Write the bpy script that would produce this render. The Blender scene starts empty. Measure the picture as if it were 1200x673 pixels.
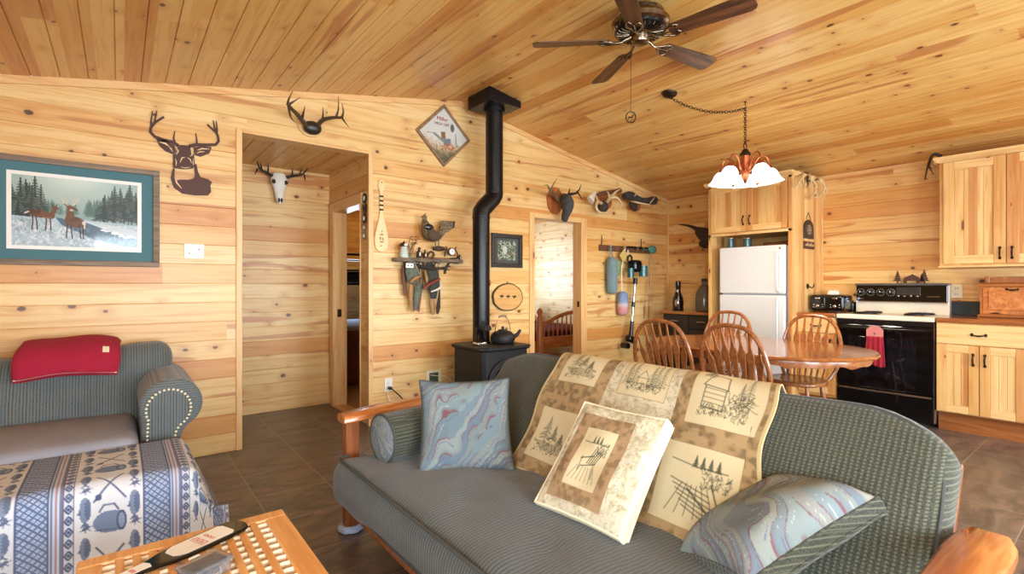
import bpy, math, random
import numpy as np
from mathutils import Vector as V, Matrix as Mx

random.seed(7)
RS = np.random.RandomState(11)
PI = math.pi
SC = bpy.context.scene
CHW = 12.0
COL = SC.collection


def lin(r, g, b):
    def f(c):
        c /= 255.0
        return c / 12.92 if c <= 0.04045 else ((c + 0.055) / 1.055) ** 2.4
    return (f(r), f(g), f(b), 1.0)


def T(x, y, z):
    return Mx.Translation((x, y, z))


def R(deg, ax):
    return Mx.Rotation(math.radians(deg), 4, ax)


def frame(o, x, y, z):
    """matrix from origin and three axis vectors"""
    m = Mx.Identity(4)
    for i, a in enumerate((x, y, z)):
        a = V(a).normalized()
        for j in range(3):
            m[j][i] = a[j]
    for j in range(3):
        m[j][3] = o[j]
    return m


# ------------------------------------------------------------------ mesh builder
class MB:
    def __init__(s):
        s.v = []
        s.f = []
        s.c = None
        s.flat = set()

    def add(s, vs, fs, M=None):
        b = len(s.v)
        for p in vs:
            p = V(p)
            if M is not None:
                p = M @ p
            s.v.append((p.x, p.y, p.z))
        s.f += [tuple(i + b for i in q) for q in fs]
        return s

    def box(s, x0, x1, y0, y1, z0, z1, M=None):
        vs = [(x, y, z) for x in (x0, x1) for y in (y0, y1) for z in (z0, z1)]
        return s.add(vs, [(0, 1, 3, 2), (4, 6, 7, 5), (0, 4, 5, 1), (2, 3, 7, 6), (0, 2, 6, 4), (1, 5, 7, 3)], M)

    def bar(s, p0, p1, w, h, up=(0, 0, 1)):
        p0, p1 = V(p0), V(p1)
        d = p1 - p0
        L = d.length
        d.normalize()
        u = V(up)
        x = u.cross(d)
        if x.length < 1e-4:
            x = V((1, 0, 0)).cross(d)
        x.normalize()
        y = d.cross(x)
        return s.box(-w / 2, w / 2, -h / 2, h / 2, 0, L, frame(p0, x, y, d))

    def prism(s, pts, h0, h1, M=None):
        n = len(pts)
        vs = [(x, y, h0) for x, y in pts] + [(x, y, h1) for x, y in pts]
        fs = [tuple(range(n))[::-1], tuple(range(n, 2 * n))]
        fs += [(i, (i + 1) % n, n + (i + 1) % n, n + i) for i in range(n)]
        return s.add(vs, fs, M)

    def tube(s, pts, r, n=8, M=None, flat=1.0):
        pts = [V(p) for p in pts]
        k = len(pts)
        rs = list(r) if hasattr(r, '__len__') else [r] * k
        tg = []
        for i in range(k):
            d = pts[min(i + 1, k - 1)] - pts[max(i - 1, 0)]
            tg.append(d.normalized() if d.length > 1e-9 else V((0, 0, 1)))
        a = V((0, 0, 1)) if abs(tg[0].z) < 0.9 else V((1, 0, 0))
        nx = (a - tg[0] * a.dot(tg[0])).normalized()
        vs = []
        for i in range(k):
            nx = (nx - tg[i] * nx.dot(tg[i]))
            nx = nx.normalized() if nx.length > 1e-6 else V((1, 0, 0))
            ny = tg[i].cross(nx)
            for j in range(n):
                t = 2 * PI * j / n
                vs.append(pts[i] + nx * (rs[i] * math.cos(t)) + ny * (rs[i] * flat * math.sin(t)))
        fs = [(i * n + j, i * n + (j + 1) % n, (i + 1) * n + (j + 1) % n, (i + 1) * n + j) for i in range(k - 1) for j in range(n)]
        fs += [tuple(range(n))[::-1], tuple(range((k - 1) * n, k * n))]
        return s.add(vs, fs, M)

    def ring(s, pts, r, n=8, M=None):
        """closed tube"""
        pts = [V(p) for p in pts]
        k = len(pts)
        vs = []
        nx = None
        for i in range(k):
            d = (pts[(i + 1) % k] - pts[i - 1]).normalized()
            if nx is None:
                a = V((0, 0, 1)) if abs(d.z) < 0.9 else V((1, 0, 0))
                nx = a
            nx = (nx - d * nx.dot(d)).normalized()
            ny = d.cross(nx)
            for j in range(n):
                t = 2 * PI * j / n
                vs.append(pts[i] + nx * (r * math.cos(t)) + ny * (r * math.sin(t)))
        fs = [(i * n + j, i * n + (j + 1) % n, ((i + 1) % k) * n + (j + 1) % n, ((i + 1) % k) * n + j) for i in range(k) for j in range(n)]
        return s.add(vs, fs, M)

    def lathe(s, prof, n=24, M=None, wob=None):
        vs = []
        for i, (r, z) in enumerate(prof):
            for j in range(n):
                t = 2 * PI * j / n
                q = r * (1 + (wob(t, i) if wob else 0))
                vs.append((q * math.cos(t), q * math.sin(t), z))
        k = len(prof)
        fs = [(i * n + j, i * n + (j + 1) % n, (i + 1) * n + (j + 1) % n, (i + 1) * n + j) for i in range(k - 1) for j in range(n)]
        fs += [tuple(range(n))[::-1], tuple(range((k - 1) * n, k * n))]
        return s.add(vs, fs, M)

    def ell(s, c, r, M=None, n=16, m=10):
        r = r if hasattr(r, '__len__') else (r, r, r)
        prof = [(max(1e-4, math.sin(PI * i / m)), -math.cos(PI * i / m)) for i in range(m + 1)]
        L = T(*c) @ Mx.Diagonal((r[0], r[1], r[2], 1))
        return s.lathe(prof, n, (M @ L) if M is not None else L)

    def grid(s, nu, nv, fn, M=None):
        vs = [fn(i / (nu - 1), j / (nv - 1)) for j in range(nv) for i in range(nu)]
        fs = [(j * nu + i, j * nu + i + 1, (j + 1) * nu + i + 1, (j + 1) * nu + i) for j in range(nv - 1) for i in range(nu - 1)]
        return s.add(vs, fs, M)

    def softbox(s, size, r, n=(10, 10, 6), M=None, fn=None):
        hx, hy, hz = (q / 2 for q in size)
        seen = {}
        vs = []
        fs = []

        def put(p):
            k = (round(p[0], 5), round(p[1], 5), round(p[2], 5))
            if k not in seen:
                x, y, z = p
                c = V((max(-hx + r, min(hx - r, x)), max(-hy + r, min(hy - r, y)), max(-hz + r, min(hz - r, z))))
                d = V(p) - c
                q = c + d.normalized() * r if d.length > 1e-7 else V(p)
                if fn:
                    q = V(fn(q.x / hx, q.y / hy, q.z / hz, q))
                seen[k] = len(vs)
                vs.append(q)
            return seen[k]

        def cs(h, k):
            e = min(r, h * 0.98)
            a = [-h, -h + e * 0.3, -h + e * 0.65]
            b = [(-h + e) + (2 * h - 2 * e) * i / k for i in range(k + 1)]
            return a + b + [-q for q in a[::-1]]
        ax = [cs(hx, n[0]), cs(hy, n[1]), cs(hz, n[2])]
        for a in range(3):
            b, c = (a + 1) % 3, (a + 2) % 3
            for sg in (-1, 1):
                hh = (hx, hy, hz)[a] * sg
                A, B = ax[b], ax[c]
                for i in range(len(A) - 1):
                    for j in range(len(B) - 1):
                        q = []
                        for (ii, jj) in ((i, j), (i + 1, j), (i + 1, j + 1), (i, j + 1)):
                            p = [0, 0, 0]
                            p[a] = hh
                            p[b] = A[ii]
                            p[c] = B[jj]
                            q.append(put(tuple(p)))
                        fs.append(tuple(q if sg > 0 else q[::-1]))
        return s.add(vs, fs, M)


ROOTLOC = {}


def new_name(name):
    return name


def O(name, mb, mat, parent=None, smooth=True, bevel=0, sub=0, angle=40):
    me = bpy.data.meshes.new(name)
    vs = mb.v
    if parent is not None:
        r = parent
        while r.parent is not None:
            r = r.parent
        if r.name in ROOTLOC:
            L = ROOTLOC[r.name]
            vs = [(x - L[0], y - L[1], z - L[2]) for x, y, z in vs]
    me.from_pydata(vs, [], mb.f)
    if mb.c is not None:
        at = me.color_attributes.new('Col', 'FLOAT_COLOR', 'POINT')
        a = np.ones((len(vs), 4), dtype=np.float32)
        a[:, :3] = mb.c
        at.data.foreach_set('color', a.ravel())
    me.materials.append(mat)
    me.polygons.foreach_set('use_smooth', [bool(smooth)] * len(me.polygons))
    if smooth:
        me.set_sharp_from_angle(angle=math.radians(angle))
    me.update()
    o = bpy.data.objects.new(name, me)
    COL.objects.link(o)
    if parent is not None:
        o.parent = parent
    if bevel:
        m = o.modifiers.new('Bevel', 'BEVEL')
        m.width = bevel
        m.segments = 2
        m.limit_method = 'ANGLE'
        m.angle_limit = math.radians(35)
        m.harden_normals = False
    if sub:
        m = o.modifiers.new('Subdivision', 'SUBSURF')
        m.levels = sub
        m.render_levels = sub
    return o


def tag(o, label, cat, group=None, kind=None):
    o['label'] = label
    o['category'] = cat
    if group:
        o['group'] = group
    if kind:
        o['kind'] = kind
    return o


def thing(name, label, cat, loc=(0, 0, 0), rz=0, group=None, world=True):
    """world: part meshes are given in world coordinates; else in the thing's own frame"""
    o = bpy.data.objects.new(name, None)
    o.empty_display_size = 0.1
    COL.objects.link(o)
    o.location = loc
    o.rotation_euler = (0, 0, rz)
    if world:
        ROOTLOC[o.name] = loc
    return tag(o, label, cat, group)


def struct(name, mb, mat, parent=None, **k):
    o = O(name, mb, mat, parent, **k)
    if parent is None:
        o['kind'] = 'structure'
    return o


def dup(root, loc=None, rz=None, label=None):
    def cp(o, par):
        c = o.copy()
        COL.objects.link(c)
        if par is not None:
            c.parent = par
            c.matrix_parent_inverse = o.matrix_parent_inverse.copy()
        for ch in o.children:
            cp(ch, c)
        return c
    r = cp(root, None)
    if loc is not None:
        r.location = loc
    if rz is not None:
        r.rotation_euler = (0, 0, rz)
    if label:
        r['label'] = label
    return r


def arc(c, r, a0, a1, n, plane='xz'):
    out = []
    for i in range(n + 1):
        t = math.radians(a0 + (a1 - a0) * i / n)
        x, y = r * math.cos(t), r * math.sin(t)
        if plane == 'xz':
            out.append((c[0] + x, c[1], c[2] + y))
        elif plane == 'xy':
            out.append((c[0] + x, c[1] + y, c[2]))
        else:
            out.append((c[0], c[1] + x, c[2] + y))
    return out


def spline(pts, n=6):
    """Catmull-Rom through points"""
    P = [V(p) for p in pts]
    P = [P[0] * 2 - P[1]] + P + [P[-1] * 2 - P[-2]]
    out = []
    for i in range(1, len(P) - 2):
        for k in range(n):
            t = k / n
            a, b, c, d = P[i - 1], P[i], P[i + 1], P[i + 2]
            out.append(0.5 * ((2 * b) + (c - a) * t + (2 * a - 5 * b + 4 * c - d) * t * t + (3 * b - a - 3 * c + d) * t ** 3))
    out.append(P[-2])
    return out


def text_mb(txt, size, depth, M):
    cu = bpy.data.curves.new('lettering', 'FONT')
    cu.body = txt
    cu.size = size
    cu.extrude = depth
    cu.align_x = 'CENTER'
    cu.align_y = 'CENTER'
    ob = bpy.data.objects.new('lettering_tmp', cu)
    COL.objects.link(ob)
    bpy.context.view_layer.update()
    me = bpy.data.meshes.new_from_object(ob.evaluated_get(bpy.context.evaluated_depsgraph_get()))
    mb = MB()
    mb.add([v.co for v in me.vertices], [tuple(p.vertices) for p in me.polygons], M)
    bpy.data.objects.remove(ob)
    bpy.data.curves.remove(cu)
    bpy.data.meshes.remove(me)
    return mb


# ------------------------------------------------------------------ materials
class G:
    def __init__(s, name, rough=0.5, metal=0.0, spec=0.5):
        s.m = bpy.data.materials.new(name)
        s.m.use_nodes = True
        s.nt = s.m.node_tree
        s.b = s.nt.nodes['Principled BSDF']
        s.b.inputs['Roughness'].default_value = rough
        s.b.inputs['Metallic'].default_value = metal
        s.b.inputs['Specular IOR Level'].default_value = spec
        s.tc = None

    def n(s, t, ins=None, out=0, **props):
        nd = s.nt.nodes.new(t)
        for k, v in props.items():
            setattr(nd, k, v)
        for k, v in (ins or {}).items():
            sk = nd.inputs[k]
            if isinstance(v, bpy.types.NodeSocket):
                s.nt.links.new(v, sk)
            else:
                sk.default_value = v
        return nd.outputs[out]

    def obj(s):
        if s.tc is None:
            s.tc = s.nt.nodes.new('ShaderNodeTexCoord')
        return s.tc.outputs['Object']

    def sep(s, v):
        nd = s.nt.nodes.new('ShaderNodeSeparateXYZ')
        s.nt.links.new(v, nd.inputs[0])
        return nd.outputs

    def comb(s, x, y, z):
        return s.n('ShaderNodeCombineXYZ', {0: x, 1: y, 2: z})

    def ma(s, op, a, b=0.0, c=0.0, clamp=False):
        return s.n('ShaderNodeMath', {0: a, 1: b, 2: c}, operation=op, use_clamp=clamp)

    def mix(s, f, a, b, blend='MIX'):
        nd = s.nt.nodes.new('ShaderNodeMix')
        nd.data_type = 'RGBA'
        nd.blend_type = blend
        for i, v in ((0, f), (6, a), (7, b)):
            if isinstance(v, bpy.types.NodeSocket):
                s.nt.links.new(v, nd.inputs[i])
            else:
                nd.inputs[i].default_value = v
        return nd.outputs[2]

    def ramp(s, f, stops, interp='LINEAR'):
        nd = s.nt.nodes.new('ShaderNodeValToRGB')
        cr = nd.color_ramp
        cr.interpolation = interp
        while len(cr.elements) < len(stops):
            cr.elements.new(0.5)
        for e, (p, c) in zip(cr.elements, stops):
            e.position = p
            e.color = c if hasattr(c, '__len__') else (c, c, c, 1)
        s.nt.links.new(f, nd.inputs[0])
        return nd.outputs[0]

    def noise(s, vec, scale=5, detail=3, rough=0.5, dist=0.0, out=0):
        return s.n('ShaderNodeTexNoise', {'Vector': vec, 'Scale': scale, 'Detail': detail, 'Roughness': rough, 'Distortion': dist}, out=out)

    def wn(s, vec, out=1):
        return s.n('ShaderNodeTexWhiteNoise', {'Vector': vec}, out=out, noise_dimensions='3D')

    def vmul(s, v, sc):
        return s.n('ShaderNodeVectorMath', {0: v, 1: sc}, operation='MULTIPLY')

    def vadd(s, a, b):
        return s.n('ShaderNodeVectorMath', {0: a, 1: b}, operation='ADD')

    def step(s, x, lo, hi):
        return s.n('ShaderNodeMapRange', {0: x, 1: lo, 2: hi, 3: 0.0, 4: 1.0}, interpolation_type='SMOOTHSTEP')

    def base(s, c):
        if isinstance(c, bpy.types.NodeSocket):
            s.nt.links.new(c, s.b.inputs['Base Color'])
        else:
            s.b.inputs['Base Color'].default_value = c

    def bump(s, h, strength=0.3, dist=0.01):
        nd = s.n('ShaderNodeBump', {'Height': h, 'Strength': strength, 'Distance': dist})
        s.nt.links.new(nd, s.b.inputs['Normal'])


def simple(name, c, rough=0.5, metal=0.0, var=0.12, scale=18, bump=0.0, spec=0.5, coat=0.0):
    g = G(name, rough, metal, spec)
    nz = g.noise(g.obj(), scale, 4, 0.6)
    a = tuple(q * (1 - var) for q in c[:3]) + (1,)
    b = tuple(min(1, q * (1 + var)) for q in c[:3]) + (1,)
    g.base(g.mix(nz, a, b))
    if bump:
        g.bump(nz, bump, 0.004)
    if coat:
        g.b.inputs['Coat Weight'].default_value = coat
        g.b.inputs['Coat Roughness'].default_value = 0.1
    return g.m


PINE = [lin(228, 194, 130), lin(232, 202, 142), lin(224, 182, 114), lin(228, 190, 124), lin(218, 168, 98), lin(234, 202, 140), lin(212, 154, 86), lin(228, 192, 128), lin(232, 196, 132), lin(224, 180, 112)]
CEILP = [lin(222, 178, 104), lin(228, 188, 116), lin(216, 164, 88), lin(224, 180, 106), lin(206, 146, 74), lin(228, 186, 112), lin(220, 172, 98), lin(224, 182, 110)]


def pine(name, u, v, bw=None, v0=0.0, pal=PINE, seed=0.0, knots=0.3, L=4.2, rough=0.38, streak=0.72, kn=(0.21, 0.15), tint=None, grain=0.62):
    """knotty wood boards: u = axis along the boards, v = axis across them (0,1,2), bw = board width"""
    g = G(name, rough)
    xyz = g.sep(g.obj())
    w = [i for i in (0, 1, 2) if i not in (u, v)][0]
    U, Vv, W = xyz[u], xyz[v], xyz[w]
    if bw:
        idx = g.ma('FLOOR', g.ma('DIVIDE', g.ma('SUBTRACT', Vv, v0), bw))
    else:
        idx = g.ma('ADD', g.ma('MULTIPLY', Vv, 0.0), 0.0)
    r1 = g.wn(g.comb(idx, seed, 3.3), out=0)
    seg = g.ma('FLOOR', g.ma('DIVIDE', g.ma('ADD', U, g.ma('MULTIPLY', r1, 9.0)), L))
    rc = g.sep(g.wn(g.comb(idx, seg, seed + 0.7)))
    n = len(pal)
    base = g.ramp(rc[0], [(i / n, pal[i]) for i in range(n)], 'CONSTANT')
    off = g.ma('MULTIPLY', rc[1], 37.0)
    # knots
    kv = g.comb(g.ma('DIVIDE', g.ma('ADD', U, off), kn[0]), g.ma('DIVIDE', g.ma('ADD', Vv, g.ma('MULTIPLY', W, 0.3)), kn[1]), seed)
    wob = g.noise(g.comb(g.ma('MULTIPLY', U, 30.0), g.ma('MULTIPLY', Vv, 40.0), off), 1.0, 1, 0.5)
    vo = g.nt.nodes.new('ShaderNodeTexVoronoi')
    vo.voronoi_dimensions = '2D'
    vo.feature = 'F1'
    g.nt.links.new(kv, vo.inputs['Vector'])
    vo.inputs['Scale'].default_value = 1.0
    kr = g.sep(vo.outputs['Color'])
    dist = g.ma('ADD', vo.outputs['Distance'], g.ma('MULTIPLY', g.ma('SUBTRACT', wob, 0.5), 0.06))
    rad = g.ma('MULTIPLY', g.ma('MULTIPLY', g.ma('LESS_THAN', kr[0], knots), 0.10), g.ma('ADD', 0.25, g.ma('MULTIPLY', kr[1], kr[1])))
    kmask = g.ma('SUBTRACT', 1.0, g.step(g.ma('SUBTRACT', dist, rad), -0.025, 0.02))
    kmask = g.ma('MULTIPLY', kmask, g.ma('GREATER_THAN', rad, 0.001))
    halo = g.ma('MULTIPLY', g.ma('SUBTRACT', 1.0, g.step(dist, 0.05, 0.42)), g.ma('LESS_THAN', kr[0], knots))
    # grain: fine streaks along the board that bend round the knots
    bend = g.ma('MULTIPLY', halo, 0.012)
    gv = g.comb(g.ma('ADD', g.ma('MULTIPLY', U, 1.6), off), g.ma('MULTIPLY', g.ma('ADD', Vv, bend), 34.0), g.ma('ADD', g.ma('MULTIPLY', W, 34.0), off))
    gr = g.noise(gv, 1.0, 4, 0.62, 0.6)
    bv = g.comb(g.ma('ADD', g.ma('MULTIPLY', U, 0.8), off), g.ma('MULTIPLY', g.ma('ADD', Vv, bend), 11.0), g.ma('ADD', g.ma('MULTIPLY', W, 11.0), off))
    st = g.noise(bv, 1.0, 2, 0.5, 0.8)
    heart = g.ma('MULTIPLY', g.ma('MULTIPLY', g.step(st, 0.55, 0.63), g.step(rc[2], 0.35, 0.75)), streak)
    c = g.mix(g.ma('MULTIPLY', g.step(gr, 0.42, 0.72), grain), base, g.mix(1.0, base, lin(228, 184, 122), 'MULTIPLY'))
    c = g.mix(heart, c, lin(186, 116, 62))
    c = g.mix(g.ma('MULTIPLY', halo, 0.34), c, lin(190, 112, 54))
    c = g.mix(g.ma('MULTIPLY', kmask, 0.88), c, g.mix(kr[2], lin(48, 26, 16), lin(112, 54, 28)))
    if tint:
        c = g.mix(1.0, c, tint, 'MULTIPLY')
    g.base(c)
    g.bump(gr, 0.12, 0.003)
    return g.m


def wood(name, c0, c1, u=0, rough=0.3, fine=40.0, coat=0.0):
    g = G(name, rough)
    xyz = g.sep(g.obj())
    o = [i for i in (0, 1, 2) if i != u]
    gv = g.comb(g.ma('MULTIPLY', xyz[u], 2.2), g.ma('MULTIPLY', xyz[o[0]], fine), g.ma('MULTIPLY', xyz[o[1]], fine))
    a = g.noise(gv, 1.0, 4, 0.6, 1.2)
    bv = g.comb(g.ma('MULTIPLY', xyz[u], 1.0), g.ma('MULTIPLY', xyz[o[0]], fine * 0.25), g.ma('MULTIPLY', xyz[o[1]], fine * 0.25))
    b = g.noise(bv, 1.0, 2, 0.5, 2.0)
    g.base(g.mix(g.step(g.ma('ADD', g.ma('MULTIPLY', a, 0.6), g.ma('MULTIPLY', b, 0.4)), 0.35, 0.68), c0, c1))
    g.bump(a, 0.08, 0.002)
    if coat:
        g.b.inputs['Coat Weight'].default_value = coat
        g.b.inputs['Coat Roughness'].default_value = 0.12
    return g.m


def fabric(name, c0, c1, axis, period=0.011, alt=None, c2=None, rough=0.9, wave=0.55, dots=None):
    """woven stripes: colours alternate along an axis; faces that look along it take the other axis"""
    g = G(name, rough, spec=0.15)
    xyz = g.sep(g.obj())
    s = xyz[axis]
    if alt is not None:
        nm = g.nt.nodes.new('ShaderNodeNewGeometry')
        N = g.sep(nm.outputs['Normal'])
        k = g.ma('GREATER_THAN', g.ma('ABSOLUTE', N[axis]), 0.72)
        s = g.ma('ADD', g.ma('MULTIPLY', xyz[alt], k), g.ma('MULTIPLY', s, g.ma('SUBTRACT', 1.0, k)))
    wob = g.noise(g.obj(), 6, 2)
    s = g.ma('ADD', s, g.ma('MULTIPLY', wob, 0.006))
    wv = g.ma('ADD', g.ma('MULTIPLY', g.ma('SINE', g.ma('MULTIPLY', s, 2 * PI / period)), 0.5), 0.5)
    fine = g.noise(g.obj(), 260, 2, 0.7)
    big = g.noise(g.obj(), 3.5, 3, 0.55)
    if dots:
        t_ = xyz[dots]
        dv = g.ma('ADD', g.ma('MULTIPLY', g.ma('SINE', g.ma('ADD', g.ma('MULTIPLY', t_, 2 * PI / (period * 0.55)), g.ma('MULTIPLY', wob, 4.0))), 0.35), 0.65)
        wv = g.ma('MULTIPLY', wv, dv)
    c = g.mix(g.ma('MULTIPLY', g.step(wv, 0.2, 0.8), wave), c0, c1)
    if c2 is not None:
        w2 = g.ma('ADD', g.ma('MULTIPLY', g.ma('SINE', g.ma('MULTIPLY', s, 2 * PI / (period * 4))), 0.5), 0.5)
        c = g.mix(g.ma('MULTIPLY', g.step(w2, 0.6, 0.95), 0.5), c, c2)
    c = g.mix(g.ma('MULTIPLY', g.step(fine, 0.35, 0.75), 0.45), c, c1)
    c = g.mix(g.ma('MULTIPLY', g.step(big, 0.35, 0.75), 0.22), c, c0)
    g.base(c)
    g.bump(g.ma('ADD', wv, fine), 0.35, 0.0025)
    g.b.inputs['Sheen Weight'].default_value = 0.25
    return g.m


def painted(name, rough=0.85, fuzz=0.0, scale=300, coat=0.0):
    g = G(name, rough, spec=0.2)
    a = g.n('ShaderNodeAttribute', attribute_name='Col')
    nz = g.noise(g.obj(), scale, 2)
    k = g.mix(nz, (1 - fuzz, 1 - fuzz, 1 - fuzz, 1), (1, 1, 1, 1))
    g.base(g.mix(1.0, a, k, 'MULTIPLY'))
    if fuzz:
        g.bump(nz, 0.25, 0.002)
    if coat:
        g.b.inputs['Coat Weight'].default_value = coat
        g.b.inputs['Coat Roughness'].default_value = 0.06
    return g.m


# ------------------------------------------------------------------ drawing canvas (pattern colours of cloth, prints)
def vnoise(w, h, cell, rs=RS):
    gw, gh = int(w / cell) + 3, int(h / cell) + 3
    a = rs.rand(gh, gw)
    x = np.arange(w) / cell
    y = np.arange(h) / cell
    xi, yi = x.astype(int), y.astype(int)
    fx, fy = x - xi, y - yi
    fx = fx * fx * (3 - 2 * fx)
    fy = fy * fy * (3 - 2 * fy)
    t = a[yi][:, xi] * (1 - fx) + a[yi][:, xi + 1] * fx
    b = a[yi + 1][:, xi] * (1 - fx) + a[yi + 1][:, xi + 1] * fx
    return t * (1 - fy)[:, None] + b * fy[:, None]


class Cv:
    def __init__(s, w, h, bg):
        s.w, s.h = w, h
        s.a = np.zeros((h, w, 3)) + np.array(lin(*bg)[:3])
        s.X, s.Y = np.meshgrid(np.arange(w), np.arange(h))

    def put(s, m, c, al=1.0):
        c = np.array(lin(*c)[:3])
        k = (m * al)[..., None]
        s.a = s.a * (1 - k) + c * k

    def poly(s, pts, c, al=1.0):
        m = np.zeros((s.h, s.w), bool)
        n = len(pts)
        for i in range(n):
            x0, y0 = pts[i]
            x1, y1 = pts[(i + 1) % n]
            if y0 == y1:
                continue
            k = ((y0 > s.Y) != (y1 > s.Y)) & (s.X < (x1 - x0) * (s.Y - y0) / (y1 - y0) + x0)
            m ^= k
        s.put(m.astype(float), c, al)

    def line(s, pts, wd, c, al=1.0):
        for (x0, y0), (x1, y1) in zip(pts[:-1], pts[1:]):
            xa, xb = int(max(0, min(x0, x1) - wd - 2)), int(min(s.w, max(x0, x1) + wd + 3))
            ya, yb = int(max(0, min(y0, y1) - wd - 2)), int(min(s.h, max(y0, y1) + wd + 3))
            if xa >= xb or ya >= yb:
                continue
            X, Y = s.X[ya:yb, xa:xb], s.Y[ya:yb, xa:xb]
            dx, dy = x1 - x0, y1 - y0
            t = np.clip(((X - x0) * dx + (Y - y0) * dy) / max(1e-9, dx * dx + dy * dy), 0, 1)
            d = np.hypot(X - x0 - t * dx, Y - y0 - t * dy)
            k = np.clip(wd / 2 + 0.5 - d, 0, 1)[..., None] * al
            s.a[ya:yb, xa:xb] = s.a[ya:yb, xa:xb] * (1 - k) + np.array(lin(*c)[:3]) * k

    def ell(s, cx, cy, rx, ry, c, al=1.0, rot=0):
        cr, sr = math.cos(rot), math.sin(rot)
        dx, dy = s.X - cx, s.Y - cy
        q = ((dx * cr + dy * sr) / rx) ** 2 + ((-dx * sr + dy * cr) / ry) ** 2
        s.put((q < 1).astype(float), c, al)

    def rect(s, x0, x1, y0, y1, c, al=1.0):
        s.put(((s.X >= x0) & (s.X < x1) & (s.Y >= y0) & (s.Y < y1)).astype(float), c, al)

    def fir(s, x, y, h, w, c, rs=random, n=9, snow=None):
        s.line([(x, y), (x, y + h)], max(1, w * 0.07), c)
        for i in range(n):
            f = i / n
            yy = y + h * (0.12 + 0.85 * f)
            ww = w * 0.5 * (1 - f) * rs.uniform(0.8, 1.1)
            for sg in (-1, 1):
                s.line([(x, yy + ww * 0.25), (x + sg * ww, yy - ww * 0.15)], max(1.0, h / n * 0.55), c, 0.9)
                if snow and rs.random() < 0.7:
                    s.line([(x + sg * ww * 0.35, yy + ww * 0.22), (x + sg * ww * 0.95, yy)], 0.9, snow, 0.6)

    def mesh(s, mb, fn):
        """adds the canvas as a grid, colours per point; fn(u, v) gives the place"""
        mb.grid(s.w, s.h, fn)
        mb.c = s.a.reshape(-1, 3)
        return mb
# ------------------------------------------------------------------ materials
BW = 0.14
M = {}
M['pineX'] = pine('pine boards along x', 0, 2, BW, 0, seed=1.0, L=7.0)
M['pineY'] = pine('pine boards along y', 1, 2, BW, 0, seed=2.0, streak=0.9, L=7.0)
M['pineC'] = pine('pine ceiling boards', 1, 0, 0.135 / math.sqrt(1 + 0.1775 ** 2), 2.68, pal=CEILP, seed=3.0, streak=0.8, knots=0.34, rough=0.28, kn=(0.2, 0.14))
M['pineHC'] = pine('pine hall ceiling boards', 1, 0, BW, 0, pal=CEILP, seed=5.0)
M['trimZ'] = pine('pine trim upright', 2, 0, None, seed=6.0, knots=0.12, streak=0.2, kn=(0.5, 0.15), pal=[lin(236, 200, 142), lin(230, 190, 130)])
M['trimX'] = pine('pine trim level', 0, 2, None, seed=7.0, knots=0.12, streak=0.2, kn=(0.5, 0.15), pal=[lin(236, 200, 142), lin(230, 190, 130)])
M['trimY'] = pine('pine trim lengthwise', 1, 2, None, seed=8.0, knots=0.12, streak=0.2, kn=(0.5, 0.15), pal=[lin(232, 194, 136), lin(228, 186, 126)])
CABP = [lin(218, 178, 114), lin(226, 190, 130), lin(208, 160, 96), lin(220, 182, 120), lin(198, 144, 84)]
M['cab'] = pine('cabinet pine upright', 2, 1, 0.062, 0, pal=CABP, seed=11.0, knots=0.16, L=9, kn=(0.42, 0.08), streak=0.5)
M['cabS'] = pine('cabinet pine stiles', 2, 1, 0.3, 0, pal=CABP, seed=13.0, knots=0.2, L=9, kn=(0.4, 0.12), streak=0.4)
M['cabX'] = pine('cabinet pine side', 2, 0, 0.075, 0, pal=CABP, seed=15.0, knots=0.16, L=9, kn=(0.4, 0.1), streak=0.4)
M['cabH'] = pine('cabinet pine rails', 1, 2, None, pal=CABP, seed=14.0, knots=0.25, kn=(0.4, 0.12), streak=0.4)
M['daylit_pine'] = pine('daylit bedroom pine', 1, 2, BW, 0, seed=9.0, pal=[lin(232, 226, 190), lin(226, 220, 180), lin(236, 230, 196)], streak=0.25, knots=0.5, kn=(0.22, 0.16))  # paler palette: the bedroom's bright daylight is put into the board colour
M['oak'] = wood('honey oak', lin(128, 72, 36), lin(172, 108, 60), 0, 0.28, coat=0.3)
M['oakY'] = wood('honey oak lengthwise', lin(134, 76, 38), lin(172, 106, 58), 1, 0.16, coat=0.5)
M['oakZ'] = wood('honey oak upright', lin(126, 70, 34), lin(170, 106, 58), 2, 0.3, coat=0.2)
M['futonwood'] = wood('futon frame oak', lin(168, 96, 46), lin(206, 136, 76), 0, 0.25, coat=0.4)
M['futonZ'] = wood('futon frame oak upright', lin(120, 66, 34), lin(160, 96, 52), 2, 0.35)
M['tablewood'] = wood('coffee table wood', lin(206, 140, 76), lin(226, 170, 104), 1, 0.35, coat=0.2)
M['slat'] = wood('coffee table cross slats', lin(226, 206, 172), lin(240, 226, 200), 0, 0.3)  # near-white tone: window highlights on the slats put into the colour
M['walnut'] = wood('fan blade walnut', lin(62, 36, 20), lin(122, 78, 46), 0, 0.4, fine=26)
M['black'] = simple('black enamel', lin(16, 16, 17), 0.22, 0, 0.2)
M['blackgloss'] = simple('black oven glass', lin(8, 8, 9), 0.06, 0, 0.1)
M['iron'] = simple('black stove iron', lin(34, 35, 38), 0.5, 0.3, 0.25, 60, 0.1)
M['pipe'] = simple('black stove pipe', lin(20, 20, 22), 0.3, 0.4, 0.15)
M['bronze'] = simple('antique bronze hardware', lin(58, 42, 30), 0.4, 0.8, 0.3, 50)
M['brass'] = simple('antique brass', lin(134, 120, 100), 0.25, 1.0, 0.15, 30)
M['copper'] = simple('copper', lin(176, 96, 62), 0.3, 0.9, 0.15, 30)
M['chrome'] = simple('chrome', lin(200, 200, 202), 0.15, 1.0, 0.05)
M['white'] = simple('white enamel', lin(214, 217, 220), 0.3, 0, 0.03)
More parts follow.
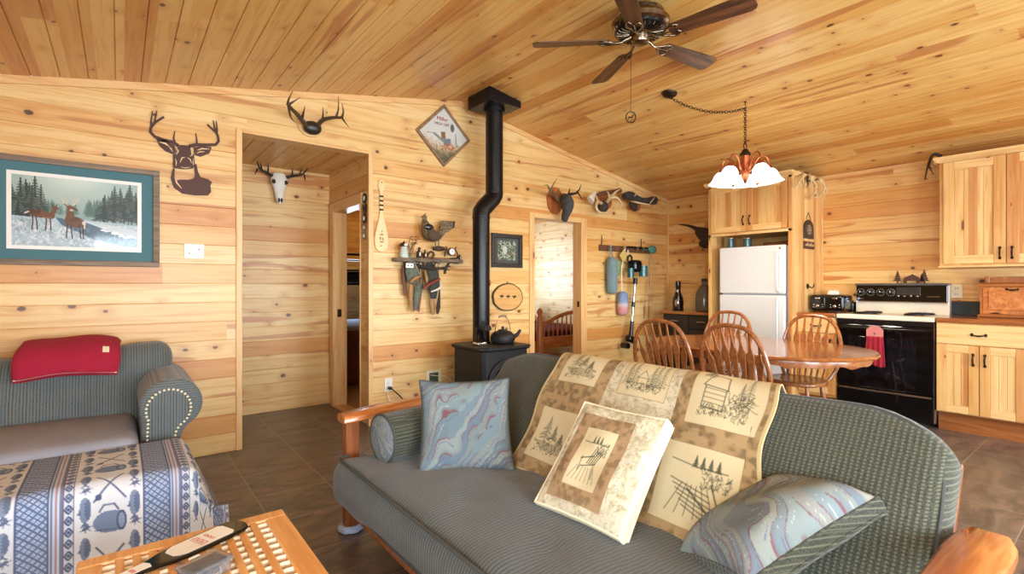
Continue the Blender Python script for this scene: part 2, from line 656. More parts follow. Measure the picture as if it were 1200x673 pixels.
M['almond'] = simple('almond enamel', lin(226, 218, 198), 0.25, 0, 0.04)
M['plastic'] = simple('white plastic', lin(238, 236, 228), 0.4, 0, 0.03)
M['almondplate'] = simple('ivory plastic', lin(232, 222, 190), 0.4, 0, 0.04)
M['antler'] = simple('antler', lin(120, 96, 66), 0.55, 0, 0.35, 22, 0.2)
M['antlerpale'] = simple('pale antler', lin(206, 182, 136), 0.55, 0, 0.25, 22, 0.2)
M['bone'] = simple('bleached bone', lin(228, 222, 206), 0.6, 0, 0.08, 30, 0.2)
M['hide'] = simple('dark hide', lin(52, 42, 34), 0.8, 0, 0.35, 40, 0.3)
M['camo'] = simple('grey green cloth', lin(74, 78, 70), 0.9, 0, 0.6, 26, 0.2)
M['rust'] = simple('brown painted steel', lin(76, 42, 30), 0.55, 0.2, 0.15, 40)
M['barnwood'] = wood('grey barn wood', lin(112, 96, 80), lin(156, 138, 118), 0, 0.7)
M['darkframe'] = simple('dark frame', lin(32, 28, 26), 0.4, 0, 0.2)
M['bark'] = simple('bark', lin(82, 60, 42), 0.9, 0, 0.4, 50, 0.5)
M['paint'] = painted('printed paper', 0.5)
M['paintgloss'] = painted('print behind glass', 0.25, coat=0.6)
M['cloth'] = painted('printed cotton', 0.9, 0.18, 420)
M['tapestry'] = painted('woven tapestry', 0.9, 0.3, 500)
M['futon'] = fabric('futon ribbed weave', lin(46, 49, 42), lin(112, 113, 94), 1, 0.0155, 2, wave=0.62, dots=2)
M['futonseat'] = fabric('futon seat ribbed weave', lin(50, 55, 54), lin(112, 117, 112), 1, 0.0155, 2, wave=0.55, dots=0)  # bluer copy of the back weave: cool daylight put into the colour
M['welt'] = simple('dark welt', lin(66, 70, 66), 0.9, 0, 0.2, 200)
M['sofaX'] = fabric('sofa ribbed weave', lin(64, 72, 78), lin(134, 136, 126), 0, 0.0135, 1, c2=lin(86, 102, 114))
M['sofaR'] = fabric('sofa arm weave', lin(66, 76, 84), lin(138, 138, 126), 2, 0.013, None, c2=lin(86, 104, 116))
M['sofaseat'] = simple('smooth grey sofa seat', lin(146, 148, 158), 0.85, 0, 0.14, 9)
M['red'] = simple('crimson fleece', lin(158, 22, 52), 0.95, 0, 0.25, 160, 0.3)
M['cream'] = simple('cream cloth', lin(226, 214, 184), 0.9, 0, 0.08, 60)
M['bluewhite'] = simple('blue white cloth', lin(166, 186, 214), 0.9, 0, 0.15, 60)
M['carpet'] = simple('tan carpet', lin(176, 142, 108), 0.95, 0, 0.2, 240, 0.4)


def floor_mat():
    g = G('dark slate vinyl tile', 0.3)
    xyz = g.sep(g.obj())
    x, y = xyz[0], xyz[1]
    ts = 0.405
    tx, ty = g.ma('DIVIDE', g.ma('SUBTRACT', x, 0.628), ts), g.ma('DIVIDE', g.ma('SUBTRACT', y, 2.42), ts)
    fx, fy = g.ma('FRACT', tx), g.ma('FRACT', ty)
    e = g.ma('MINIMUM', g.ma('MINIMUM', fx, g.ma('SUBTRACT', 1.0, fx)), g.ma('MINIMUM', fy, g.ma('SUBTRACT', 1.0, fy)))
    r = g.sep(g.wn(g.comb(g.ma('FLOOR', tx), g.ma('FLOOR', ty), 1.0)))
    p = g.vadd(g.obj(), g.comb(g.ma('MULTIPLY', r[0], 9.0), g.ma('MULTIPLY', r[1], 9.0), 0.0))
    a = g.noise(g.vmul(p, (3.0, 7.0, 1)), 1.0, 5, 0.62, 1.2)
    b = g.noise(g.vmul(p, (5.0, 9.0, 1)), 1.6, 4, 0.6, 0.6)
    c = g.ramp(a, [(0.25, lin(58, 52, 50)), (0.45, lin(92, 84, 80)), (0.6, lin(122, 106, 94)), (0.78, lin(108, 102, 102))])
    c = g.mix(g.ma('MULTIPLY', g.step(b, 0.55, 0.75), 0.5), c, lin(134, 96, 66))
    c = g.mix(g.ma('MULTIPLY', r[2], 0.3), c, lin(72, 64, 60))
    grout = g.ma('LESS_THAN', e, 0.0065)
    c = g.mix(g.ma('MULTIPLY', grout, 0.6), c, lin(164, 156, 148))
    g.base(c)
    g.bump(g.ma('ADD', a, g.ma('MULTIPLY', grout, -0.5)), 0.12, 0.003)
    return g.m


M['floor'] = floor_mat()

# ------------------------------------------------------------------ board cladding as real tongue and groove geometry


def clip(poly, a, b, c):
    """keep a*x + b*y <= c"""
    out = []
    for i in range(len(poly)):
        p, q = poly[i], poly[(i + 1) % len(poly)]
        dp, dq = a * p[0] + b * p[1] - c, a * q[0] + b * q[1] - c
        if dp <= 0:
            out.append(p)
        if dp * dq < 0:
            t = dp / (dp - dq)
            out.append((p[0] + t * (q[0] - p[0]), p[1] + t * (q[1] - p[1])))
    return out


def boards(mb, to3, rects, v0=0.0, bw=BW, planes=(), flip=False):
    """rects: (u0, u1, v0, v1); to3(u, v, depth into the wall)"""
    for (u0, u1, a, b) in rects:
        k0, k1 = math.floor((a - v0) / bw + 1e-6), math.ceil((b - v0) / bw - 1e-6)
        for k in range(k0, k1):
            z = v0 + k * bw
            strips = [(z, z + 0.0016, 0.006, 0.006), (z + 0.0016, z + 0.0045, 0.006, 0.0), (z + 0.0045, z + bw - 0.0025, 0.0, 0.0), (z + bw - 0.0025, z + bw, 0.0, 0.006)]
            for (s0, s1, d0, d1) in strips:
                t0, t1 = max(s0, a), min(s1, b)
                if t1 - t0 < 1e-6:
                    continue
                poly = [(u0, t0), (u1, t0), (u1, t1), (u0, t1)]
                for pl in planes:
                    poly = clip(poly, *pl) if poly else poly
                if len(poly) < 3:
                    continue
                vs = [to3(u, v, d0 + (d1 - d0) * (v - s0) / (s1 - s0)) for u, v in poly]
                f = tuple(range(len(vs)))
                mb.add(vs, [f[::-1] if flip else f])
    return mb


XL, XR, YN, YA = -1.3, 6.18, -2.8, 4.25
RX, RZ, SL = 2.68, 3.085, 0.1775


def zc(x):
    return RZ - SL * abs(x - RX)


# far wall with the hall opening and the bedroom doorway
HX0, HX1, HZ = 0.72, 1.738, 2.407
DX0, DX1, DZ = 3.64, 4.41, 2.01
ceilp = [(SL, 1, RZ + SL * RX), (-SL, 1, RZ - SL * RX)]
mb = MB()
boards(mb, lambda u, v, d: (u, YA + d, v), [(XL, HX0, 0, 3.2), (HX0, HX1, HZ, 3.2), (HX1, DX0, 0, 3.2), (DX0, DX1, DZ, 3.2), (DX1, XR, 0, 3.2)], planes=ceilp)
# back side of the partition (towards hall and bedrooms)
for (u0, u1, a, b) in [(XL, HX0, 0, HZ), (HX1, DX0, 0, HZ), (DX0, DX1, DZ, HZ), (DX1, XR, 0, HZ)]:
    mb.add([(u0, YA + 0.11, a), (u0, YA + 0.11, b), (u1, YA + 0.11, b), (u1, YA + 0.11, a)], [(0, 1, 2, 3)])
struct('wall_far', mb, M['pineX'], smooth=False)

mb = MB()
boards(mb, lambda u, v, d: (XR + d, u, v), [(YN, YA, 0, 2.47)], flip=True)
struct('wall_right', mb, M['pineY'], smooth=False)

# left wall with one window, near wall with two big windows: all behind or beside the camera
mb = MB()
boards(mb, lambda u, v, d: (XL - d, u, v), [(YN, -1.9, 0, 2.4), (-1.9, 0.3, 0, 0.75), (-1.9, 0.3, 2.0, 2.4), (0.3, YA, 0, 2.4)])
struct('wall_left', mb, M['pineY'], smooth=False)
mb = MB()
boards(mb, lambda u, v, d: (u, YN - d, v), [(XL, -0.4, 0, 3.2), (-0.4, 1.8, 0, 0.35), (-0.4, 1.8, 2.15, 3.2), (1.8, 3.0, 0, 3.2), (3.0, 5.2, 0, 0.35), (3.0, 5.2, 2.15, 3.2), (5.2, XR, 0, 3.2)], planes=ceilp, flip=True)
struct('wall_near', mb, M['pineX'], smooth=False)


def window(name, to3, u0, u1, v0, v1):
    mb = MB()
    w = 0.06

    def bx(a, b, c, d, e, f):
        p = [to3(u, v, k) for u in (a, b) for v in (c, d) for k in (e, f)]
        mb.add(p, [(0, 1, 3, 2), (4, 6, 7, 5), (0, 4, 5, 1), (2, 3, 7, 6), (0, 2, 6, 4), (1, 5, 7, 3)])
    for (a, b, c, d) in [(u0, u1, v0, v0 + w), (u0, u1, v1 - w, v1), (u0, u0 + w, v0, v1), (u1 - w, u1, v0, v1), ((u0 + u1) / 2 - 0.03, (u0 + u1) / 2 + 0.03, v0, v1)]:
        bx(a, b, c, d, -0.015, 0.1)
    o = struct(name, mb, M['plastic'], smooth=False)
    g = MB()
    g.add([to3(u0, v0, 0.05), to3(u1, v0, 0.05), to3(u1, v1, 0.05), to3(u0, v1, 0.05)], [(0, 1, 2, 3)])
    gm = G('window glass', 0.0)
    nt = gm.nt
    tr = nt.nodes.new('ShaderNodeBsdfTransparent')
    gl = nt.nodes.new('ShaderNodeBsdfGlossy')
    gl.inputs['Roughness'].default_value = 0.02
    mx = nt.nodes.new('ShaderNodeMixShader')
    mx.inputs[0].default_value = 0.06
    nt.links.new(tr.outputs[0], mx.inputs[1])
    nt.links.new(gl.outputs[0], mx.inputs[2])
    nt.links.new(mx.outputs[0], nt.nodes['Material Output'].inputs[0])
    O('window_pane', g, gm.m, o, smooth=False)


window('window_1', lambda u, v, d: (u, YN - d, v), -0.4, 1.8, 0.35, 2.15)
window('window_2', lambda u, v, d: (u, YN - d, v), 3.0, 5.2, 0.35, 2.15)
window('window_3', lambda u, v, d: (XL - d, u, v), -1.9, 0.3, 0.75, 2.0)

# ceiling: two slopes meeting at the ridge
mb = MB()
cs = math.sqrt(1 + SL * SL)
for sg in (-1, 1):
    ext = (RX - XL) if sg < 0 else (XR - RX)
    boards(mb, lambda u, v, d: (RX + sg * v, u, RZ - SL * v + d), [(YN, YA, 0, ext)], bw=0.135, flip=(sg > 0))
struct('ceiling', mb, M['pineC'], smooth=False)

mb = MB()
mb.box(XL - 0.05, XR + 0.05, YN - 0.05, 5.4, -0.08, 0)
struct('floor', mb, M['floor'], smooth=False)

# hall behind the opening
HB = 5.33
mb = MB()
boards(mb, lambda u, v, d: (u, HB + d, v), [(XL, HX1 + 0.05, 0, HZ + 0.06)])
struct('wall_hall_far', mb, M['pineX'], smooth=False)
mb = MB()
boards(mb, lambda u, v, d: (HX1 + d, u, v), [(YA, 4.45, 0, HZ + 0.06), (4.45, 5.15, 2.0, HZ + 0.06), (5.15, HB + 0.05, 0, HZ + 0.06)], flip=True)
mb.add([(HX1 + 0.11, 4.45, 0), (HX1 + 0.11, YA + .11, 0), (HX1 + 0.11, YA + .11, HZ), (HX1 + 0.11, 4.45, HZ)], [(0, 1, 2, 3)])
mb.add([(HX1 + 0.11, 7.6, 0), (HX1 + 0.11, 5.15, 0), (HX1 + 0.11, 5.15, HZ), (HX1 + 0.11, 7.6, HZ)], [(0, 1, 2, 3)])
mb.add([(HX1 + 0.11, 5.15, 2.0), (HX1 + 0.11, 4.45, 2.0), (HX1 + 0.11, 4.45, HZ), (HX1 + 0.11, 5.15, HZ)], [(0, 1, 2, 3)])
struct('wall_hall_right', mb, M['pineY'], smooth=False)
mb = MB()
boards(mb, lambda u, v, d: (v, u, HZ + d), [(YA + 0.0, HB + 0.05, XL - 0.05, HX1 + 0.05)], flip=True)
struct('ceiling_hall', mb, M['pineHC'], smooth=False)
mb = MB()
mb.add([(XL, YA + 0.11, 0), (XL, HB, 0), (XL, HB, HZ), (XL, YA + 0.11, HZ)], [(0, 1, 2, 3)])
struct('wall_hall_left', mb, M['pineY'], smooth=False)
# bedrooms
mb = MB()
boards(mb, lambda u, v, d: (u, 7.6 + d, v), [(HX1 + 0.11, XR, 0, HZ)])
struct('wall_bedroom_far', mb, M['pineX'], smooth=False)
mb = MB()
mb.box(3.42, 3.52, YA + 0.11, 7.6, 0, HZ)
struct('wall_bedroom_partition', mb, M['pineY'], smooth=False)
mb = MB()
boards(mb, lambda u, v, d: (XR + d, u, v), [(YA + 0.11, 7.6, 0, HZ)], flip=True)
struct('wall_bedroom_right', mb, M['daylit_pine'], smooth=False)
mb = MB()
mb.add([(HX1 + 0.11, YA + .11, HZ), (XR, YA + .11, HZ), (XR, 7.6, HZ), (HX1 + 0.11, 7.6, HZ)], [(0, 1, 2, 3)])
struct('ceiling_bedroom', mb, M['pineHC'], smooth=False)
mb = MB()
mb.box(HX1 + 0.11, XR, YA + 0.11, 7.6, -0.06, 0.006)
struct('floor_bedroom', mb, M['carpet'], smooth=False)

# trims: casings, corner boards, ridge and wall-top strips
tn = [0]


def trim(mat, *boxes):
    tn[0] += 1
    mb = MB()
    for b in boxes:
        mb.box(*b)
    return struct('trim_%d' % tn[0], mb, M[mat], smooth=False, bevel=0.003)


trim('trimZ', (HX0 - 0.03, HX0 + 0.012, YA - 0.014, YA + 0.115, 0, HZ + 0.028))
trim('trimZ', (HX1 - 0.012, HX1 + 0.03, YA - 0.014, YA + 0.02, 0, HZ + 0.028))
trim('trimX', (HX0 + 0.012, HX1 - 0.012, YA - 0.014, YA + 0.115, HZ - 0.002, HZ + 0.028))
trim('trimZ', (DX0 - 0.06, DX0 + 0.012, YA - 0.016, YA + 0.13, 0, DZ + 0.05))
trim('trimZ', (DX1 - 0.012, DX1 + 0.085, YA - 0.016, YA + 0.13, 0, DZ + 0.05))
trim('trimX', (DX0 + 0.012, DX1 - 0.012, YA - 0.016, YA + 0.13, DZ - 0.01, DZ + 0.05))
# hall bedroom door: casing and jambs
trim('trimZ', (HX1 - 0.018, HX1 + 0.0, 5.15, 5.26, 0, 2.09))
trim('trimZ', (HX1 - 0.01, HX1 + 0.12, 5.135, 5.152, 0, 2.0))
trim('trimZ', (HX1 - 0.01, HX1 + 0.12, 4.448, 4.462, 0, 2.0))
trim('trimY', (HX1 - 0.018, HX1 + 0.12, 4.40, 5.152, 1.99, 2.09))
trim('trimY', (HX1 - 0.018, HX1 + 0.12, 4.45, 5.15, 0.0, 0.012))
trim('trimZ', (XR - 0.022, XR - 0.002, YA - 0.03, YA - 0.002, 0, 2.45))
# strips along the top of the far wall, one on each slope
for sg in (-1, 1):
    mb = MB()
    x1 = XL if sg < 0 else XR
    a, b = (RX, RZ), (x1, zc(x1))
    pts = [a, b, (b[0], b[1] - 0.05), (a[0], a[1] - 0.05)]
    if sg > 0:
        pts = pts[::-1]
    mb.prism([(p[0], p[1]) for p in pts], 0.002, 0.016, Mx(((1, 0, 0, 0), (0, 0, -1, YA), (0, 1, 0, 0), (0, 0, 0, 1))))
    tn[0] += 1
    struct('trim_%d' % tn[0], mb, M['trimX'], smooth=False)
trim('trimY', (XR - 0.016, XR, YN, YA, 2.425, 2.463))
# small pocket latch plate on the hall door jamb
mb = MB()
mb.box(HX1 + 0.02, HX1 + 0.06, 5.128, 5.136, 0.92, 1.0)
mb.box(HX1 + 0.03, HX1 + 0.05, 5.125, 5.136, 0.94, 0.98)
tag(O('latch_plate', mb, M['bronze'], smooth=False), 'dark latch plate on the jamb of the bedroom door in the hall', 'latch')
mb = MB()
mb.box(DX1 - 0.016, DX1 - 0.0115, YA + 0.02, YA + 0.05, 0.98, 1.05)
tag(O('latch_plate', mb, M['bronze'], smooth=False), 'dark latch plate on the right jamb of the doorway to the bright bedroom', 'latch')
# ------------------------------------------------------------------ futon sofa
def bezel(mb_pts):
    return spline(mb_pts, 6)


FT = thing('futon_sofa', 'long grey ribbed futon sofa with wooden arms, its back to the dining table', 'sofa', (1.35, 1.42, 0))
SEATC = V((1.19, 1.375, 0.315))


def seat_fn(x, y, z, q):
    h = 1.0 if z > 0 else 0.35
    puff = 0.034 * (1 - x * x) * (1 - y ** 4) * (1 if z > 0 else -0.5)
    dent = 0.0
    if z > 0.2:
        for cx in (-0.35, 0.35):
            for cy in (-0.66, -0.22, 0.22, 0.66):
                dent += 0.016 * math.exp(-(((x - cx) / 0.11) ** 2 + ((y - cy) / 0.05) ** 2))
        dent += 0.007 * math.exp(-((x - 0.34) / 0.03) ** 2) * (0.6 + 0.4 * math.sin(9 * y))
    wob = 0.005 * math.sin(7 * y + 3 * x) + 0.004 * math.sin(17 * y - 5 * x) + 0.0025 * math.sin(31 * y + 9 * x + 3 * math.sin(5 * x))
    return (q.x + 0.012 * math.sin(4 * y + 1) * (x < -0.6), q.y, q.z + puff - dent * h + wob - 0.035 * (x + 1) * 0.5)


mb = MB()
mb.softbox((0.78, 2.09, 0.22), 0.075, (16, 40, 3), T(*SEATC), seat_fn)
seat = O('seat_cushion', mb, M['futonseat'], FT, angle=80)
# welts along the front edges of the seat
for (dz, dx) in ((0.095, -0.372), (-0.07, -0.379)):
    pts = []
    for i in range(41):
        y = -0.975 + 1.95 * i / 40
        pts.append((SEATC.x + dx + 0.002 * math.sin(9 * y), SEATC.y + y, SEATC.z + dz + 0.010 + 0.003 * math.sin(7 * y - 3)))
    a = [(SEATC.x + dx + 0.06, SEATC.y - 1.03, SEATC.z + dz + 0.01), (SEATC.x + dx + 0.015, SEATC.y - 1.015, SEATC.z + dz + 0.01)]
    b = [(p[0], 2 * SEATC.y - p[1], p[2]) for p in a[::-1]]
    w = MB()
    w.tube(a + pts + b, 0.0065, 6)
    O('welt', w, M['welt'], seat)
# back mattress, leaning
BA = V((1.50, 1.375, 0.37))
BB = V((1.86, 1.375, 0.845))
bd = (BB - BA)
BL = bd.length
bd.normalize()
bn = V((-bd.z, 0, bd.x))  # towards the seat
BT = 0.17
BF = frame(BA + bd * BL / 2 - bn * BT / 2, bd, (0, 1, 0), bd.cross(V((0, 1, 0))))
if (BF.to_3x3() @ V((0, 0, 1))).dot(bn) < 0:
    BF = frame(BA + bd * BL / 2 - bn * BT / 2, bd, (0, -1, 0), bd.cross(V((0, -1, 0))))


def back_fn(x, y, z, q):
    puff = 0.022 * (1 - x * x) * (1 - y ** 4) * (1 if z > 0 else -1)
    d = 0.0
    if z > 0.1:
        d = 0.010 * math.exp(-((x + 0.30) / 0.05) ** 2) + 0.008 * math.exp(-((x - 0.62) / 0.05) ** 2) * (0.6 + 0.4 * math.sin(8 * y))
        for cy in (-0.5, 0.0, 0.5):
            d += 0.012 * math.exp(-(((x - 0.2) / 0.1) ** 2 + ((y - cy) / 0.04) ** 2))
    dx = -0.11 * (max(0.0, abs(y) - 0.76) / 0.24) ** 2 * (x > 0) * x * x
    return (q.x + dx + 0.008 * math.sin(5 * y), q.y, q.z + puff - d + 0.003 * math.sin(13 * y + 4 * x))


mb = MB()
mb.softbox((BL + 0.1, 2.10, BT), 0.07, (14, 40, 3), BF, back_fn)
back = O('back_cushion', mb, M['futon'], FT, angle=80)
w = MB()
pts = []
for i in range(61):
    t = i / 60
    y = -1.0 + 2.0 * t
    yn = y / 1.05
    dx = -0.11 * (max(0.0, abs(yn) - 0.76) / 0.24) ** 2
    pts.append(BF @ V((BL / 2 + 0.022 + dx + 0.008 * math.sin(5 * yn), y, BT / 2 - 0.012)))
w.tube([BF @ V((-BL / 2, -1.035, BT / 2 - 0.025)), BF @ V((0.05, -1.035, BT / 2 - 0.02)), BF @ V((BL / 2 - 0.16, -1.03, BT / 2 - 0.02))] + pts[1:-1] + [BF @ V((BL / 2 - 0.16, 1.03, BT / 2 - 0.02)), BF @ V((0.05, 1.035, BT / 2 - 0.02)), BF @ V((-BL / 2, 1.035, BT / 2 - 0.025))], 0.0055, 6)
O('welt', w, M['welt'], back)


def arm_mb(yc):
    """flat curved wooden arm board, seen from above a long rounded paddle"""
    mb = MB()
    n = 14
    xs = [0.88 + (1.80 - 0.88) * i / n for i in range(n + 1)]
    wd = [0.050, 0.062, 0.064, 0.062, 0.060, 0.058, 0.058, 0.058, 0.058, 0.059, 0.060, 0.062, 0.062, 0.060, 0.044]
    top = []
    for x, w in zip(xs, wd):
        z = 0.575 + 0.025 * math.sin((x - 0.88) / 0.92 * PI * 0.9)
        top.append((x, w, z))
    vs = []
    for x, w, z in top:
        for (sy, sz) in ((-1, -0.016), (-1, 0.008), (-0.8, 0.018), (0.8, 0.018), (1, 0.008), (1, -0.016), (0.8, -0.022), (-0.8, -0.022)):
            vs.append((x, yc + sy * w, z + sz))
    k = 8
    fs = [(i * k + j, i * k + (j + 1) % k, (i + 1) * k + (j + 1) % k, (i + 1) * k + j) for i in range(n) for j in range(k)]
    fs = [f[::-1] for f in fs] + [tuple(range(k)), tuple(range(n * k, (n + 1) * k))[::-1]]
    mb.add(vs, fs)
    return mb


for yc in (0.255, 2.515):
    O('arm', arm_mb(yc), M['futonwood'], FT, angle=50)
    sg = -1 if yc < 1 else 1
    for (x, nm) in ((0.93, 'front'), (1.72, 'rear')):
        mb = MB()
        mb.box(x - 0.035, x + 0.035, yc - 0.03, yc + 0.03, 0.012, 0.565)
        O('leg', mb, M['futonZ'], FT, smooth=False, bevel=0.006)
    mb = MB()
    mb.box(0.95, 1.72, yc - 0.014, yc + 0.014, 0.16, 0.25)
    O('side_rail', mb, M['futonwood'], FT, smooth=False, bevel=0.004)
    # back frame end stile behind the mattress
    p0 = V((1.64, yc - sg * 0.11, 0.20))
    p1 = V((2.02, yc - sg * 0.12, 0.70))
    mb = MB()
    mb.bar(p0, p1, 0.03, 0.06, up=(0, 1, 0))
    O('back_stile', mb, M['futonZ'], FT, smooth=False, bevel=0.004)
for (x, z) in ((0.90, 0.165), (1.52, 0.165)):
    mb = MB()
    mb.box(x - 0.014, x + 0.014, 0.285, 2.49, z - 0.04, z + 0.04)
    O('seat_rail', mb, M['futonwood'], FT, smooth=False, bevel=0.004)
for t in (0.25, 0.85):
    p = V((1.66, 0, 0.20)).lerp(V((2.04, 0, 0.70)), t)
    mb = MB()
    mb.box(p.x - 0.012, p.x + 0.012, 0.36, 2.42, p.z - 0.03, p.z + 0.03)
    O('back_rail', mb, M['futonwood'], FT, smooth=False, bevel=0.004)

# blue white cloth wrapped round the foot
mb = MB()
mb.lathe([(0.052, 0.0), (0.062, 0.006), (0.063, 0.02), (0.058, 0.032), (0.052, 0.036), (0.05, 0.03)], 24, T(0.93, 2.515, 0.0), lambda t, i: 0.05 * math.sin(7 * t) + 0.03 * math.sin(13 * t))
tag(O('foot_protector', mb, M['bluewhite']), 'pale blue cloth sock wrapped round the visible wooden foot of the futon', 'foot protector')


# ------------------------------------------------------------------ pillows
def tapestry_cv(w, h, seed, base=(118, 134, 140)):
    """woven watercolour waves in blue, grey and wine red"""
    rs = np.random.RandomState(seed)
    cv = Cv(w, h, base)
    n1 = vnoise(w, h, w / 5, rs)
    n2 = vnoise(w, h, w / 11, rs)
    # diagonal flow
    s = (cv.X / w * 1.0 - cv.Y / h * 0.75)
    f = s * 9 + n1 * 3.2 + n2 * 0.9
    k = f - np.floor(f)
    ib = np.floor(f).astype(int)
    cols = [(126, 142, 142), (106, 124, 132), (138, 148, 142), (98, 114, 128), (122, 132, 128), (112, 132, 140), (132, 136, 132)]
    for i in range(-4, 20):
        cv.put((ib == i).astype(float), cols[i % len(cols)], 0.75)
    cv.put(np.clip((k - 0.55) / 0.45, 0, 1) * (n2 > 0.45), (92, 108, 128), 0.5)
    cv.put(((k < 0.09) & (n1 + n2 > 0.75)).astype(float), (118, 66, 74), 0.8)
    cv.put(((k > 0.28) & (k < 0.33) & (n2 > 0.5)).astype(float), (92, 96, 130), 0.8)
    cv.put(((k > 0.6) & (k < 0.63) & (n1 > 0.5)).astype(float), (190, 184, 170), 0.7)
    cv.put(((k > 0.9) & (n2 > 0.62)).astype(float), (134, 82, 82), 0.6)
    return cv


def pillow(parent, name, o, ux, uy, w, h, t, cv, mat, back_mat, edge=0.0, pinch=0.09, sag=0.0, p=0.55, back=1.0):
    """two faces on a common seam; front face carries the canvas. uz = ux x uy points at the viewer side"""
    ux, uy = V(ux).normalized(), V(uy)
    uy = (uy - ux * uy.dot(ux)).normalized()
    uz = ux.cross(uy)
    F = frame(o, ux, uy, uz)

    def outline(a, b):
        # pinch the middles of the sides inwards so the corners stay as ears
        x = a * (1 - pinch * (1 - a * a * 0.0) * (1 - (abs(b)) ** 2.2) * abs(a) ** 3 * 0.9)
        y = b * (1 - pinch * (1 - (abs(a)) ** 2.2) * abs(b) ** 3 * 0.9)
        return x * w / 2, y * h / 2

    def hgt(a, b):
        q = max(0.0, (1 - a ** 4)) ** p * max(0.0, (1 - b ** 4)) ** p
        return t / 2 * q + 0.006 * q * math.sin(6 * a + 2) * math.sin(5 * b)

    def fr(u, v):
        a, b = 2 * u - 1, 2 * v - 1
        x, y = outline(a, b)
        return F @ V((x, y, edge / 2 + hgt(a, b)))

    def bk(u, v):
        a, b = 2 * u - 1, 2 * v - 1
        x, y = outline(-a, b)
        return F @ V((x, y, -edge / 2 - hgt(a, b) * back))
    mb = MB()
    cv.mesh(mb, fr)
    O('front_face', mb, mat, parent, angle=180)
    mb = MB()
    mb.grid(24, 24, bk)
    O('back_face', mb, back_mat, parent, angle=180)
    rim = []
    n = 24
    for (a0, b0, a1, b1) in ((-1, -1, 1, -1), (1, -1, 1, 1), (1, 1, -1, 1), (-1, 1, -1, -1)):
        for i in range(n):
            s = i / n
            rim.append((a0 + (a1 - a0) * s, b0 + (b1 - b0) * s))
    if edge > 0.012:
        mb = MB()
        k = len(rim)
        vs = []
        for zz, gr in ((-0.5, 1.0), (-0.25, 1.02), (0.25, 1.02), (0.5, 1.0)):
            for (a, b) in rim:
                x, y = outline(a, b)
                vs.append(F @ V((x * gr, y * gr, zz * edge)))
        fs = [(r * k + i, r * k + (i + 1) % k, (r + 1) * k + (i + 1) % k, (r + 1) * k + i) for r in range(3) for i in range(k)]
        mb.add(vs, fs)
        O('gusset', mb, back_mat, parent, angle=60)
    mb = MB()
    for zz in ((-0.5, 0.5) if edge > 0.012 else (0,)):
        mb2 = MB()
        mb2.ring([F @ V((*outline(a, b), zz * edge)) for a, b in rim], 0.0055, 6)
        O('piping', mb2, back_mat, parent)


P1 = thing('throw_pillow', 'square blue grey wave patterned pillow leaning upright at the far end of the futon', 'pillow', (1.22, 1.85, 0.43), group=None)
pillow(P1, 'pillow', (1.265, 1.955, 0.600), (0.335, -0.19, 0.0), (-0.05, 0.22, 0.34), 0.43, 0.43, 0.13, tapestry_cv(130, 130, 3), M['tapestry'], M['welt'])

P2 = thing('throw_pillow', 'wave patterned pillow lying against the near arm of the futon, bottom right of the photo', 'pillow', (1.5, 0.55, 0.45))
pillow(P2, 'pillow', (1.517, 0.675, 0.518), (-0.53, 0.20, -0.20), (0, -0.93, 0.40), 0.47, 0.34, 0.19, tapestry_cv(130, 100, 8, (150, 150, 140)), M['tapestry'], M['futon'], edge=0.04, back=0.35)

# bolster
BO = thing('bolster_pillow', 'small grey cylindrical bolster with a patterned round end on the futon by the far arm', 'pillow', (1.2, 2.3, 0.44))
ax = V((0.97, 0.10, 0.0)).normalized()
F = frame((0.97, 2.225, 0.525), V((0, 0, 1)).cross(ax), (0, 0, 1), ax)
F = frame((0.97, 2.225, 0.525), ax.cross(V((0, 0, 1))) * -1, (0, 0, 1), ax)
mb = MB()
r = 0.112
mb.lathe([(r * 0.96, 0.0), (r * 1.0, 0.012), (r * 1.03, 0.06), (r * 1.035, 0.2), (r * 1.03, 0.34), (r, 0.39), (r * 0.96, 0.40)], 36, F)
O('bolster_body', mb, M['futon'], BO, angle=60)
cvb = tapestry_cv(60, 60, 5, (150, 158, 150))
mb = MB()


def cap(u, v):
    a, b = 2 * u - 1, 2 * v - 1
    # square to disc
    x, y = a * math.sqrt(1 - b * b / 2), b * math.sqrt(1 - a * a / 2)
    rr = min(1, math.hypot(x, y))
    return F @ V((x * r * 0.97, y * r * 0.97, -0.022 * (1 - rr ** 3)))


cvb.mesh(mb, cap)
O('end_cap', mb, M['tapestry'], BO, angle=180)['label'] = 'patterned round end cap'
mb = MB()
mb.ring([F @ V((r * math.cos(2 * PI * i / 40), r * math.sin(2 * PI * i / 40), 0.002)) for i in range(40)], 0.006, 6)
O('piping', mb, M['welt'], BO)


# ------------------------------------------------------------------ quilt and quilt pillow
INK = (52, 62, 50)


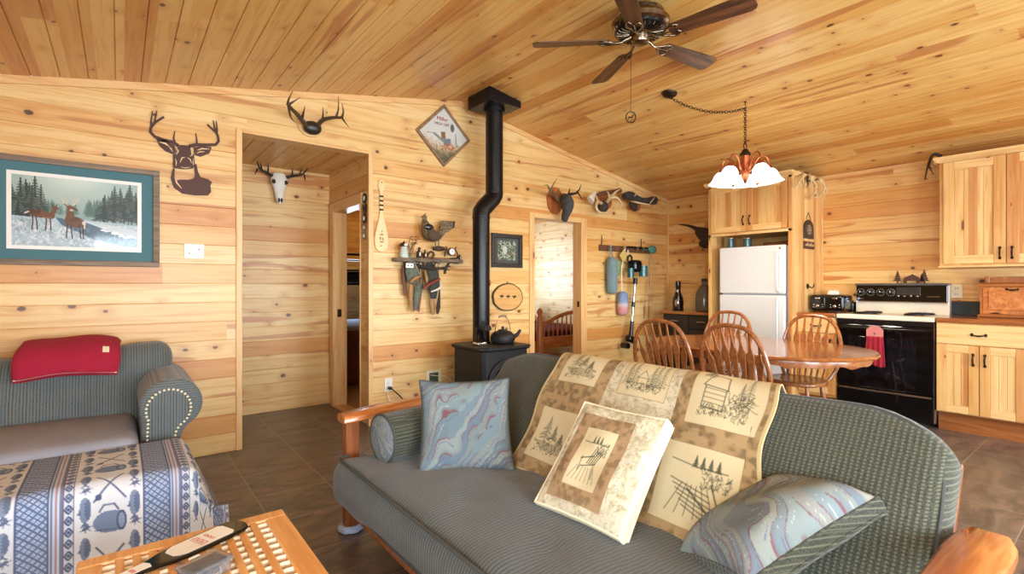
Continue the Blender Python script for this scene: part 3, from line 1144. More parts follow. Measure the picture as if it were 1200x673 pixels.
def sketch(cv, x0, x1, y0, y1, kind, seed):
    """stitched line drawing of a lakeside scene on a cream block"""
    rd = random.Random(seed)
    cv.rect(x0, x1, y0, y1, (208, 194, 156))
    mx, my = (x1 - x0), (y1 - y0)
    ax, bx, ay, by = x0 + mx * 0.1, x1 - mx * 0.1, y0 + my * 0.1, y1 - my * 0.1

    def P(u, v):
        return (ax + (bx - ax) * u, ay + (by - ay) * v)

    def ln(*p, w=0.9, a=0.75):
        cv.line([P(*q) for q in p], w * 1.25, INK, min(1, a * 1.15))

    def tree(u, v, h, w):
        x, y = P(u, v)
        hh, ww = h * (by - ay), w * (bx - ax)
        cv.line([(x, y), (x, y + hh)], 0.9, INK, 0.8)
        for i in range(16):
            f = i / 16
            yy = y + hh * (0.1 + 0.88 * f)
            for sg in (-1, 1):
                L = ww * 0.5 * (1 - f) * rd.uniform(0.6, 1.15)
                cv.line([(x, yy + L * 0.2), (x + sg * L, yy - L * rd.uniform(0.0, 0.4))], 1.1, INK, 0.75)

    def scrub(u0, u1, v0, v1, n):
        for _ in range(n * 2):
            u, v = rd.uniform(u0, u1), rd.uniform(v0, v1)
            ln((u, v), (u + rd.uniform(-.05, .05), v + rd.uniform(0.01, .07)), w=0.8, a=0.7)
    if kind == 'trees':
        tree(0.25, 0.3, 0.65, 0.4)
        tree(0.5, 0.35, 0.4, 0.3)
        tree(0.75, 0.3, 0.3, 0.25)
        for i in range(6):
            ln((0.0 + 0.05 * i, 0.28 - 0.035 * i), (0.9, 0.3 - 0.04 * i))
        scrub(0, 1, 0, 0.3, 30)
    if kind == 'forest':
        for u, h in ((0.05, 0.8), (0.2, 0.95), (0.8, 0.85), (0.95, 0.95), (0.68, 0.7)):
            tree(u, 0.1, h, 0.26)
        ln((0.3, 0.35), (0.45, 0.55), (0.6, 0.35), (0.3, 0.35))
        ln((0.33, 0.35), (0.33, 0.2), (0.58, 0.2), (0.58, 0.35))
        scrub(0.05, 0.95, 0, 0.2, 50)
    if kind == 'cabin':
        ln((0.08, 0.55), (0.2, 0.78), (0.48, 0.74), (0.52, 0.5), (0.08, 0.55), w=1.3)
        for i in range(5):
            ln((0.12, 0.5 - 0.08 * i), (0.5, 0.47 - 0.08 * i))
        ln((0.12, 0.54), (0.12, 0.16), (0.5, 0.14), (0.5, 0.5), w=1.2)
        tree(0.12, 0.7, 0.32, 0.25)
        tree(0.88, 0.2, 0.7, 0.3)
        tree(0.76, 0.25, 0.45, 0.2)
        cx, cy = P(0.64, 0.86)
        cv.line([(cx + 4 * math.cos(t * 0.5), cy + 4 * math.sin(t * 0.5)) for t in range(14)], 0.8, INK, 0.8)
        scrub(0.05, 0.95, 0.0, 0.22, 50)
        scrub(0.55, 0.95, 0.2, 0.45, 30)
    if kind == 'chair':
        for i in range(5):
            ln((0.62 + 0.07 * i, 0.72 - 0.02 * i), (0.42 + 0.07 * i, 0.38), w=1.6)
        ln((0.15, 0.45), (0.62, 0.55), w=1.8)
        ln((0.2, 0.5), (0.2, 0.2), w=1.4)
        ln((0.7, 0.35), (0.78, 0.1), w=1.6)
        ln((0.25, 0.3), (0.75, 0.4), w=1.6)
        for i in range(7):
            ln((0.15 + 0.1 * i, 0.3), (-0.02 + 0.16 * i, 0.0), w=0.9)
        for i in range(3):
            tree(0.4 + 0.14 * i, 0.8, 0.16, 0.09)
        ln((0.0, 0.82), (0.3, 0.8), (0.9, 0.8), w=1.2)
        scrub(0.65, 1, 0.55, 0.8, 30)
    if kind == 'dock':
        for i in range(6):
            ln((0.1 + 0.05 * i, 0.55 - 0.07 * i), (0.75 + 0.03 * i, 0.42 - 0.08 * i), w=1.2)
        for i in range(6):
            ln((0.3 + 0.08 * i, 0.52), (0.1 + 0.16 * i, 0.05), w=0.9)
        ln((0.4, 0.45), (0.75, 0.2), w=2.0)
        ln((0.75, 0.6), (0.9, 0.3), w=1.6)
        for i in range(4):
            tree(0.45 + 0.12 * i, 0.78, 0.2, 0.1)
        ln((0.05, 0.85), (0.5, 0.8), (0.95, 0.82), w=1.1)
        scrub(0.6, 1, 0.5, 0.75, 40)


def mottled(cv, x0, x1, y0, y1, c0, c1, c2, seed, leaf=None):
    rs = np.random.RandomState(seed)
    n1 = vnoise(cv.w, cv.h, 8, rs)
    n2 = vnoise(cv.w, cv.h, 3.5, rs)
    m = ((cv.X >= x0) & (cv.X < x1) & (cv.Y >= y0) & (cv.Y < y1)).astype(float)
    cv.put(m, c0)
    cv.put(m * np.clip((n1 - 0.4) * 3, 0, 1), c1, 0.9)
    cv.put(m * np.clip((n2 * 0.6 + n1 * 0.4 - 0.55) * 6, 0, 1), c2, 0.55)
    if leaf:
        rd = random.Random(seed)
        for _ in range(int((x1 - x0) * (y1 - y0) / 70)):
            x, y = rd.uniform(x0, x1), rd.uniform(y0, y1)
            a = rd.uniform(0, 6.28)
            L = rd.uniform(3, 7)
            q = (max(x0, min(x1 - 1, x + L * math.cos(a))), max(y0, min(y1 - 1, y + L * math.sin(a))))
            cv.line([(x, y), q], 1.0, leaf, 0.7)


TAN = ((170, 144, 104), (142, 116, 80), (106, 98, 74))
IVO = ((210, 202, 176), (192, 182, 150), (164, 154, 124))

QS = 1.6
QW, QH = int(240 * QS), int(172 * QS)
cv = Cv(QW, QH, (176, 142, 94))
mottled(cv, 0, QW, 0, QH, *TAN, 21)
mottled(cv, 82 * QS, 160 * QS, 76 * QS, QH, *IVO, 22, leaf=(120, 128, 92))
mottled(cv, 0, QW, QH - 4, QH, *IVO, 24)
for (x0, x1, y0, y1, k, sd) in ((16, 68, 104, 158, 'trees', 1), (96, 148, 104, 158, 'forest', 2), (172, 232, 92, 160, 'cabin', 3), (12, 66, 18, 72, 'trees', 4), (94, 146, 16, 68, 'chair', 5), (162, 226, 12, 74, 'dock', 6)):
    x0, x1, y0, y1 = (q * QS for q in (x0, x1, y0, y1))
    cv.rect(x0 - 1, x1 + 1, y0 - 1, y1 + 1, (158, 132, 90))
    sketch(cv, x0, x1, y0, y1, k, sd)
for x in (0, QW - 5):
    cv.rect(x, x + 5, 0, QH, (196, 178, 132))
cv.rect(0, QW, 0, 5, (196, 178, 132))
# profile: from behind the top, over it, down the front of the back cushion
fr_ = []
hb = BL / 2 + 0.055
prof = [(hb - 0.16, -BT / 2 - 0.030), (hb - 0.06, -BT / 2 - 0.024), (hb - 0.004, -BT / 2 + 0.02), (hb + 0.012, 0.0), (hb + 0.006, BT / 2 - 0.03), (hb - 0.04, BT / 2 + 0.016), (hb - 0.14, BT / 2 + 0.034), (hb - 0.30, BT / 2 + 0.042), (hb - 0.46, BT / 2 + 0.040), (hb - 0.58, BT / 2 + 0.040), (hb - 0.665, BT / 2 + 0.060)]
prof = [(p.x, p.z) for p in spline([(a, 0, b) for a, b in prof], 8)]
acc = [0]
for a, b in zip(prof[:-1], prof[1:]):
    acc.append(acc[-1] + math.hypot(b[0] - a[0], b[1] - a[1]))


def along(s):
    d = s * acc[-1]
    for i in range(len(prof) - 1):
        if acc[i + 1] >= d:
            f = (d - acc[i]) / (acc[i + 1] - acc[i])
            return prof[i][0] + f * (prof[i + 1][0] - prof[i][0]), prof[i][1] + f * (prof[i + 1][1] - prof[i][1])
    return prof[-1]


ysg = 1 if (BF.to_3x3() @ V((0, 1, 0))).y > 0 else -1


def quilt(u, v):
    s = 0.20 + 0.80 * (1 - v)
    a, b = along(s)
    y = 1.905 - 1.07 * u
    edge = 0.012 * math.sin(14 * v + 1) * (u < 0.05 or u > 0.95)
    sk = 0.10 * (v - 0.5) * (1 - u) + (v - 1) * 0.10 * u
    wob = 0.004 * math.sin(22 * u + 5 * v) + 0.004 * math.sin(11 * v + 7 * u)
    yy = y + edge + sk
    return BF @ V((a, ysg * (yy - 1.375), b + wob + 0.003))


mb = MB()
cv.mesh(mb, quilt)
q = O('quilt_throw', mb, M['cloth'], angle=180)
m = q.modifiers.new('Solidify', 'SOLIDIFY')
m.thickness = 0.007
m.offset = 1
tag(q, 'tan and cream patchwork quilt with stitched cabin scenes draped over the futon back', 'quilt')

cv = Cv(200, 200, (176, 142, 94))
mottled(cv, 0, 200, 0, 200, *IVO, 31, leaf=(126, 132, 110))
mottled(cv, 20, 150, 18, 176, (164, 136, 100), (142, 114, 82), (120, 106, 80), 32)
sketch(cv, 48, 124, 44, 150, 'chair', 9)
QP = thing('quilted_pillow', 'square patchwork pillow with a stitched deck chair leaning on the quilt', 'pillow', (1.3, 1.2, 0.43))
pillow(QP, 'pillow', (1.375, 1.215, 0.597), (0.03, -0.37, 0.0), (0.29, 0.03, 0.32), 0.365, 0.43, 0.05, cv, M['cloth'], M['cream'], edge=0.055, pinch=0.04)


# ------------------------------------------------------------------ loveseat with rolled arms
LS = thing('loveseat', 'grey blue ribbed loveseat with rolled arms against the pine wall', 'sofa', (-0.45, 3.7, 0))
LX0, LX1 = -1.12, 0.10
mb = MB()
mb.box(LX0 + 0.02, LX1 + 0.12, 3.24, 4.15, 0.06, 0.30)
O('base', mb, M['sofaX'], LS, bevel=0.02)
mb = MB()


def ls_seat(x, y, z, q):
    return (q.x, q.y, q.z + 0.03 * (1 - x * x) * (1 - y * y) * (z > 0))


mb.softbox((1.18, 0.72, 0.19), 0.06, (12, 8, 3), T((LX0 + LX1) / 2, 3.50, 0.385), ls_seat)
O('seat_cushion', mb, M['sofaseat'], LS, angle=80)


def ls_back(x, y, z, q):
    top = 0.0
    if z > -0.2:
        e = max(0.0, (x - 0.25) / 0.75)
        top = (0.055 * math.sin(min(1, e) * PI * 0.62) - 0.03 * math.exp(-((x - 0.45) / 0.2) ** 2)) * (z + 0.2) / 1.2
    puff = -0.05 * (1 - z * z) * (1 - x ** 4) * (y < 0)
    wr = 0.008 * math.sin(9 * x + 4 * z) * (y < 0)
    return (q.x + 0.02 * (z + 1) * (x > 0.8), q.y + puff + wr + 0.045 * z, q.z + top)


mb.v = []
mb = MB()
mb.softbox((1.34, 0.26, 0.52), 0.085, (18, 3, 10), T(-0.43, 3.975, 0.565), ls_back)
O('back_cushion', mb, M['sofaX'], LS, angle=80)


def loveseat_arm(xo, sgn):
    # scroll outline in the XZ plane, centre of the roll (xo, .64)
    c = (xo + sgn * 0.012, 0.592)
    r = 0.142
    out = []
    for i in range(25):
        t = math.radians(205 - (205 + 62) * i / 24)
        out.append((c[0] + sgn * r * math.cos(t) * 1.02, c[1] + r * math.sin(t)))
    out.append((xo + sgn * 0.055, 0.42))
    out.append((xo + sgn * 0.045, 0.36))
    out.append((xo + sgn * 0.045, 0.06))
    out.append((xo - sgn * 0.125, 0.06))
    out.append((xo - sgn * 0.125, 0.42))
    if sgn < 0:
        out = out[::-1]
    mb = MB()
    MX = Mx(((1, 0, 0, 0), (0, 0, -1, 0), (0, 1, 0, 0), (0, 0, 0, 1)))
    mb.prism(out, -4.08, -3.305, MX)
    arm = O('arm', mb, M['sofaR'], LS, bevel=0.014, angle=50)
    # front panel inside a puffed border
    cx, cz = xo - sgn * 0.02, 0.47
    inn = [(cx + (x - cx) * 0.70 - sgn * 0.005, cz + (z - cz) * 0.76 + 0.01) for x, z in out]
    mb = MB()
    mb.prism(inn, 3.2895 * -1, 3.285 * -1, MX)
    mb = MB()
    mb.prism(inn, -3.31, -3.292, MX)
    O('arm_panel', mb, M['sofaX'], arm, bevel=0.006)
    return arm, inn


def nails(arm, inn):
    # studs along the panel outline
    pts = [V((x, 0, z)) for x, z in inn]
    L = []
    for a, b in zip(pts, pts[1:] + pts[:1]):
        L.append((a, b, (b - a).length))
    tot = sum(q[2] for q in L)
    n = int(tot / 0.021)
    first = None
    for i in range(n):
        d = tot * i / n
        for a, b, l in L:
            if d <= l:
                p = a.lerp(b, d / l)
                break
            d -= l
        if p.z < 0.37:
            continue
        if first is None:
            m = MB()
            m.ell((0, 0, 0), (0.0065, 0.004, 0.0065), None, 8, 6)
            first = bpy.data.objects.new('nailhead', bpy.data.meshes.new('nailhead'))
            first.data.from_pydata(m.v, [], m.f)
            first.data.materials.append(M['cream'])
            o = first
        else:
            o = first.copy()
        COL.objects.link(o)
        o.parent = arm
        L0 = ROOTLOC[LS.name]
        o.location = (p.x - L0[0], 3.291 - L0[1], p.z - L0[2])


arm, inn = loveseat_arm(0.215, 1)
nails(arm, inn)
loveseat_arm(-1.10 - 0.02 + 0.03, -1)
for x in (-1.02, 0.18):
    for y in (3.34, 4.05):
        mb = MB()
        mb.lathe([(0.022, 0.0), (0.03, 0.03), (0.026, 0.07)], 12, T(x, y, 0))
        O('leg', mb, M['oakZ'], LS)

# folded crimson blanket lying over the top of the loveseat back
RB = thing('folded_blanket', 'folded crimson blanket lying over the back of the loveseat', 'blanket', (-0.2, 3.85, 0.78))
prof = [(3.782, 0.725), (3.782, 0.765), (3.80, 0.82), (3.85, 0.862), (3.93, 0.882), (4.02, 0.888)]
prof = [(p.x, p.y) for p in spline([(a, b, 0) for a, b in prof], 5)]
hw = 0.235
vs = []
K = len(prof)


def rb(thick, lift):
    def fn(u, v):
        i = v * (K - 1)
        k = min(K - 2, int(i))
        f = i - k
        y = prof[k][0] * (1 - f) + prof[k + 1][0] * f
        z = prof[k][1] * (1 - f) + prof[k + 1][1] * f
        x = -0.232 + (2 * u - 1) * hw * (1 + 0.03 * math.sin(5 * v)) + 0.012 * v + (-0.015 * (u - 0.5)) * (1 - v) * 2
        e = math.sin(PI * min(1, max(0, u))) ** 0.3
        ee = e * min(1.0, (v * (1 - v) * 40)) ** 0.4
        d = lift + thick * ee
        return (x, y - d * (1 - v) * 0.9, z + d * (0.35 + 0.65 * v) + 0.006 * math.sin(8 * u + 2 * v) * e - 0.012 * math.sin(u * 7 + 1) * (v < 0.1))
    return fn


mb = MB()
mb.grid(30, 26, rb(0.045, 0.012))
mb.grid(30, 26, rb(-0.004, 0.006))
O('blanket_body', mb, M['red'], RB, angle=180)
mb = MB()
f0 = rb(0.03, 0.014)
mb.tube([f0(0.01 + 0.98 * i / 28, 0.045) for i in range(29)], 0.0035, 6)
O('piping', mb, M['cream'], RB)['label'] = 'white piping along the front hem'
mb = MB()
f1 = rb(0.047, 0.0135)
mb.grid(4, 4, lambda u, v: f1(0.82 + 0.065 * u, 0.40 + 0.12 * v))
o = O('care_tag', mb, M['cream'], RB)
o['label'] = 'small white tag'

# ------------------------------------------------------------------ ottoman under a lodge blanket
OT = thing('ottoman', 'low ottoman under the fish patterned throw in front of the loveseat', 'ottoman', (-0.38, 2.86, 0))
mb = MB()
mb.softbox((1.20, 0.48, 0.30), 0.05, (6, 4, 3), T(-0.36, 2.855, 0.275))
O('cushion', mb, M['sofaseat'], OT)
for x in (-0.9, 0.18):
    for y in (2.68, 3.03):
        mb = MB()
        mb.lathe([(0.02, 0.0), (0.028, 0.06), (0.028, 0.13)], 12, T(x, y, 0))
        O('leg', mb, M['oakZ'], OT)

DK, MD, LT, WH = (74, 88, 118), (104, 124, 158), (160, 178, 204), (222, 226, 230)
BWD, BHT = 500, 310
cv = Cv(BWD, BHT, WH)


def fishy(cv, x, y, L, rot=PI / 2):
    cr, sr = math.cos(rot), math.sin(rot)
    cv.ell(x, y, L * 0.5, L * 0.17, (126, 142, 168), 1, rot)
    cv.ell(x + 0.1 * L * sr, y - 0.1 * L * cr * 0, L * 0.4, L * 0.10, (92, 106, 136), 0.9, rot)
    p = [(-0.45, 0), (-0.66, 0.17), (-0.6, 0), (-0.66, -0.17)]
    cv.poly([(x + L * (a * cr - b * sr), y + L * (a * sr + b * cr)) for a, b in p], (98, 112, 142))
    p = [(0.05, 0.14), (-0.12, 0.26), (-0.16, 0.12)]
    cv.poly([(x + L * (a * cr - b * sr), y + L * (a * sr + b * cr)) for a, b in p], (98, 112, 142))
    for i in range(5):
        a = -0.3 + 0.14 * i
        cv.ell(x + L * a * cr, y + L * a * sr, 1, 1, (62, 76, 104), 0.8)


def bug(cv, x, y):
    cv.ell(x, y, 4, 2.2, (96, 110, 140), 1, 0.5)
    for a in (0.3, 1.2, 2.2, 3.6, 4.6, 5.5):
        cv.line([(x, y), (x + 6 * math.cos(a), y + 5 * math.sin(a))], 1.2, (86, 100, 130), 0.9)


def band_diamond(x0, x1):
    cv.rect(x0, x1, 0, BHT, (88, 106, 146))
    p = 7.6
    u = (cv.X - x0 + 0.0) / p
    v = cv.Y / p
    a, b = u + v, u - v
    da, db = np.abs(a - np.round(a)), np.abs(b - np.round(b))
    inside = ((cv.X >= x0) & (cv.X < x1))
    cv.put((inside & (da > 0.17) & (db > 0.17)).astype(float), (186, 202, 224), 0.9)
    cv.put((inside & (da > 0.38) & (db > 0.38)).astype(float), (124, 142, 176), 0.9)
    for x in (x0, x1 - 2):
        cv.rect(x, x + 2, 0, BHT, (84, 96, 128))


def band_lines(x0, x1):
    cv.rect(x0, x1, 0, BHT, (200, 210, 224))
    n = 3
    for i in range(n):
        x = x0 + (x1 - x0) * (i + 0.5) / n
        cv.rect(x - 0.9, x + 0.9, 0, BHT, (112, 128, 160) if i != 1 else (172, 136, 142))


def band_chain(x0, x1):
    cv.rect(x0, x1, 0, BHT, (206, 214, 226))
    cx = (x0 + x1) / 2
    p = 13.0
    u = np.abs(cv.X - cx) / ((x1 - x0) / 2 * 0.86)
    v = np.abs((cv.Y / p) - np.round(cv.Y / p)) * 2
    ins = (cv.X >= x0) & (cv.X < x1)
    cv.put((ins & (u + v < 1.0)).astype(float), (70, 82, 112))
    cv.put((ins & (u + v < 0.6)).astype(float), (150, 166, 194))
    cv.put((ins & (u + v < 0.34)).astype(float), (78, 92, 124))
    for x in (x0, x1 - 1.5):
        cv.rect(x, x + 1.5, 0, BHT, (122, 106, 128))


def band_motif(x0, x1, ph):
    for x in (x0 + 9, x1 - 9):
        y = ph
        while y < BHT:
            fishy(cv, x, y % BHT, 30 if (int(y / 40) % 2) else 26)
            bug(cv, x + 1, (y + 23) % BHT)
            y += 44
    cx = (x0 + x1) / 2
    y = ph - 40
    while y < BHT + 40:
        cv.line([(cx - 15, y), (cx + 13, y + 38)], 2.4, (84, 98, 130))
        cv.line([(cx + 15, y), (cx - 13, y + 38)], 2.0, (84, 98, 130))
        cv.ell(cx - 11, y + 4, 3.5, 3.5, (74, 88, 118))
        cv.ell(cx, y - 26, 16, 13, (120, 138, 168))
        cv.ell(cx + 11, y - 26, 5, 12, (82, 96, 128))
        cv.ell(cx + 11, y - 26, 3, 9, (142, 158, 186))
        cv.line([(cx - 10, y - 13), (cx - 6, y - 6), (cx + 4, y - 6), (cx + 8, y - 13)], 2, (84, 98, 130))
        cv.line([(cx - 14, y - 34), (cx + 6, y - 36)], 1.5, (82, 96, 128), 0.8)
        y += 92


x = -81
ph = 30
seq = [('m', 65), ('d', 29), ('l', 11), ('c', 11)]
while x < BWD:
    for k, wd in seq:
        if k == 'm':
            band_motif(x, x + wd, ph)
            ph += 17
        elif k == 'd':
            band_diamond(x, x + wd)
        elif k == 'l':
            band_lines(x, x + wd)
        else:
            band_chain(x, x + wd)
        x += wd
cv.put(vnoise(BWD, BHT, 40) * 0.6, (150, 164, 190), 0.3)

TOPZ = 0.452
OY0, OY1 = 2.60, 3.125   # front and back edge of the top


def drape(u, v):
    """u across (left to right), v from the back edge of the top to the hem at the floor"""
    x = -1.02 + 1.29 * u
    s = v * 1.02                      # metres of cloth from the back edge
    over = max(0.0, x - 0.235)
    Lt = OY1 - OY0
    if s < Lt - 0.05:
        y, z = OY1 - s, TOPZ - 0.004 * (s / Lt) ** 2
        sl = 0
    else:
        a = (s - (Lt - 0.05))
        if a < 0.11:
            t = a / 0.11 * PI / 2
            y, z = OY0 + 0.05 - 0.07 * math.sin(t), TOPZ - 0.004 - 0.07 * (1 - math.cos(t))
        else:
            y = OY0 - 0.02 - 0.10 * (a - 0.11)
            z = TOPZ - 0.074 - (a - 0.11) * 0.985
        sl = min(1.0, a / 0.3)
    z += 0.008 * math.sin(7 * u + 3) * math.sin(PI * min(1, v * 1.3))
    y -= sl * (0.022 * math.sin(16 * u + 0.7) + 0.012 * math.sin(31 * u))
    return V((x, y, max(0.004, z)))


# the cloth also runs over the right end and down to the floor there
def drape2(u, v):
    uw = 1.0
    W = 1.29
    x_m = u * (W + 0.36)
    if x_m <= W - 0.05:
        return drape(x_m / W, v)
    a = x_m - (W - 0.05)
    p = drape(1.0 - 0.05 / W, v)
    topd = TOPZ - p.z
    if a < 0.10:
        t = a / 0.10 * PI / 2
        dx, dz = 0.065 * math.sin(t), 0.065 * (1 - math.cos(t))
    else:
        dx, dz = 0.065 + 0.40 * (a - 0.10), 0.065 + (a - 0.10) * 0.92
    z = max(0.004, p.z - dz * (1.0 if topd < 0.02 else max(0.0, 1 - topd / 0.2)))
    k = 1.0 if topd < 0.02 else max(0.25, 1 - topd / 0.4)
    return V((p.x + dx * (1 if k == 1 else 0.9), p.y + (0.012 * math.sin(30 * v) if a > 0.1 else 0), z))


mb = MB()
cv.a = np.ascontiguousarray(cv.a[::-1])
cv.mesh(mb, drape2)
bl = O('blanket', mb, M['cloth'], angle=180)
bl.name = 'throw_blanket'
m = bl.modifiers.new('Solidify', 'SOLIDIFY')
m.thickness = 0.006
m.offset = 1
tag(bl, 'blue and white throw blanket with fish and diamond bands covering the ottoman', 'blanket')

# ------------------------------------------------------------------ coffee table with a slatted lattice top
CT = thing('coffee_table', 'light wood coffee table with a lattice slat top in front of the futon', 'table', (0.19, 1.55, 0))
CX0, CX1, CY0, CY1, CZ = -0.10, 0.475, 1.02, 1.985, 0.42
fw = 0.06
for nm, b in (('top_rail', (CX0, CX1, CY1 - fw, CY1)), ('top_rail', (CX0, CX1, CY0, CY0 + fw))):
    mb = MB()
    mb.box(b[0], b[1], b[2], b[3], CZ - 0.03, CZ)
    O(nm, mb, M['tablewood'], CT, smooth=False, bevel=0.006)
for (a, b) in ((CX0, CX0 + fw), (CX1 - fw - 0.01, CX1)):
    mb = MB()
    mb.box(a, b, CY0 + fw, CY1 - fw, CZ - 0.03, CZ)
    O('top_stile', mb, M['tablewood'], CT, smooth=False, bevel=0.006)
ncol = 11
cx0, cx1 = CX0 + fw, CX1 - fw - 0.01
pit = (cx1 - cx0) / ncol
for i in range(1, ncol):
    x = cx0 + pit * i
    mb = MB()
    mb.box(x - pit * 0.26, x + pit * 0.26, CY0 + fw, CY1 - fw, CZ - 0.016, CZ - 0.001)
    O('long_slat', mb, M['tablewood'], CT, smooth=False, bevel=0.002)
mb = MB()
k = 0
yy = CY1 - fw - 0.016
cross = None
while yy > CY0 + fw:
    # one rounded cross slat under the long slats
    if cross is None:
        mb = MB()
        mb.tube([(cx0, 0, 0), ((cx0 + cx1) / 2, 0, 0), (cx1, 0, 0)], 0.012, 12, None, 0.55)
        cross = O('cross_slat', mb, M['slat'], None, angle=60)
        o = cross
    else:
        o = cross.copy()
        COL.objects.link(o)
    o.parent = CT
    L0 = ROOTLOC[CT.name]
    o.location = (-L0[0], yy - L0[1], CZ - 0.0165 - L0[2])
    yy -= 0.043
for (a, b) in ((CX0, CX1),):
    for y in (CY0 + 0.03, CY1 - 0.03):
        mb = MB()
        mb.box(a + 0.05, b - 0.05, y - 0.01, y + 0.01, CZ - 0.10, CZ - 0.03)
        O('apron', mb, M['tablewood'], CT, smooth=False, bevel=0.003)
for x in (CX0 + 0.03, CX1 - 0.03):
    mb = MB()
    mb.box(x - 0.01, x + 0.01, CY0 + 0.05, CY1 - 0.05, CZ - 0.10, CZ - 0.03)
    O('apron', mb, M['tablewood'], CT, smooth=False, bevel=0.003)
    for y in (CY0 + 0.03, CY1 - 0.03):
        mb = MB()
        mb.box(x - 0.028, x + 0.028, y - 0.028, y + 0.028, 0, CZ - 0.03)
        O('leg', mb, M['tablewood'], CT, smooth=False, bevel=0.005)
mb = MB()
mb.box(CX0 + 0.02, CX1 - 0.02, CY0 + 0.02, CY1 - 0.02, 0.13, 0.15)
O('shelf', mb, M['slat'], CT, smooth=False, bevel=0.003)

# dark bottle shaped board with paper labels lying on the table
p0, p1 = V((-0.06, 1.745, CZ)), V((0.338, 1.93, CZ))
d = (p1 - p0)
BLn = d.length
d.normalize()
F = frame(p0 + V((0, 0, 0.001)), d, V((-d.y, d.x, 0)), (0, 0, 1))
BS = thing('bottle_shaped_board', 'dark flat bottle shaped board with white and red labels on the coffee table', 'board', tuple((p0 + p1) / 2))
half = [(0.0, 0.017), (0.03, 0.018), (0.10, 0.021), (0.145, 0.03), (0.19, 0.045), (0.24, 0.052), (0.33, 0.053), (0.40, 0.05), (0.422, 0.038), (BLn, 0.0)]
half = [(a * BLn / 0.4318, b) for a, b in half]
half[-1] = (BLn, 0.012)
out = [(a, -b) for a, b in half] + [(a, b) for a, b in half[::-1]]
mb = MB()
mb.prism(out, 0.0, 0.012, F)
O('board_body', mb, M['blackgloss'], BS, bevel=0.004)
for (a0, a1, wd, txt) in ((0.205, 0.365, 0.042, 'big'), (0.055, 0.135, 0.0165, 'neck')):
    mb = MB()
    a0 *= BLn / 0.4318
    a1 *= BLn / 0.4318
    if txt == 'big':
        lp = [(a0 - 0.012, -0.02), (a0, -0.034), (a0 + 0.02, -wd), (a1, -wd), (a1 + 0.012, -0.03), (a1 + 0.012, 0.03), (a1, wd), (a0 + 0.02, wd), (a0, 0.034), (a0 - 0.012, 0.02)]
    else:
        lp = [(a0, -wd), (a1, -wd * 1.25), (a1 + 0.006, 0), (a1, wd * 1.25), (a0, wd)]
    mb.prism(lp, 0.0125, 0.0132, F)
    lab = O('label', mb, M['plastic'], BS, smooth=False)
    lab['label'] = 'white paper label with red lettering'
    rm = M.setdefault('redink', simple('red print', lin(190, 50, 44), 0.6, 0, 0.1))
    # rows of red letter strokes, too small in the photo to read
    rows = [((a0 + a1) / 2 - 0.005, 0.034, 0.026), ((a0 + a1) / 2 + 0.028, 0.026, 0.012)] if txt == 'big' else [((a0 + a1) / 2, 0.013, 0.012)]
    for (cx, hw_, hh) in rows:
        mb = MB()
        n = 6
        for i in range(n):
            y = -hw_ + 2 * hw_ * (i + 0.5) / n
            w_ = hw_ / n * 0.62
            mb.prism([(cx - hh / 2, y - w_), (cx + hh / 2, y - w_), (cx + hh / 2, y - w_ * 0.2), (cx - hh / 2, y - w_ * 0.2)], 0.0133, 0.0137, F)
            if i % 2 == 0:
                mb.prism([(cx + hh / 2 - 0.003, y - w_), (cx + hh / 2, y - w_), (cx + hh / 2, y + w_), (cx + hh / 2 - 0.003, y + w_)], 0.0133, 0.0137, F)
            else:
                mb.prism([(cx - 0.0015, y - w_), (cx + 0.0015, y - w_), (cx + 0.0015, y + w_), (cx - 0.0015, y + w_)], 0.0133, 0.0137, F)
        O('lettering', mb, rm, lab, smooth=False)

# small clear lidded box
PB = thing('clear_plastic_box', 'small clear lidded plastic box beside the bottle shaped board', 'box', (0.19, 1.69, CZ))
gl = G('clear plastic', 0.08)
gl.b.inputs['Transmission Weight'].default_value = 0.85
gl.b.inputs['IOR'].default_value = 1.3
gl.base(gl.mix(gl.noise(gl.obj(), 40, 2), lin(224, 226, 232), lin(236, 238, 244)))
M['clear'] = gl.m
FB = frame((0.185, 1.665, CZ + 0.001), d, V((-d.y, d.x, 0)), (0, 0, 1))
mb = MB()
mb.softbox((0.115, 0.08, 0.034), 0.012, (3, 3, 2), FB @ T(0, -0.012, 0.017))
O('box_body', mb, M['clear'], PB)
mb = MB()
mb.softbox((0.12, 0.085, 0.012), 0.005, (3, 3, 1), FB @ T(0, -0.012, 0.040))
O('lid', mb, M['clear'], PB)
mb = MB()
mb.softbox((0.03, 0.014, 0.008), 0.003, (2, 2, 1), FB @ T(0, 0.034, 0.042))
O('latch', mb, M['plastic'], PB)
mb = MB()
for i in range(9):
    mb.ell((random.uniform(-0.045, 0.045), random.uniform(-0.042, 0.018), 0.010 + 0.008 * (i % 2)), (0.011, 0.008, 0.007), FB, 8, 6)
o = O('contents', mb, simple('dark beads', lin(90, 70, 74), 0.4, 0, 0.5, 60), PB)
o['kind'] = 'stuff'
# ------------------------------------------------------------------ kitchen joinery (fronts face -x)
def bx(name, mat, parent, b, bevel=0.003, smooth=False, label=None):
    mb = MB()
    mb.box(*b)
    o = O(name, mb, M[mat] if isinstance(mat, str) else mat, parent, smooth=smooth, bevel=bevel)
    if label:
        o['label'] = label
    return o


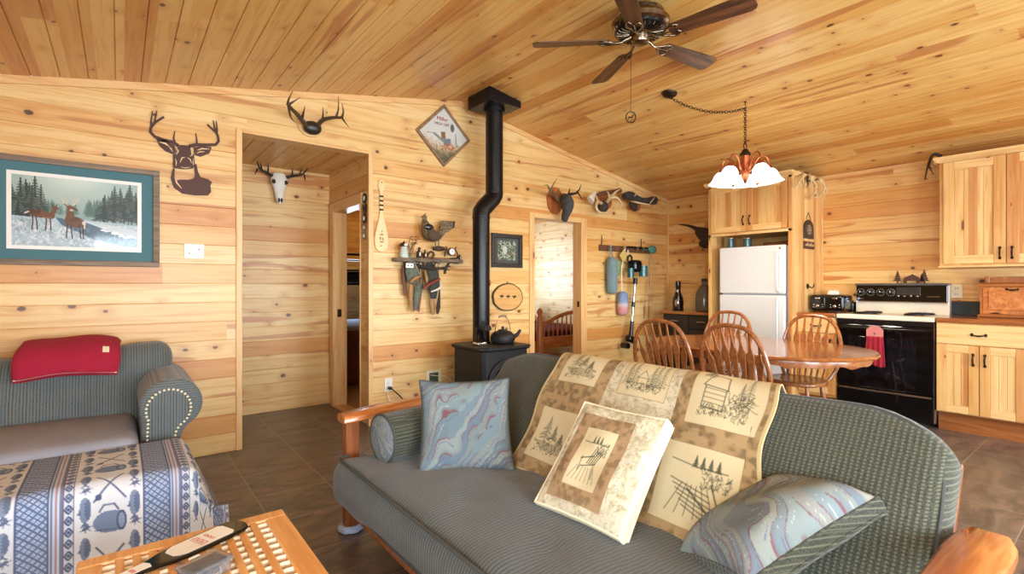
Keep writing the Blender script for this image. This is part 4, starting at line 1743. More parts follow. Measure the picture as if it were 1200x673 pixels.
def bail(parent, x, y, z, upright=True, s=1.0, mat='bronze'):
    """small cast pull: two rosettes and a swung bar"""
    mb = MB()
    L = 0.042 * s
    ends = [(0, -L), (0, L)] if upright else [(-L, 0), (L, 0)]
    for (a, b) in ends:
        mb.ell((x - 0.004, y + a, z + b), (0.006, 0.011 * s, 0.014 * s), None, 10, 6)
    pts = []
    for i in range(9):
        t = i / 8
        k = -L + 2 * L * t
        pts.append((x - 0.008 - 0.018 * math.sin(PI * t), y + (0 if upright else k), z + (k if upright else -0.008 * math.sin(PI * t))))
    mb.tube(pts, [0.004, 0.005, 0.006, 0.007, 0.0075, 0.007, 0.006, 0.005, 0.004], 8)
    return O('handle', mb, M[mat], parent)


def door(parent, x, y0, y1, z0, z1, hy, hz, fw=0.062):
    """framed door with a tongue and groove panel; hy/hz place the pull"""
    mb = MB()
    n = max(3, round((y1 - y0 - 2 * fw) / 0.062))
    w = (y1 - y0 - 2 * fw) / n
    for i in range(n):
        a = y0 + fw + i * w
        mb.box(x - 0.012, x + 0.0, a + 0.0012, a + w - 0.0012, z0 + fw, z1 - fw)
    mb.box(x - 0.008, x + 0.002, y0 + fw * 0.8, y1 - fw * 0.8, z0 + fw * 0.8, z1 - fw * 0.8)
    d = O('door', mb, M['cab'], parent, smooth=False, bevel=0.002)
    for (a, b) in ((y0, y0 + fw), (y1 - fw, y1)):
        bx('stile', 'cabS', d, (x - 0.020, x, a, b, z0, z1), 0.003)
    for (a, b) in ((z0, z0 + fw), (z1 - fw, z1)):
        bx('rail', 'cabH', d, (x - 0.020, x, y0 + fw, y1 - fw, a, b), 0.003)
    bail(d, x - 0.02, hy, hz)
    return d


# tall cabinet round the refrigerator
FC = thing('refrigerator_cabinet', 'tall pine cabinet built round the white refrigerator with two doors on top', 'cabinet', (5.8, 2.71, 0))
bx('side_panel', 'cabX', FC, (5.43, XR - 0.001, 2.25, 2.272, 0, 2.40))
bx('side_panel', 'cabX', FC, (5.43, XR - 0.001, 3.148, 3.17, 0, 2.40))
bx('carcass', 'cabX', FC, (5.435, XR - 0.001, 2.272, 3.148, 1.83, 2.395), 0)
bx('face_rail', 'cabH', FC, (5.415, 5.435, 2.25, 3.17, 1.805, 1.835))
bx('face_rail', 'cabH', FC, (5.415, 5.435, 2.25, 3.17, 2.36, 2.40))
bx('face_stile', 'cabS', FC, (5.415, 5.432, 2.25, 2.285, 0.0, 2.40))
bx('face_stile', 'cabS', FC, (5.415, 5.432, 3.135, 3.17, 0.0, 2.40))
door(FC, 5.415, 2.29, 2.707, 1.84, 2.355, 2.675, 1.96)
door(FC, 5.415, 2.713, 3.13, 1.84, 2.355, 2.745, 1.96)
mb = MB()
prof = [(0, 0), (-0.012, 0.0), (-0.05, 0.03), (-0.05, 0.045), (0, 0.045)]
mb.prism([(5.415 + a, 2.40 - 0.02 + b) for a, b in prof], -3.2, -2.23, Mx(((1, 0, 0, 0), (0, 0, -1, 0), (0, 1, 0, 0), (0, 0, 0, 1))))
O('crown', mb, M['cabH'], FC, smooth=False)
mb = MB()
mb.prism([(2.25 + a, 2.38 + b) for a, b in [(0, 0), (-0.005, 0), (-0.025, 0.03), (-0.025, 0.045), (0, 0.045)]], 5.39, XR - 0.002, Mx(((0, 0, 1, 0), (1, 0, 0, 0), (0, 1, 0, 0), (0, 0, 0, 1))))
O('crown', mb, M['cabH'], FC, smooth=False)
bx('wall_trim', 'trimZ', FC, (XR - 0.02, XR - 0.001, 2.232, 2.25, 0.97, 2.38))

RF = thing('refrigerator', 'white refrigerator with the freezer on top', 'refrigerator', (5.75, 2.67, 0))
bx('body', 'white', RF, (5.475, 6.10, 2.31, 3.03, 0.03, 1.66), 0.006)
for nm, a, b in (('freezer_door', 1.155, 1.67), ('refrigerator_door', 0.09, 1.14)):
    mb = MB()
    mb.box(5.405, 5.468, 2.31, 3.03, a, b)
    d = O(nm, mb, M['white'], RF, smooth=False, bevel=0.014)
    hz = (a + 0.03, b - 0.08) if nm[0] == 'f' else (b - 0.50, b - 0.03)
    mb = MB()
    y = 2.375
    mb.tube(spline([(5.402, y, hz[0]), (5.372, y, hz[0] + 0.03), (5.366, y, (hz[0] + hz[1]) / 2), (5.372, y, hz[1] - 0.03), (5.402, y, hz[1])], 5), 0.011, 8)
    O('handle', mb, M['white'], d)
    if nm[0] == 'f':
        mb = MB()
        mb.ell((5.404, 2.36, 1.635), (0.002, 0.012, 0.012), None, 12, 6)
        O('badge', mb, M['chrome'], d)
    mb = MB()
    mb.box(5.468, 5.475, 2.33, 3.01, a + 0.01, b - 0.01)
    O('gasket', mb, M['pipe'], d, smooth=False)
bx('toe_grille', 'black', RF, (5.44, 5.475, 2.33, 3.01, 0.01, 0.085), 0.003)

teal = simple('teal tin', lin(74, 108, 116), 0.3, 0.4, 0.15)
for i, (x, y, r, h, lb) in enumerate(((5.56, 2.975, 0.033, 0.12, 'teal tin can standing on the left of the refrigerator top'), (5.60, 2.80, 0.045, 0.11, 'wider teal tin can in the middle of the refrigerator top'))):
    c = thing('tin_can', lb, 'can', (x, y, 1.66))
    mb = MB()
    mb.lathe([(r, 0), (r, h * 0.95), (r * 0.97, h)], 20, T(x, y, 1.661))
    O('can_body', mb, teal, c)
    mb = MB()
    mb.lathe([(r * 1.02, h), (r * 1.02, h + 0.008), (r * 0.9, h + 0.009)], 20, T(x, y, 1.661))
    O('lid', mb, M['chrome'], c)
mb = MB()
mb.box(5.80, 6.05, 2.40, 2.72, 1.661, 1.735)
tag(O('wooden_box', mb, M['oakY'], smooth=False, bevel=0.006), 'low brown wooden box on the refrigerator top under the cabinet', 'box')

# dark side cabinet between the far corner and the refrigerator
DC = thing('side_cabinet', 'low dark cabinet with a wooden top left of the refrigerator', 'cabinet', (5.9, 3.56, 0))
bx('body', 'darkframe', DC, (5.64, XR - 0.002, 3.19, 3.94, 0.06, 0.875))
bx('worktop', 'oakY', DC, (5.60, XR - 0.002, 3.18, 3.97, 0.876, 0.912), 0.006)
bx('plinth', 'black', DC, (5.68, XR - 0.01, 3.20, 3.93, 0.0, 0.06), 0)
for (a, b) in ((3.20, 3.56), (3.57, 3.93)):
    dr = bx('drawer', 'darkframe', DC, (5.622, 5.64, a, b, 0.70, 0.86))
    mb = MB()
    mb.tube([(5.622, (a + b) / 2 - 0.06, 0.79), (5.60, (a + b) / 2 - 0.055, 0.79), (5.60, (a + b) / 2 + 0.055, 0.79), (5.622, (a + b) / 2 + 0.06, 0.79)], 0.006, 8)
    O('handle', mb, M['chrome'], dr)
    d = bx('door', 'darkframe', DC, (5.622, 5.64, a, b, 0.08, 0.69))
    mb = MB()
    mb.ell((5.612, b - 0.04 if a < 3.3 else a + 0.04, 0.55), 0.012, None, 10, 6)
    O('knob', mb, M['chrome'], d)

LN = thing('lantern', 'black bottle shaped lantern with a silver front on the dark side cabinet', 'lantern', (5.88, 3.90, 0.912))
LT_ = T(5.88, 3.88, 0.913)
mb = MB()
mb.lathe([(0.066, 0.0), (0.07, 0.01), (0.068, 0.05), (0.072, 0.10), (0.064, 0.16), (0.045, 0.21), (0.033, 0.25), (0.032, 0.29), (0.026, 0.30)], 24, LT_)
O('lantern_body', mb, M['black'], LN)
mb = MB()
mb.lathe([(0.031, 0.30), (0.035, 0.31), (0.035, 0.36), (0.03, 0.385), (0.02, 0.39)], 20, LT_)
O('cap', mb, M['black'], LN)
mb = MB()
mb.ell((5.88 - 0.052, 3.88 - 0.02, 0.913 + 0.095), (0.026, 0.036, 0.062), None, 16, 10)
O('reflector', mb, M['chrome'], LN)
mb = MB()
mb.ell((5.88 - 0.036, 3.88 - 0.012, 0.913 + 0.255), (0.01, 0.012, 0.014), None, 10, 8)
O('switch', mb, M['plastic'], LN)

gj = G('smoky glass', 0.05)
gj.b.inputs['Transmission Weight'].default_value = 0.75
gj.b.inputs['IOR'].default_value = 1.35
gj.base(gj.mix(gj.noise(gj.obj(), 12, 2), lin(150, 152, 140), lin(176, 176, 164)))
JG = thing('glass_jug', 'tall smoky glass jug on the dark side cabinet beside the fridge panel', 'jug', (5.88, 3.50, 0.912))
mb = MB()
mb.lathe([(0.09, 0.0), (0.105, 0.012), (0.108, 0.16), (0.10, 0.24), (0.06, 0.31), (0.034, 0.335), (0.032, 0.38), (0.038, 0.385)], 28, T(5.88, 3.50, 0.914))
O('jug_body', mb, gj.m, JG)
mb = MB()
mb.lathe([(0.036, 0.38), (0.036, 0.41), (0.03, 0.415)], 20, T(5.88, 3.50, 0.914))
O('stopper', mb, M['hide'], JG)

# pheasant mounted on the kitchen wall, half behind the fridge cabinet
PH = thing('mounted_pheasant', 'dark mounted pheasant with a long tail on the wall left of the fridge cabinet', 'taxidermy', (6.12, 3.55, 1.85))
ph = simple('dark plumage', lin(58, 44, 34), 0.75, 0, 0.6, 40, 0.3)
mb = MB()
body = spline([(6.09, 3.30, 1.90), (6.07, 3.38, 1.885), (6.06, 3.48, 1.88), (6.07, 3.58, 1.90), (6.09, 3.66, 1.94), (6.10, 3.72, 1.98)], 4)
rr = [0.045 + 0.055 * math.sin(PI * min(1, i / (len(body) - 1) * 0.85 + 0.1)) for i in range(len(body))]
mb.tube(body, rr, 14)
O('bird_body', mb, ph, PH)
mb = MB()
tl = spline([(6.10, 3.66, 1.95), (6.11, 3.76, 2.01), (6.12, 3.88, 2.06), (6.13, 4.04, 2.095)], 6)
mb.tube(tl, [0.04 - 0.036 * i / (len(tl) - 1) for i in range(len(tl))], 8, None, 0.5)
O('tail', mb, ph, PH)
mb = MB()
wg = spline([(6.03, 3.36, 1.93), (6.02, 3.48, 1.86), (6.04, 3.60, 1.80), (6.07, 3.68, 1.79)], 5)
mb.tube(wg, [0.03 + 0.03 * math.sin(PI * i / (len(wg) - 1)) for i in range(len(wg))], 8, None, 0.4)
O('wing', mb, M['hide'], PH)
mb = MB()
mb.ell((6.09, 3.26, 1.94), (0.032, 0.04, 0.032), None, 12, 8)
mb.tube([(6.09, 3.23, 1.94), (6.09, 3.19, 1.925)], [0.012, 0.003], 8)
O('head', mb, simple('dark green feathers', lin(30, 58, 48), 0.4, 0, 0.3), PH)
mb = MB()
mb.tube(spline([(6.07, 3.62, 1.84), (6.10, 3.68, 1.78), (6.15, 3.66, 1.75), (XR - 0.004, 3.62, 1.75)], 4), 0.012, 8)
O('branch', mb, M['bark'], PH)

# signs on the side of the fridge cabinet
AP = thing('arched_plaque', 'small dark arched plaque above a brown name board on the fridge cabinet side', 'plaque', (5.81, 2.245, 1.75))
MY = Mx(((1, 0, 0, 0), (0, 0, -1, 2.249), (0, 1, 0, 0), (0, 0, 0, 1)))
ar = [(5.69, 1.745), (5.935, 1.745), (5.935, 1.85)] + [(5.8125 + 0.1225 * math.cos(math.radians(a)), 1.85 + 0.10 * math.sin(math.radians(a))) for a in range(10, 171, 10)] + [(5.69, 1.85)]
mb = MB()
mb.prism(ar, 0, 0.012, MY)
O('plaque_body', mb, M['darkframe'], AP, bevel=0.003)
mb = MB()
for a in range(0, 360, 40):
    mb.ell((5.8125 + 0.05 * math.cos(math.radians(a)), 2.236, 1.84 + 0.045 * math.sin(math.radians(a))), (0.02, 0.003, 0.012), None, 10, 6)
mb.ell((5.8125, 2.235, 1.84), (0.03, 0.004, 0.03), None, 12, 6)
O('relief', mb, M['barnwood'], AP)
mb = MB()
mb.tube([(5.75, 2.246, 1.95), (5.8125, 2.246, 2.03), (5.875, 2.246, 1.95)], 0.0025, 6)
O('hanger_wire', mb, M['bronze'], AP)
NB = thing('name_board', 'small brown board with pale marks under the arched plaque on the cabinet side', 'sign', (5.82, 2.245, 1.64))
mb = MB()
mb.box(5.69, 5.955, 2.237, 2.249, 1.635, 1.715)
O('board', mb, M['rust'], NB, smooth=False, bevel=0.003)
mb = MB()
for i in range(8):
    x = 5.715 + 0.0285 * i
    mb.box(x, x + 0.016, 2.2355, 2.238, 1.665, 1.67 + 0.02 * ((i * 7) % 3) * 0.5 + 0.012)
O('marks', mb, M['antlerpale'], NB, smooth=False)
HK = thing('coat_hook', 'small dark iron hook screwed to the fridge cabinet side', 'hook', (5.80, 2.245, 1.23))
mb = MB()
mb.ell((5.80, 2.246, 1.235), (0.035, 0.004, 0.03), None, 12, 6)
O('back_plate', mb, M['bronze'], HK)
mb = MB()
mb.tube(spline([(5.80, 2.245, 1.24), (5.80, 2.21, 1.22), (5.80, 2.19, 1.235), (5.80, 2.185, 1.26)], 4), 0.006, 8)
O('prong', mb, M['bronze'], HK)


def antler(base, pts, tines, r=0.016, n=5):
    """one antler: curved beam with tines; points are offsets from the base"""
    mb = MB()
    b = V(base)
    P = spline([b + V(p) for p in pts], n)
    k = len(P)
    mb.tube(P, [r * (1 - 0.72 * i / (k - 1)) for i in range(k)], 8)
    for (f, d) in tines:
        i = min(k - 1, int(f * (k - 1)))
        o = P[i]
        d = V(d)
        q = spline([o, o + d * 0.5 + V((0, 0, -0.12 * d.length)) * 0, o + d], 3)
        rr = r * (1 - 0.6 * f) * 0.8
        mb.tube(q, [rr * (1 - 0.85 * j / (len(q) - 1)) for j in range(len(q))], 8)
    return mb


CA = thing('antler_pile', 'pale shed antlers lying on top of the fridge cabinet and hanging over its side', 'antlers', (5.95, 2.3, 2.42))
for (pts, r, tn_, mt) in (
        ([(5.66, 2.34, 2.447), (5.70, 2.27, 2.452), (5.515, 2.190, 2.364), (5.396, 2.175, 2.285), (5.339, 2.180, 2.219)], 0.019, [(2, (-0.02, -0.01, -0.09)), (3, (0.07, 0.0, -0.06))], 'antlerpale'),
        ([(5.85, 2.36, 2.447), (5.86, 2.27, 2.452), (5.699, 2.180, 2.378), (5.804, 2.170, 2.309), (5.782, 2.170, 2.234), (5.686, 2.175, 2.161)], 0.020, [(3, (-0.08, 0.0, -0.05)), (2, (-0.05, -0.01, -0.11)), (4, (0.05, 0.0, -0.04))], 'antlerpale'),
        ([(6.02, 2.33, 2.447), (6.04, 2.27, 2.450), (5.943, 2.180, 2.383), (6.030, 2.170, 2.327), (5.970, 2.165, 2.246), (5.826, 2.170, 2.184), (5.708, 2.175, 2.163)], 0.019, [(3, (0.03, 0.0, -0.09)), (4, (-0.02, -0.02, -0.08))], 'antlerpale'),
        ([(5.74, 2.38, 2.444), (5.84, 2.27, 2.452), (5.666, 2.200, 2.350), (5.769, 2.190, 2.353), (5.952, 2.200, 2.396)], 0.017, [(2, (-0.03, 0.0, -0.09)), (3, (0.05, 0.0, -0.07))], 'hide')):
    mb = MB()
    P = spline(pts, 5)
    k = len(P)
    mb.tube(P, [r * (1 - 0.7 * i / (k - 1)) for i in range(k)], 8)
    for (i, d) in tn_:
        o = V(pts[i])
        d = V(d)
        q = spline([o, o + d * 0.55 + V((0.01, -0.008, 0)), o + d], 4)
        mb.tube(q, [r * 0.6 * (1 - 0.85 * j / (len(q) - 1)) for j in range(len(q))], 7)
    O('antler', mb, M[mt], CA)

# ------------------------------------------------------------------ base cabinets, worktops
WT = 0.968
B1 = thing('base_cabinet', 'narrow pine base cabinet between the fridge cabinet and the range', 'cabinet', (5.85, 2.07, 0))
bx('carcass', 'cabX', B1, (5.56, XR - 0.002, 1.892, 2.248, 0.13, WT - 0.04), 0)
bx('toe_kick', 'oakY', B1, (5.62, 5.64, 1.892, 2.248, 0, 0.13), 0)
d = bx('drawer', 'cabH', B1, (5.54, 5.56, 1.90, 2.24, WT - 0.20, WT - 0.05))
bail(d, 5.54, 2.07, WT - 0.125, False)
door(B1, 5.56, 1.90, 2.24, 0.16, WT - 0.21, 1.94, 0.66)
mb = MB()
mb.box(5.525, XR - 0.001, 1.889, 2.249, WT - 0.04, WT)
tag(O('worktop', mb, M['oakY'], smooth=False, bevel=0.012), 'short wood edged worktop carrying the toaster', 'worktop')

B2 = thing('base_cabinet', 'pine base cabinet with a drawer above paired doors right of the range', 'cabinet', (5.85, 0.7, 0))
bx('carcass', 'cabX', B2, (5.56, XR - 0.002, 0.30, 1.124, 0.165, WT - 0.04), 0)
bx('toe_kick', 'oakY', B2, (5.62, 5.64, 0.30, 1.124, 0, 0.165), 0)
bx('face_stile', 'cabS', B2, (5.548, 5.56, 0.30, 1.124, 0.165, WT - 0.04), 0)
d = bx('drawer', 'cabH', B2, (5.53, 5.549, 0.575, 1.12, WT - 0.215, WT - 0.05))
bail(d, 5.53, 0.85, WT - 0.13, False)
door(B2, 5.549, 0.852, 1.12, 0.175, WT - 0.225, 0.885, 0.63)
door(B2, 5.549, 0.575, 0.846, 0.175, WT - 0.225, 0.813, 0.63)
door(B2, 5.549, 0.305, 0.568, 0.175, WT - 0.055, 0.53, 0.63)
mb = MB()
mb.box(5.525, XR - 0.001, 0.29, 1.128, WT - 0.04, WT)
tag(O('worktop', mb, M['oakY'], smooth=False, bevel=0.012), 'wood edged worktop under the bread box right of the range', 'worktop')

UC = thing('wall_cabinet', 'pale pine wall cabinet hung above the bread box at the right edge', 'cabinet', (6.0, 0.72, 1.41))
bx('carcass', 'cabX', UC, (5.87, XR - 0.002, 0.285, 1.163, 1.42, 2.385), 0)
bx('face_stile', 'cabS', UC, (5.852, 5.87, 0.285, 1.163, 1.42, 2.385), 0)
bx('bottom_lip', 'cabH', UC, (5.835, XR - 0.002, 0.28, 1.172, 1.405, 1.42))
door(UC, 5.852, 0.731, 1.135, 1.435, 2.345, 0.765, 1.52, 0.075)
door(UC, 5.852, 0.30, 0.725, 1.435, 2.345, 0.692, 1.52, 0.075)
mb = MB()
mb.prism([(5.852 + a, 2.35 + b) for a, b in [(0, 0), (-0.012, 0.0), (-0.05, 0.035), (-0.05, 0.05), (0.05, 0.05)]], -1.20, -0.27, Mx(((1, 0, 0, 0), (0, 0, -1, 0), (0, 1, 0, 0), (0, 0, 0, 1))))
O('crown', mb, M['cabH'], UC, smooth=False)
mb = MB()
mb.prism([(1.163 + a, 2.35 + b) for a, b in [(0, 0), (0.012, 0), (0.037, 0.035), (0.037, 0.05), (0, 0.05)]], 5.80, XR - 0.002, Mx(((0, 0, 1, 0), (1, 0, 0, 0), (0, 1, 0, 0), (0, 0, 0, 1))))
O('crown', mb, M['cabH'], UC, smooth=False)
CB = thing('antler_pile', 'dark antlers hanging over the left end of the pale wall cabinet', 'antlers', (5.95, 1.25, 2.3))
O('antler', antler((5.90, 1.16, 2.425), [(0, 0, 0), (0.0, 0.055, 0.03), (0.03, 0.10, -0.05), (0.06, 0.13, -0.17)], [(0.5, (0.05, 0.03, -0.10)), (0.7, (0.08, -0.03, -0.12))], 0.016), M['hide'], CB)
O('antler', antler((6.02, 1.16, 2.425), [(0, 0, 0), (0.0, 0.06, 0.02), (-0.01, 0.075, -0.10), (-0.05, 0.065, -0.21)], [(0.6, (-0.07, 0.02, 0.0))], 0.010), M['antlerpale'], CB)

# ------------------------------------------------------------------ range
RG = thing('kitchen_range', 'black and almond electric range with a red towel on its oven door', 'range', (5.85, 1.508, 0))
Y0, Y1 = 1.133, 1.883
bx('body', 'black', RG, (5.58, 6.12, Y0, Y1, 0.03, WT - 0.045), 0.004)
ct = bx('cooktop', 'almond', RG, (5.525, 6.12, Y0, Y1, WT - 0.043, WT), 0.008)
for (x, y, r) in ((5.72, 1.70, 0.105), (5.72, 1.32, 0.08), (5.94, 1.70, 0.08), (5.94, 1.32, 0.105)):
    mb = MB()
    mb.lathe([(r * 1.12, 0), (r * 1.14, 0.004), (r * 1.05, 0.005)], 28, T(x, y, WT))
    pan = O('drip_pan', mb, M['chrome'], ct)
    mb = MB()
    pts = []
    for i in range(90):
        t = i / 89
        a = t * 4 * 2 * PI
        q = r * (0.22 + 0.78 * t)
        pts.append((x + q * math.cos(a), y + q * math.sin(a), WT + 0.012))
    mb.tube(pts, 0.006, 6)
    O('coil', mb, M['pipe'], pan)
od = bx('oven_door', 'blackgloss', RG, (5.535, 5.578, Y0 + 0.004, Y1 - 0.004, 0.285, 0.875), 0.008)
bx('oven_window', simple('dark oven window', lin(14, 15, 20), 0.03, 0, 0.1), od, (5.531, 5.536, Y0 + 0.13, Y1 - 0.13, 0.40, 0.76), 0.002)
mb = MB()
mb.tube([(5.54, Y0 + 0.05, 0.845), (5.505, Y0 + 0.055, 0.845), (5.505, Y1 - 0.055, 0.845), (5.54, Y1 - 0.05, 0.845)], 0.013, 10)
O('handle', mb, M['black'], od)
bx('vent_strip', 'black', RG, (5.54, 5.58, Y0 + 0.004, Y1 - 0.004, 0.88, WT - 0.045), 0.002)
bd_ = bx('bottom_drawer', 'blackgloss', RG, (5.535, 5.578, Y0 + 0.004, Y1 - 0.004, 0.06, 0.275), 0.008)
bx('drawer_grip', 'chrome', bd_, (5.522, 5.537, Y0 + 0.02, Y1 - 0.02, 0.255, 0.272), 0.004)
bx('side_trim', 'chrome', RG, (5.525, 5.60, Y0 - 0.002, Y0 + 0.003, 0.05, WT - 0.05), 0)
bx('backguard', 'almond', RG, (6.06, 6.15, Y0, Y1, WT - 0.01, 1.255), 0.006)
cp = bx('control_panel', 'blackgloss', RG, (6.035, 6.061, Y0 + 0.01, Y1 - 0.01, 1.085, 1.245), 0.005)
bx('panel_cap', simple('grey metal', lin(96, 96, 96), 0.35, 0.6, 0.1), cp, (6.03, 6.15, Y0, Y1, 1.243, 1.265), 0.006)
bx('panel_trim', 'chrome', cp, (6.03, 6.04, Y0 + 0.004, Y1 - 0.004, 1.078, 1.086), 0.001)
for y in (1.83, 1.745, 1.66, 1.575):
    mb = MB()
    mb.lathe([(0.026, 0), (0.027, 0.008), (0.02, 0.012), (0.017, 0.028), (0.012, 0.03)], 20, frame((6.035, y, 1.175), (0, 1, 0), (0, 0, 1), (-1, 0, 0)))
    kn = O('knob', mb, M['black'], cp)
    mb = MB()
    for a in range(0, 360, 30):
        t = math.radians(a)
        mb.box(6.0335, 6.0345, y + 0.034 * math.cos(t) - 0.002, y + 0.034 * math.cos(t) + 0.002, 1.175 + 0.034 * math.sin(t) - 0.002, 1.175 + 0.034 * math.sin(t) + 0.002)
    mb.box(6.003, 6.006, y - 0.002, y + 0.002, 1.172, 1.188)
    O('dial_marks', mb, M['plastic'], kn, smooth=False)
bx('clock_panel', simple('dim clock glass', lin(58, 58, 56), 0.12, 0.3, 0.3), cp, (6.031, 6.036, 1.34, 1.53, 1.15, 1.225), 0.003)
mb = MB()
for i in range(4):
    mb.ell((6.031, 1.365 + 0.05 * i, 1.14), (0.003, 0.010, 0.006), None, 8, 6)
O('button', mb, M['chrome'], cp)['kind'] = 'stuff'
mb = MB()
mb.box(6.034, 6.0345, 1.20, 1.29, 1.135, 1.14)
mb.box(6.034, 6.0345, 1.81, 1.855, 1.105, 1.112)
O('lettering_strip', mb, M['chrome'], cp, smooth=False)

TW = thing('hand_towel', 'red hand towel with a knitted pink top hanging on the oven handle', 'towel', (5.49, 1.56, 0.5))
kt = G('knitted red and white', 0.95, spec=0.1)
xyz = kt.sep(kt.obj())
sn = kt.ma('MULTIPLY', kt.ma('SINE', kt.ma('MULTIPLY', xyz[1], 330.0)), kt.ma('SINE', kt.ma('MULTIPLY', xyz[2], 330.0)))
kt.base(kt.mix(kt.step(sn, -0.1, 0.3), lin(176, 52, 62), lin(226, 176, 168)))
YT = 1.555


def towel(u, v):
    y = YT + (u - 0.5) * (0.125 + 0.03 * v)
    z = 0.775 - 0.275 * v - 0.008 * math.sin(7 * u) * v
    x = 5.483 + 0.010 * math.sin(u * 22) * (0.3 + 0.7 * v)
    return V((x, y, z))


mb = MB()
mb.grid(40, 16, towel)
o = O('towel_skirt', mb, simple('deep red terry', lin(150, 24, 44), 0.95, 0, 0.2, 200, 0.3), TW, angle=180)
m = o.modifiers.new('Solidify', 'SOLIDIFY')
m.thickness = 0.006
mb = MB()
pr = [(YT - 0.066, 0.77), (YT + 0.066, 0.77), (YT + 0.066, 0.835), (YT + 0.045, 0.85), (YT + 0.04, 0.868), (YT - 0.04, 0.868), (YT - 0.045, 0.85), (YT - 0.066, 0.835)]
mb.prism(pr, 5.482, 5.490, Mx(((0, 0, 1, 0), (1, 0, 0, 0), (0, 1, 0, 0), (0, 0, 0, 1))))
O('knitted_top', mb, kt.m, TW, smooth=False, bevel=0.003)['label'] = 'knitted pink and white top'
mb = MB()
mb.ell((5.480, YT, 0.80), (0.004, 0.009, 0.009), None, 10, 6)
O('button', mb, M['bronze'], TW)

# metal bear and pines silhouette on the range
TS = thing('metal_silhouette', 'rusty metal bear between pine trees standing on top of the range', 'ornament', (6.1, 1.42, 1.265))
MXX = Mx(((0, 0, 1, 0), (-1, 0, 0, 0), (0, 1, 0, 0), (0, 0, 0, 1)))


def yz(pts, y0, z0, s):
    return [(-(y0 - a * s), z0 + b * s) for a, b in pts]


bear = [(-.9, 0), (-.95, .35), (-.8, .75), (-.4, .95), (0, 1.15), (.1, 1.3), (.2, 1.15), (.5, 1.0), (.8, .8), (.95, .4), (.9, 0), (.55, 0), (.5, .3), (-.5, .3), (-.55, 0)]
mb = MB()
mb.prism(yz(bear, 1.425, 1.268, 0.07), 6.095, 6.101, MXX)
O('bear', mb, M['rust'], TS, smooth=False)
for (y, h) in ((1.535, 0.125), (1.325, 0.13), (1.345, 0.09)):
    pts = []
    L = []
    n = 5
    for i in range(n):
        z = 0.15 + 0.85 * i / n
        w = 0.32 * (1 - i / n)
        L += [(w, z), (w * 0.45, z + 0.75 / n)]
    L.append((0, 1.0))
    sh = [(0.05, 0), (0.05, 0.15)] + L + [(-a, b) for a, b in L[:-1][::-1]] + [(-0.05, 0.15), (-0.05, 0)]
    mb = MB()
    mb.prism(yz(sh, y, 1.268, h), 6.088, 6.093, MXX)
    O('pine_tree', mb, M['rust'], TS, smooth=False)
mb = MB()
mb.box(6.08, 6.12, 1.31, 1.55, 1.2655, 1.269)
O('base_plate', mb, M['rust'], TS, smooth=False)

# toaster and a black canister
TO = thing('toaster', 'black four slot toaster on the short worktop left of the range', 'toaster', (5.92, 2.06, WT))
mb = MB()
mb.softbox((0.26, 0.32, 0.165), 0.03, (4, 5, 3), T(5.92, 2.065, WT + 0.095))
O('toaster_body', mb, M['black'], TO)
for y in (1.985, 2.145):
    mb = MB()
    mb.box(5.786, 5.794, y - 0.066, y + 0.066, WT + 0.03, WT + 0.15)
    pn = O('front_panel', mb, M['blackgloss'], TO, smooth=False, bevel=0.004)
    mb = MB()
    mb.box(5.772, 5.79, y - 0.022, y + 0.022, WT + 0.135, WT + 0.148)
    O('lever', mb, M['chrome'], pn, smooth=False, bevel=0.003)
    mb = MB()
    mb.lathe([(0.016, 0), (0.015, 0.012), (0.012, 0.014)], 16, frame((5.786, y, WT + 0.06), (0, 1, 0), (0, 0, 1), (-1, 0, 0)))
    O('dial', mb, M['chrome'], pn)
    for k in (-1, 1):
        mb = MB()
        mb.ell((5.785, y + 0.04 * k, WT + 0.05), (0.003, 0.008, 0.005), None, 8, 6)
        mb.ell((5.785, y + 0.04 * k, WT + 0.075), (0.003, 0.008, 0.005), None, 8, 6)
        O('button', mb, M['chrome'], pn)
    for k in (-0.035, 0.035):
        mb = MB()
        mb.box(5.83, 6.01, y + k - 0.015, y + k + 0.015, WT + 0.1765, WT + 0.179)
        O('slot', mb, M['pipe'], TO, smooth=False)
mb = MB()
mb.softbox((0.08, 0.11, 0.03), 0.01, (2, 2, 2), T(6.10, 2.10, WT + 0.198))
mb2 = MB()
mb2.box(6.06, 6.14, 2.045, 2.155, WT, WT + 0.205)
bg_ = thing('paper_pack', 'white paper pack standing behind the black toaster', 'pack', (6.1, 2.1, WT))
O('pack', mb2, M['plastic'], bg_, smooth=False, bevel=0.01)
mb = MB()
mb.box(6.06, 6.14, 2.06, 2.14, WT + 0.205, WT + 0.222)
O('folded_top', mb, M['plastic'], bg_, smooth=False, bevel=0.004)
mb = MB()
mb.lathe([(0.035, 0), (0.037, 0.01), (0.036, 0.085), (0.03, 0.09)], 20, T(6.112, 1.932, WT))
cn = thing('canister', 'small black canister between the toaster and the range', 'canister', (6.06, 1.92, WT))
O('canister_body', mb, M['black'], cn)
mb = MB()
mb.lathe([(0.037, 0.09), (0.038, 0.1), (0.012, 0.105), (0.01, 0.115)], 20, T(6.112, 1.932, WT))
O('lid', mb, M['black'], cn)

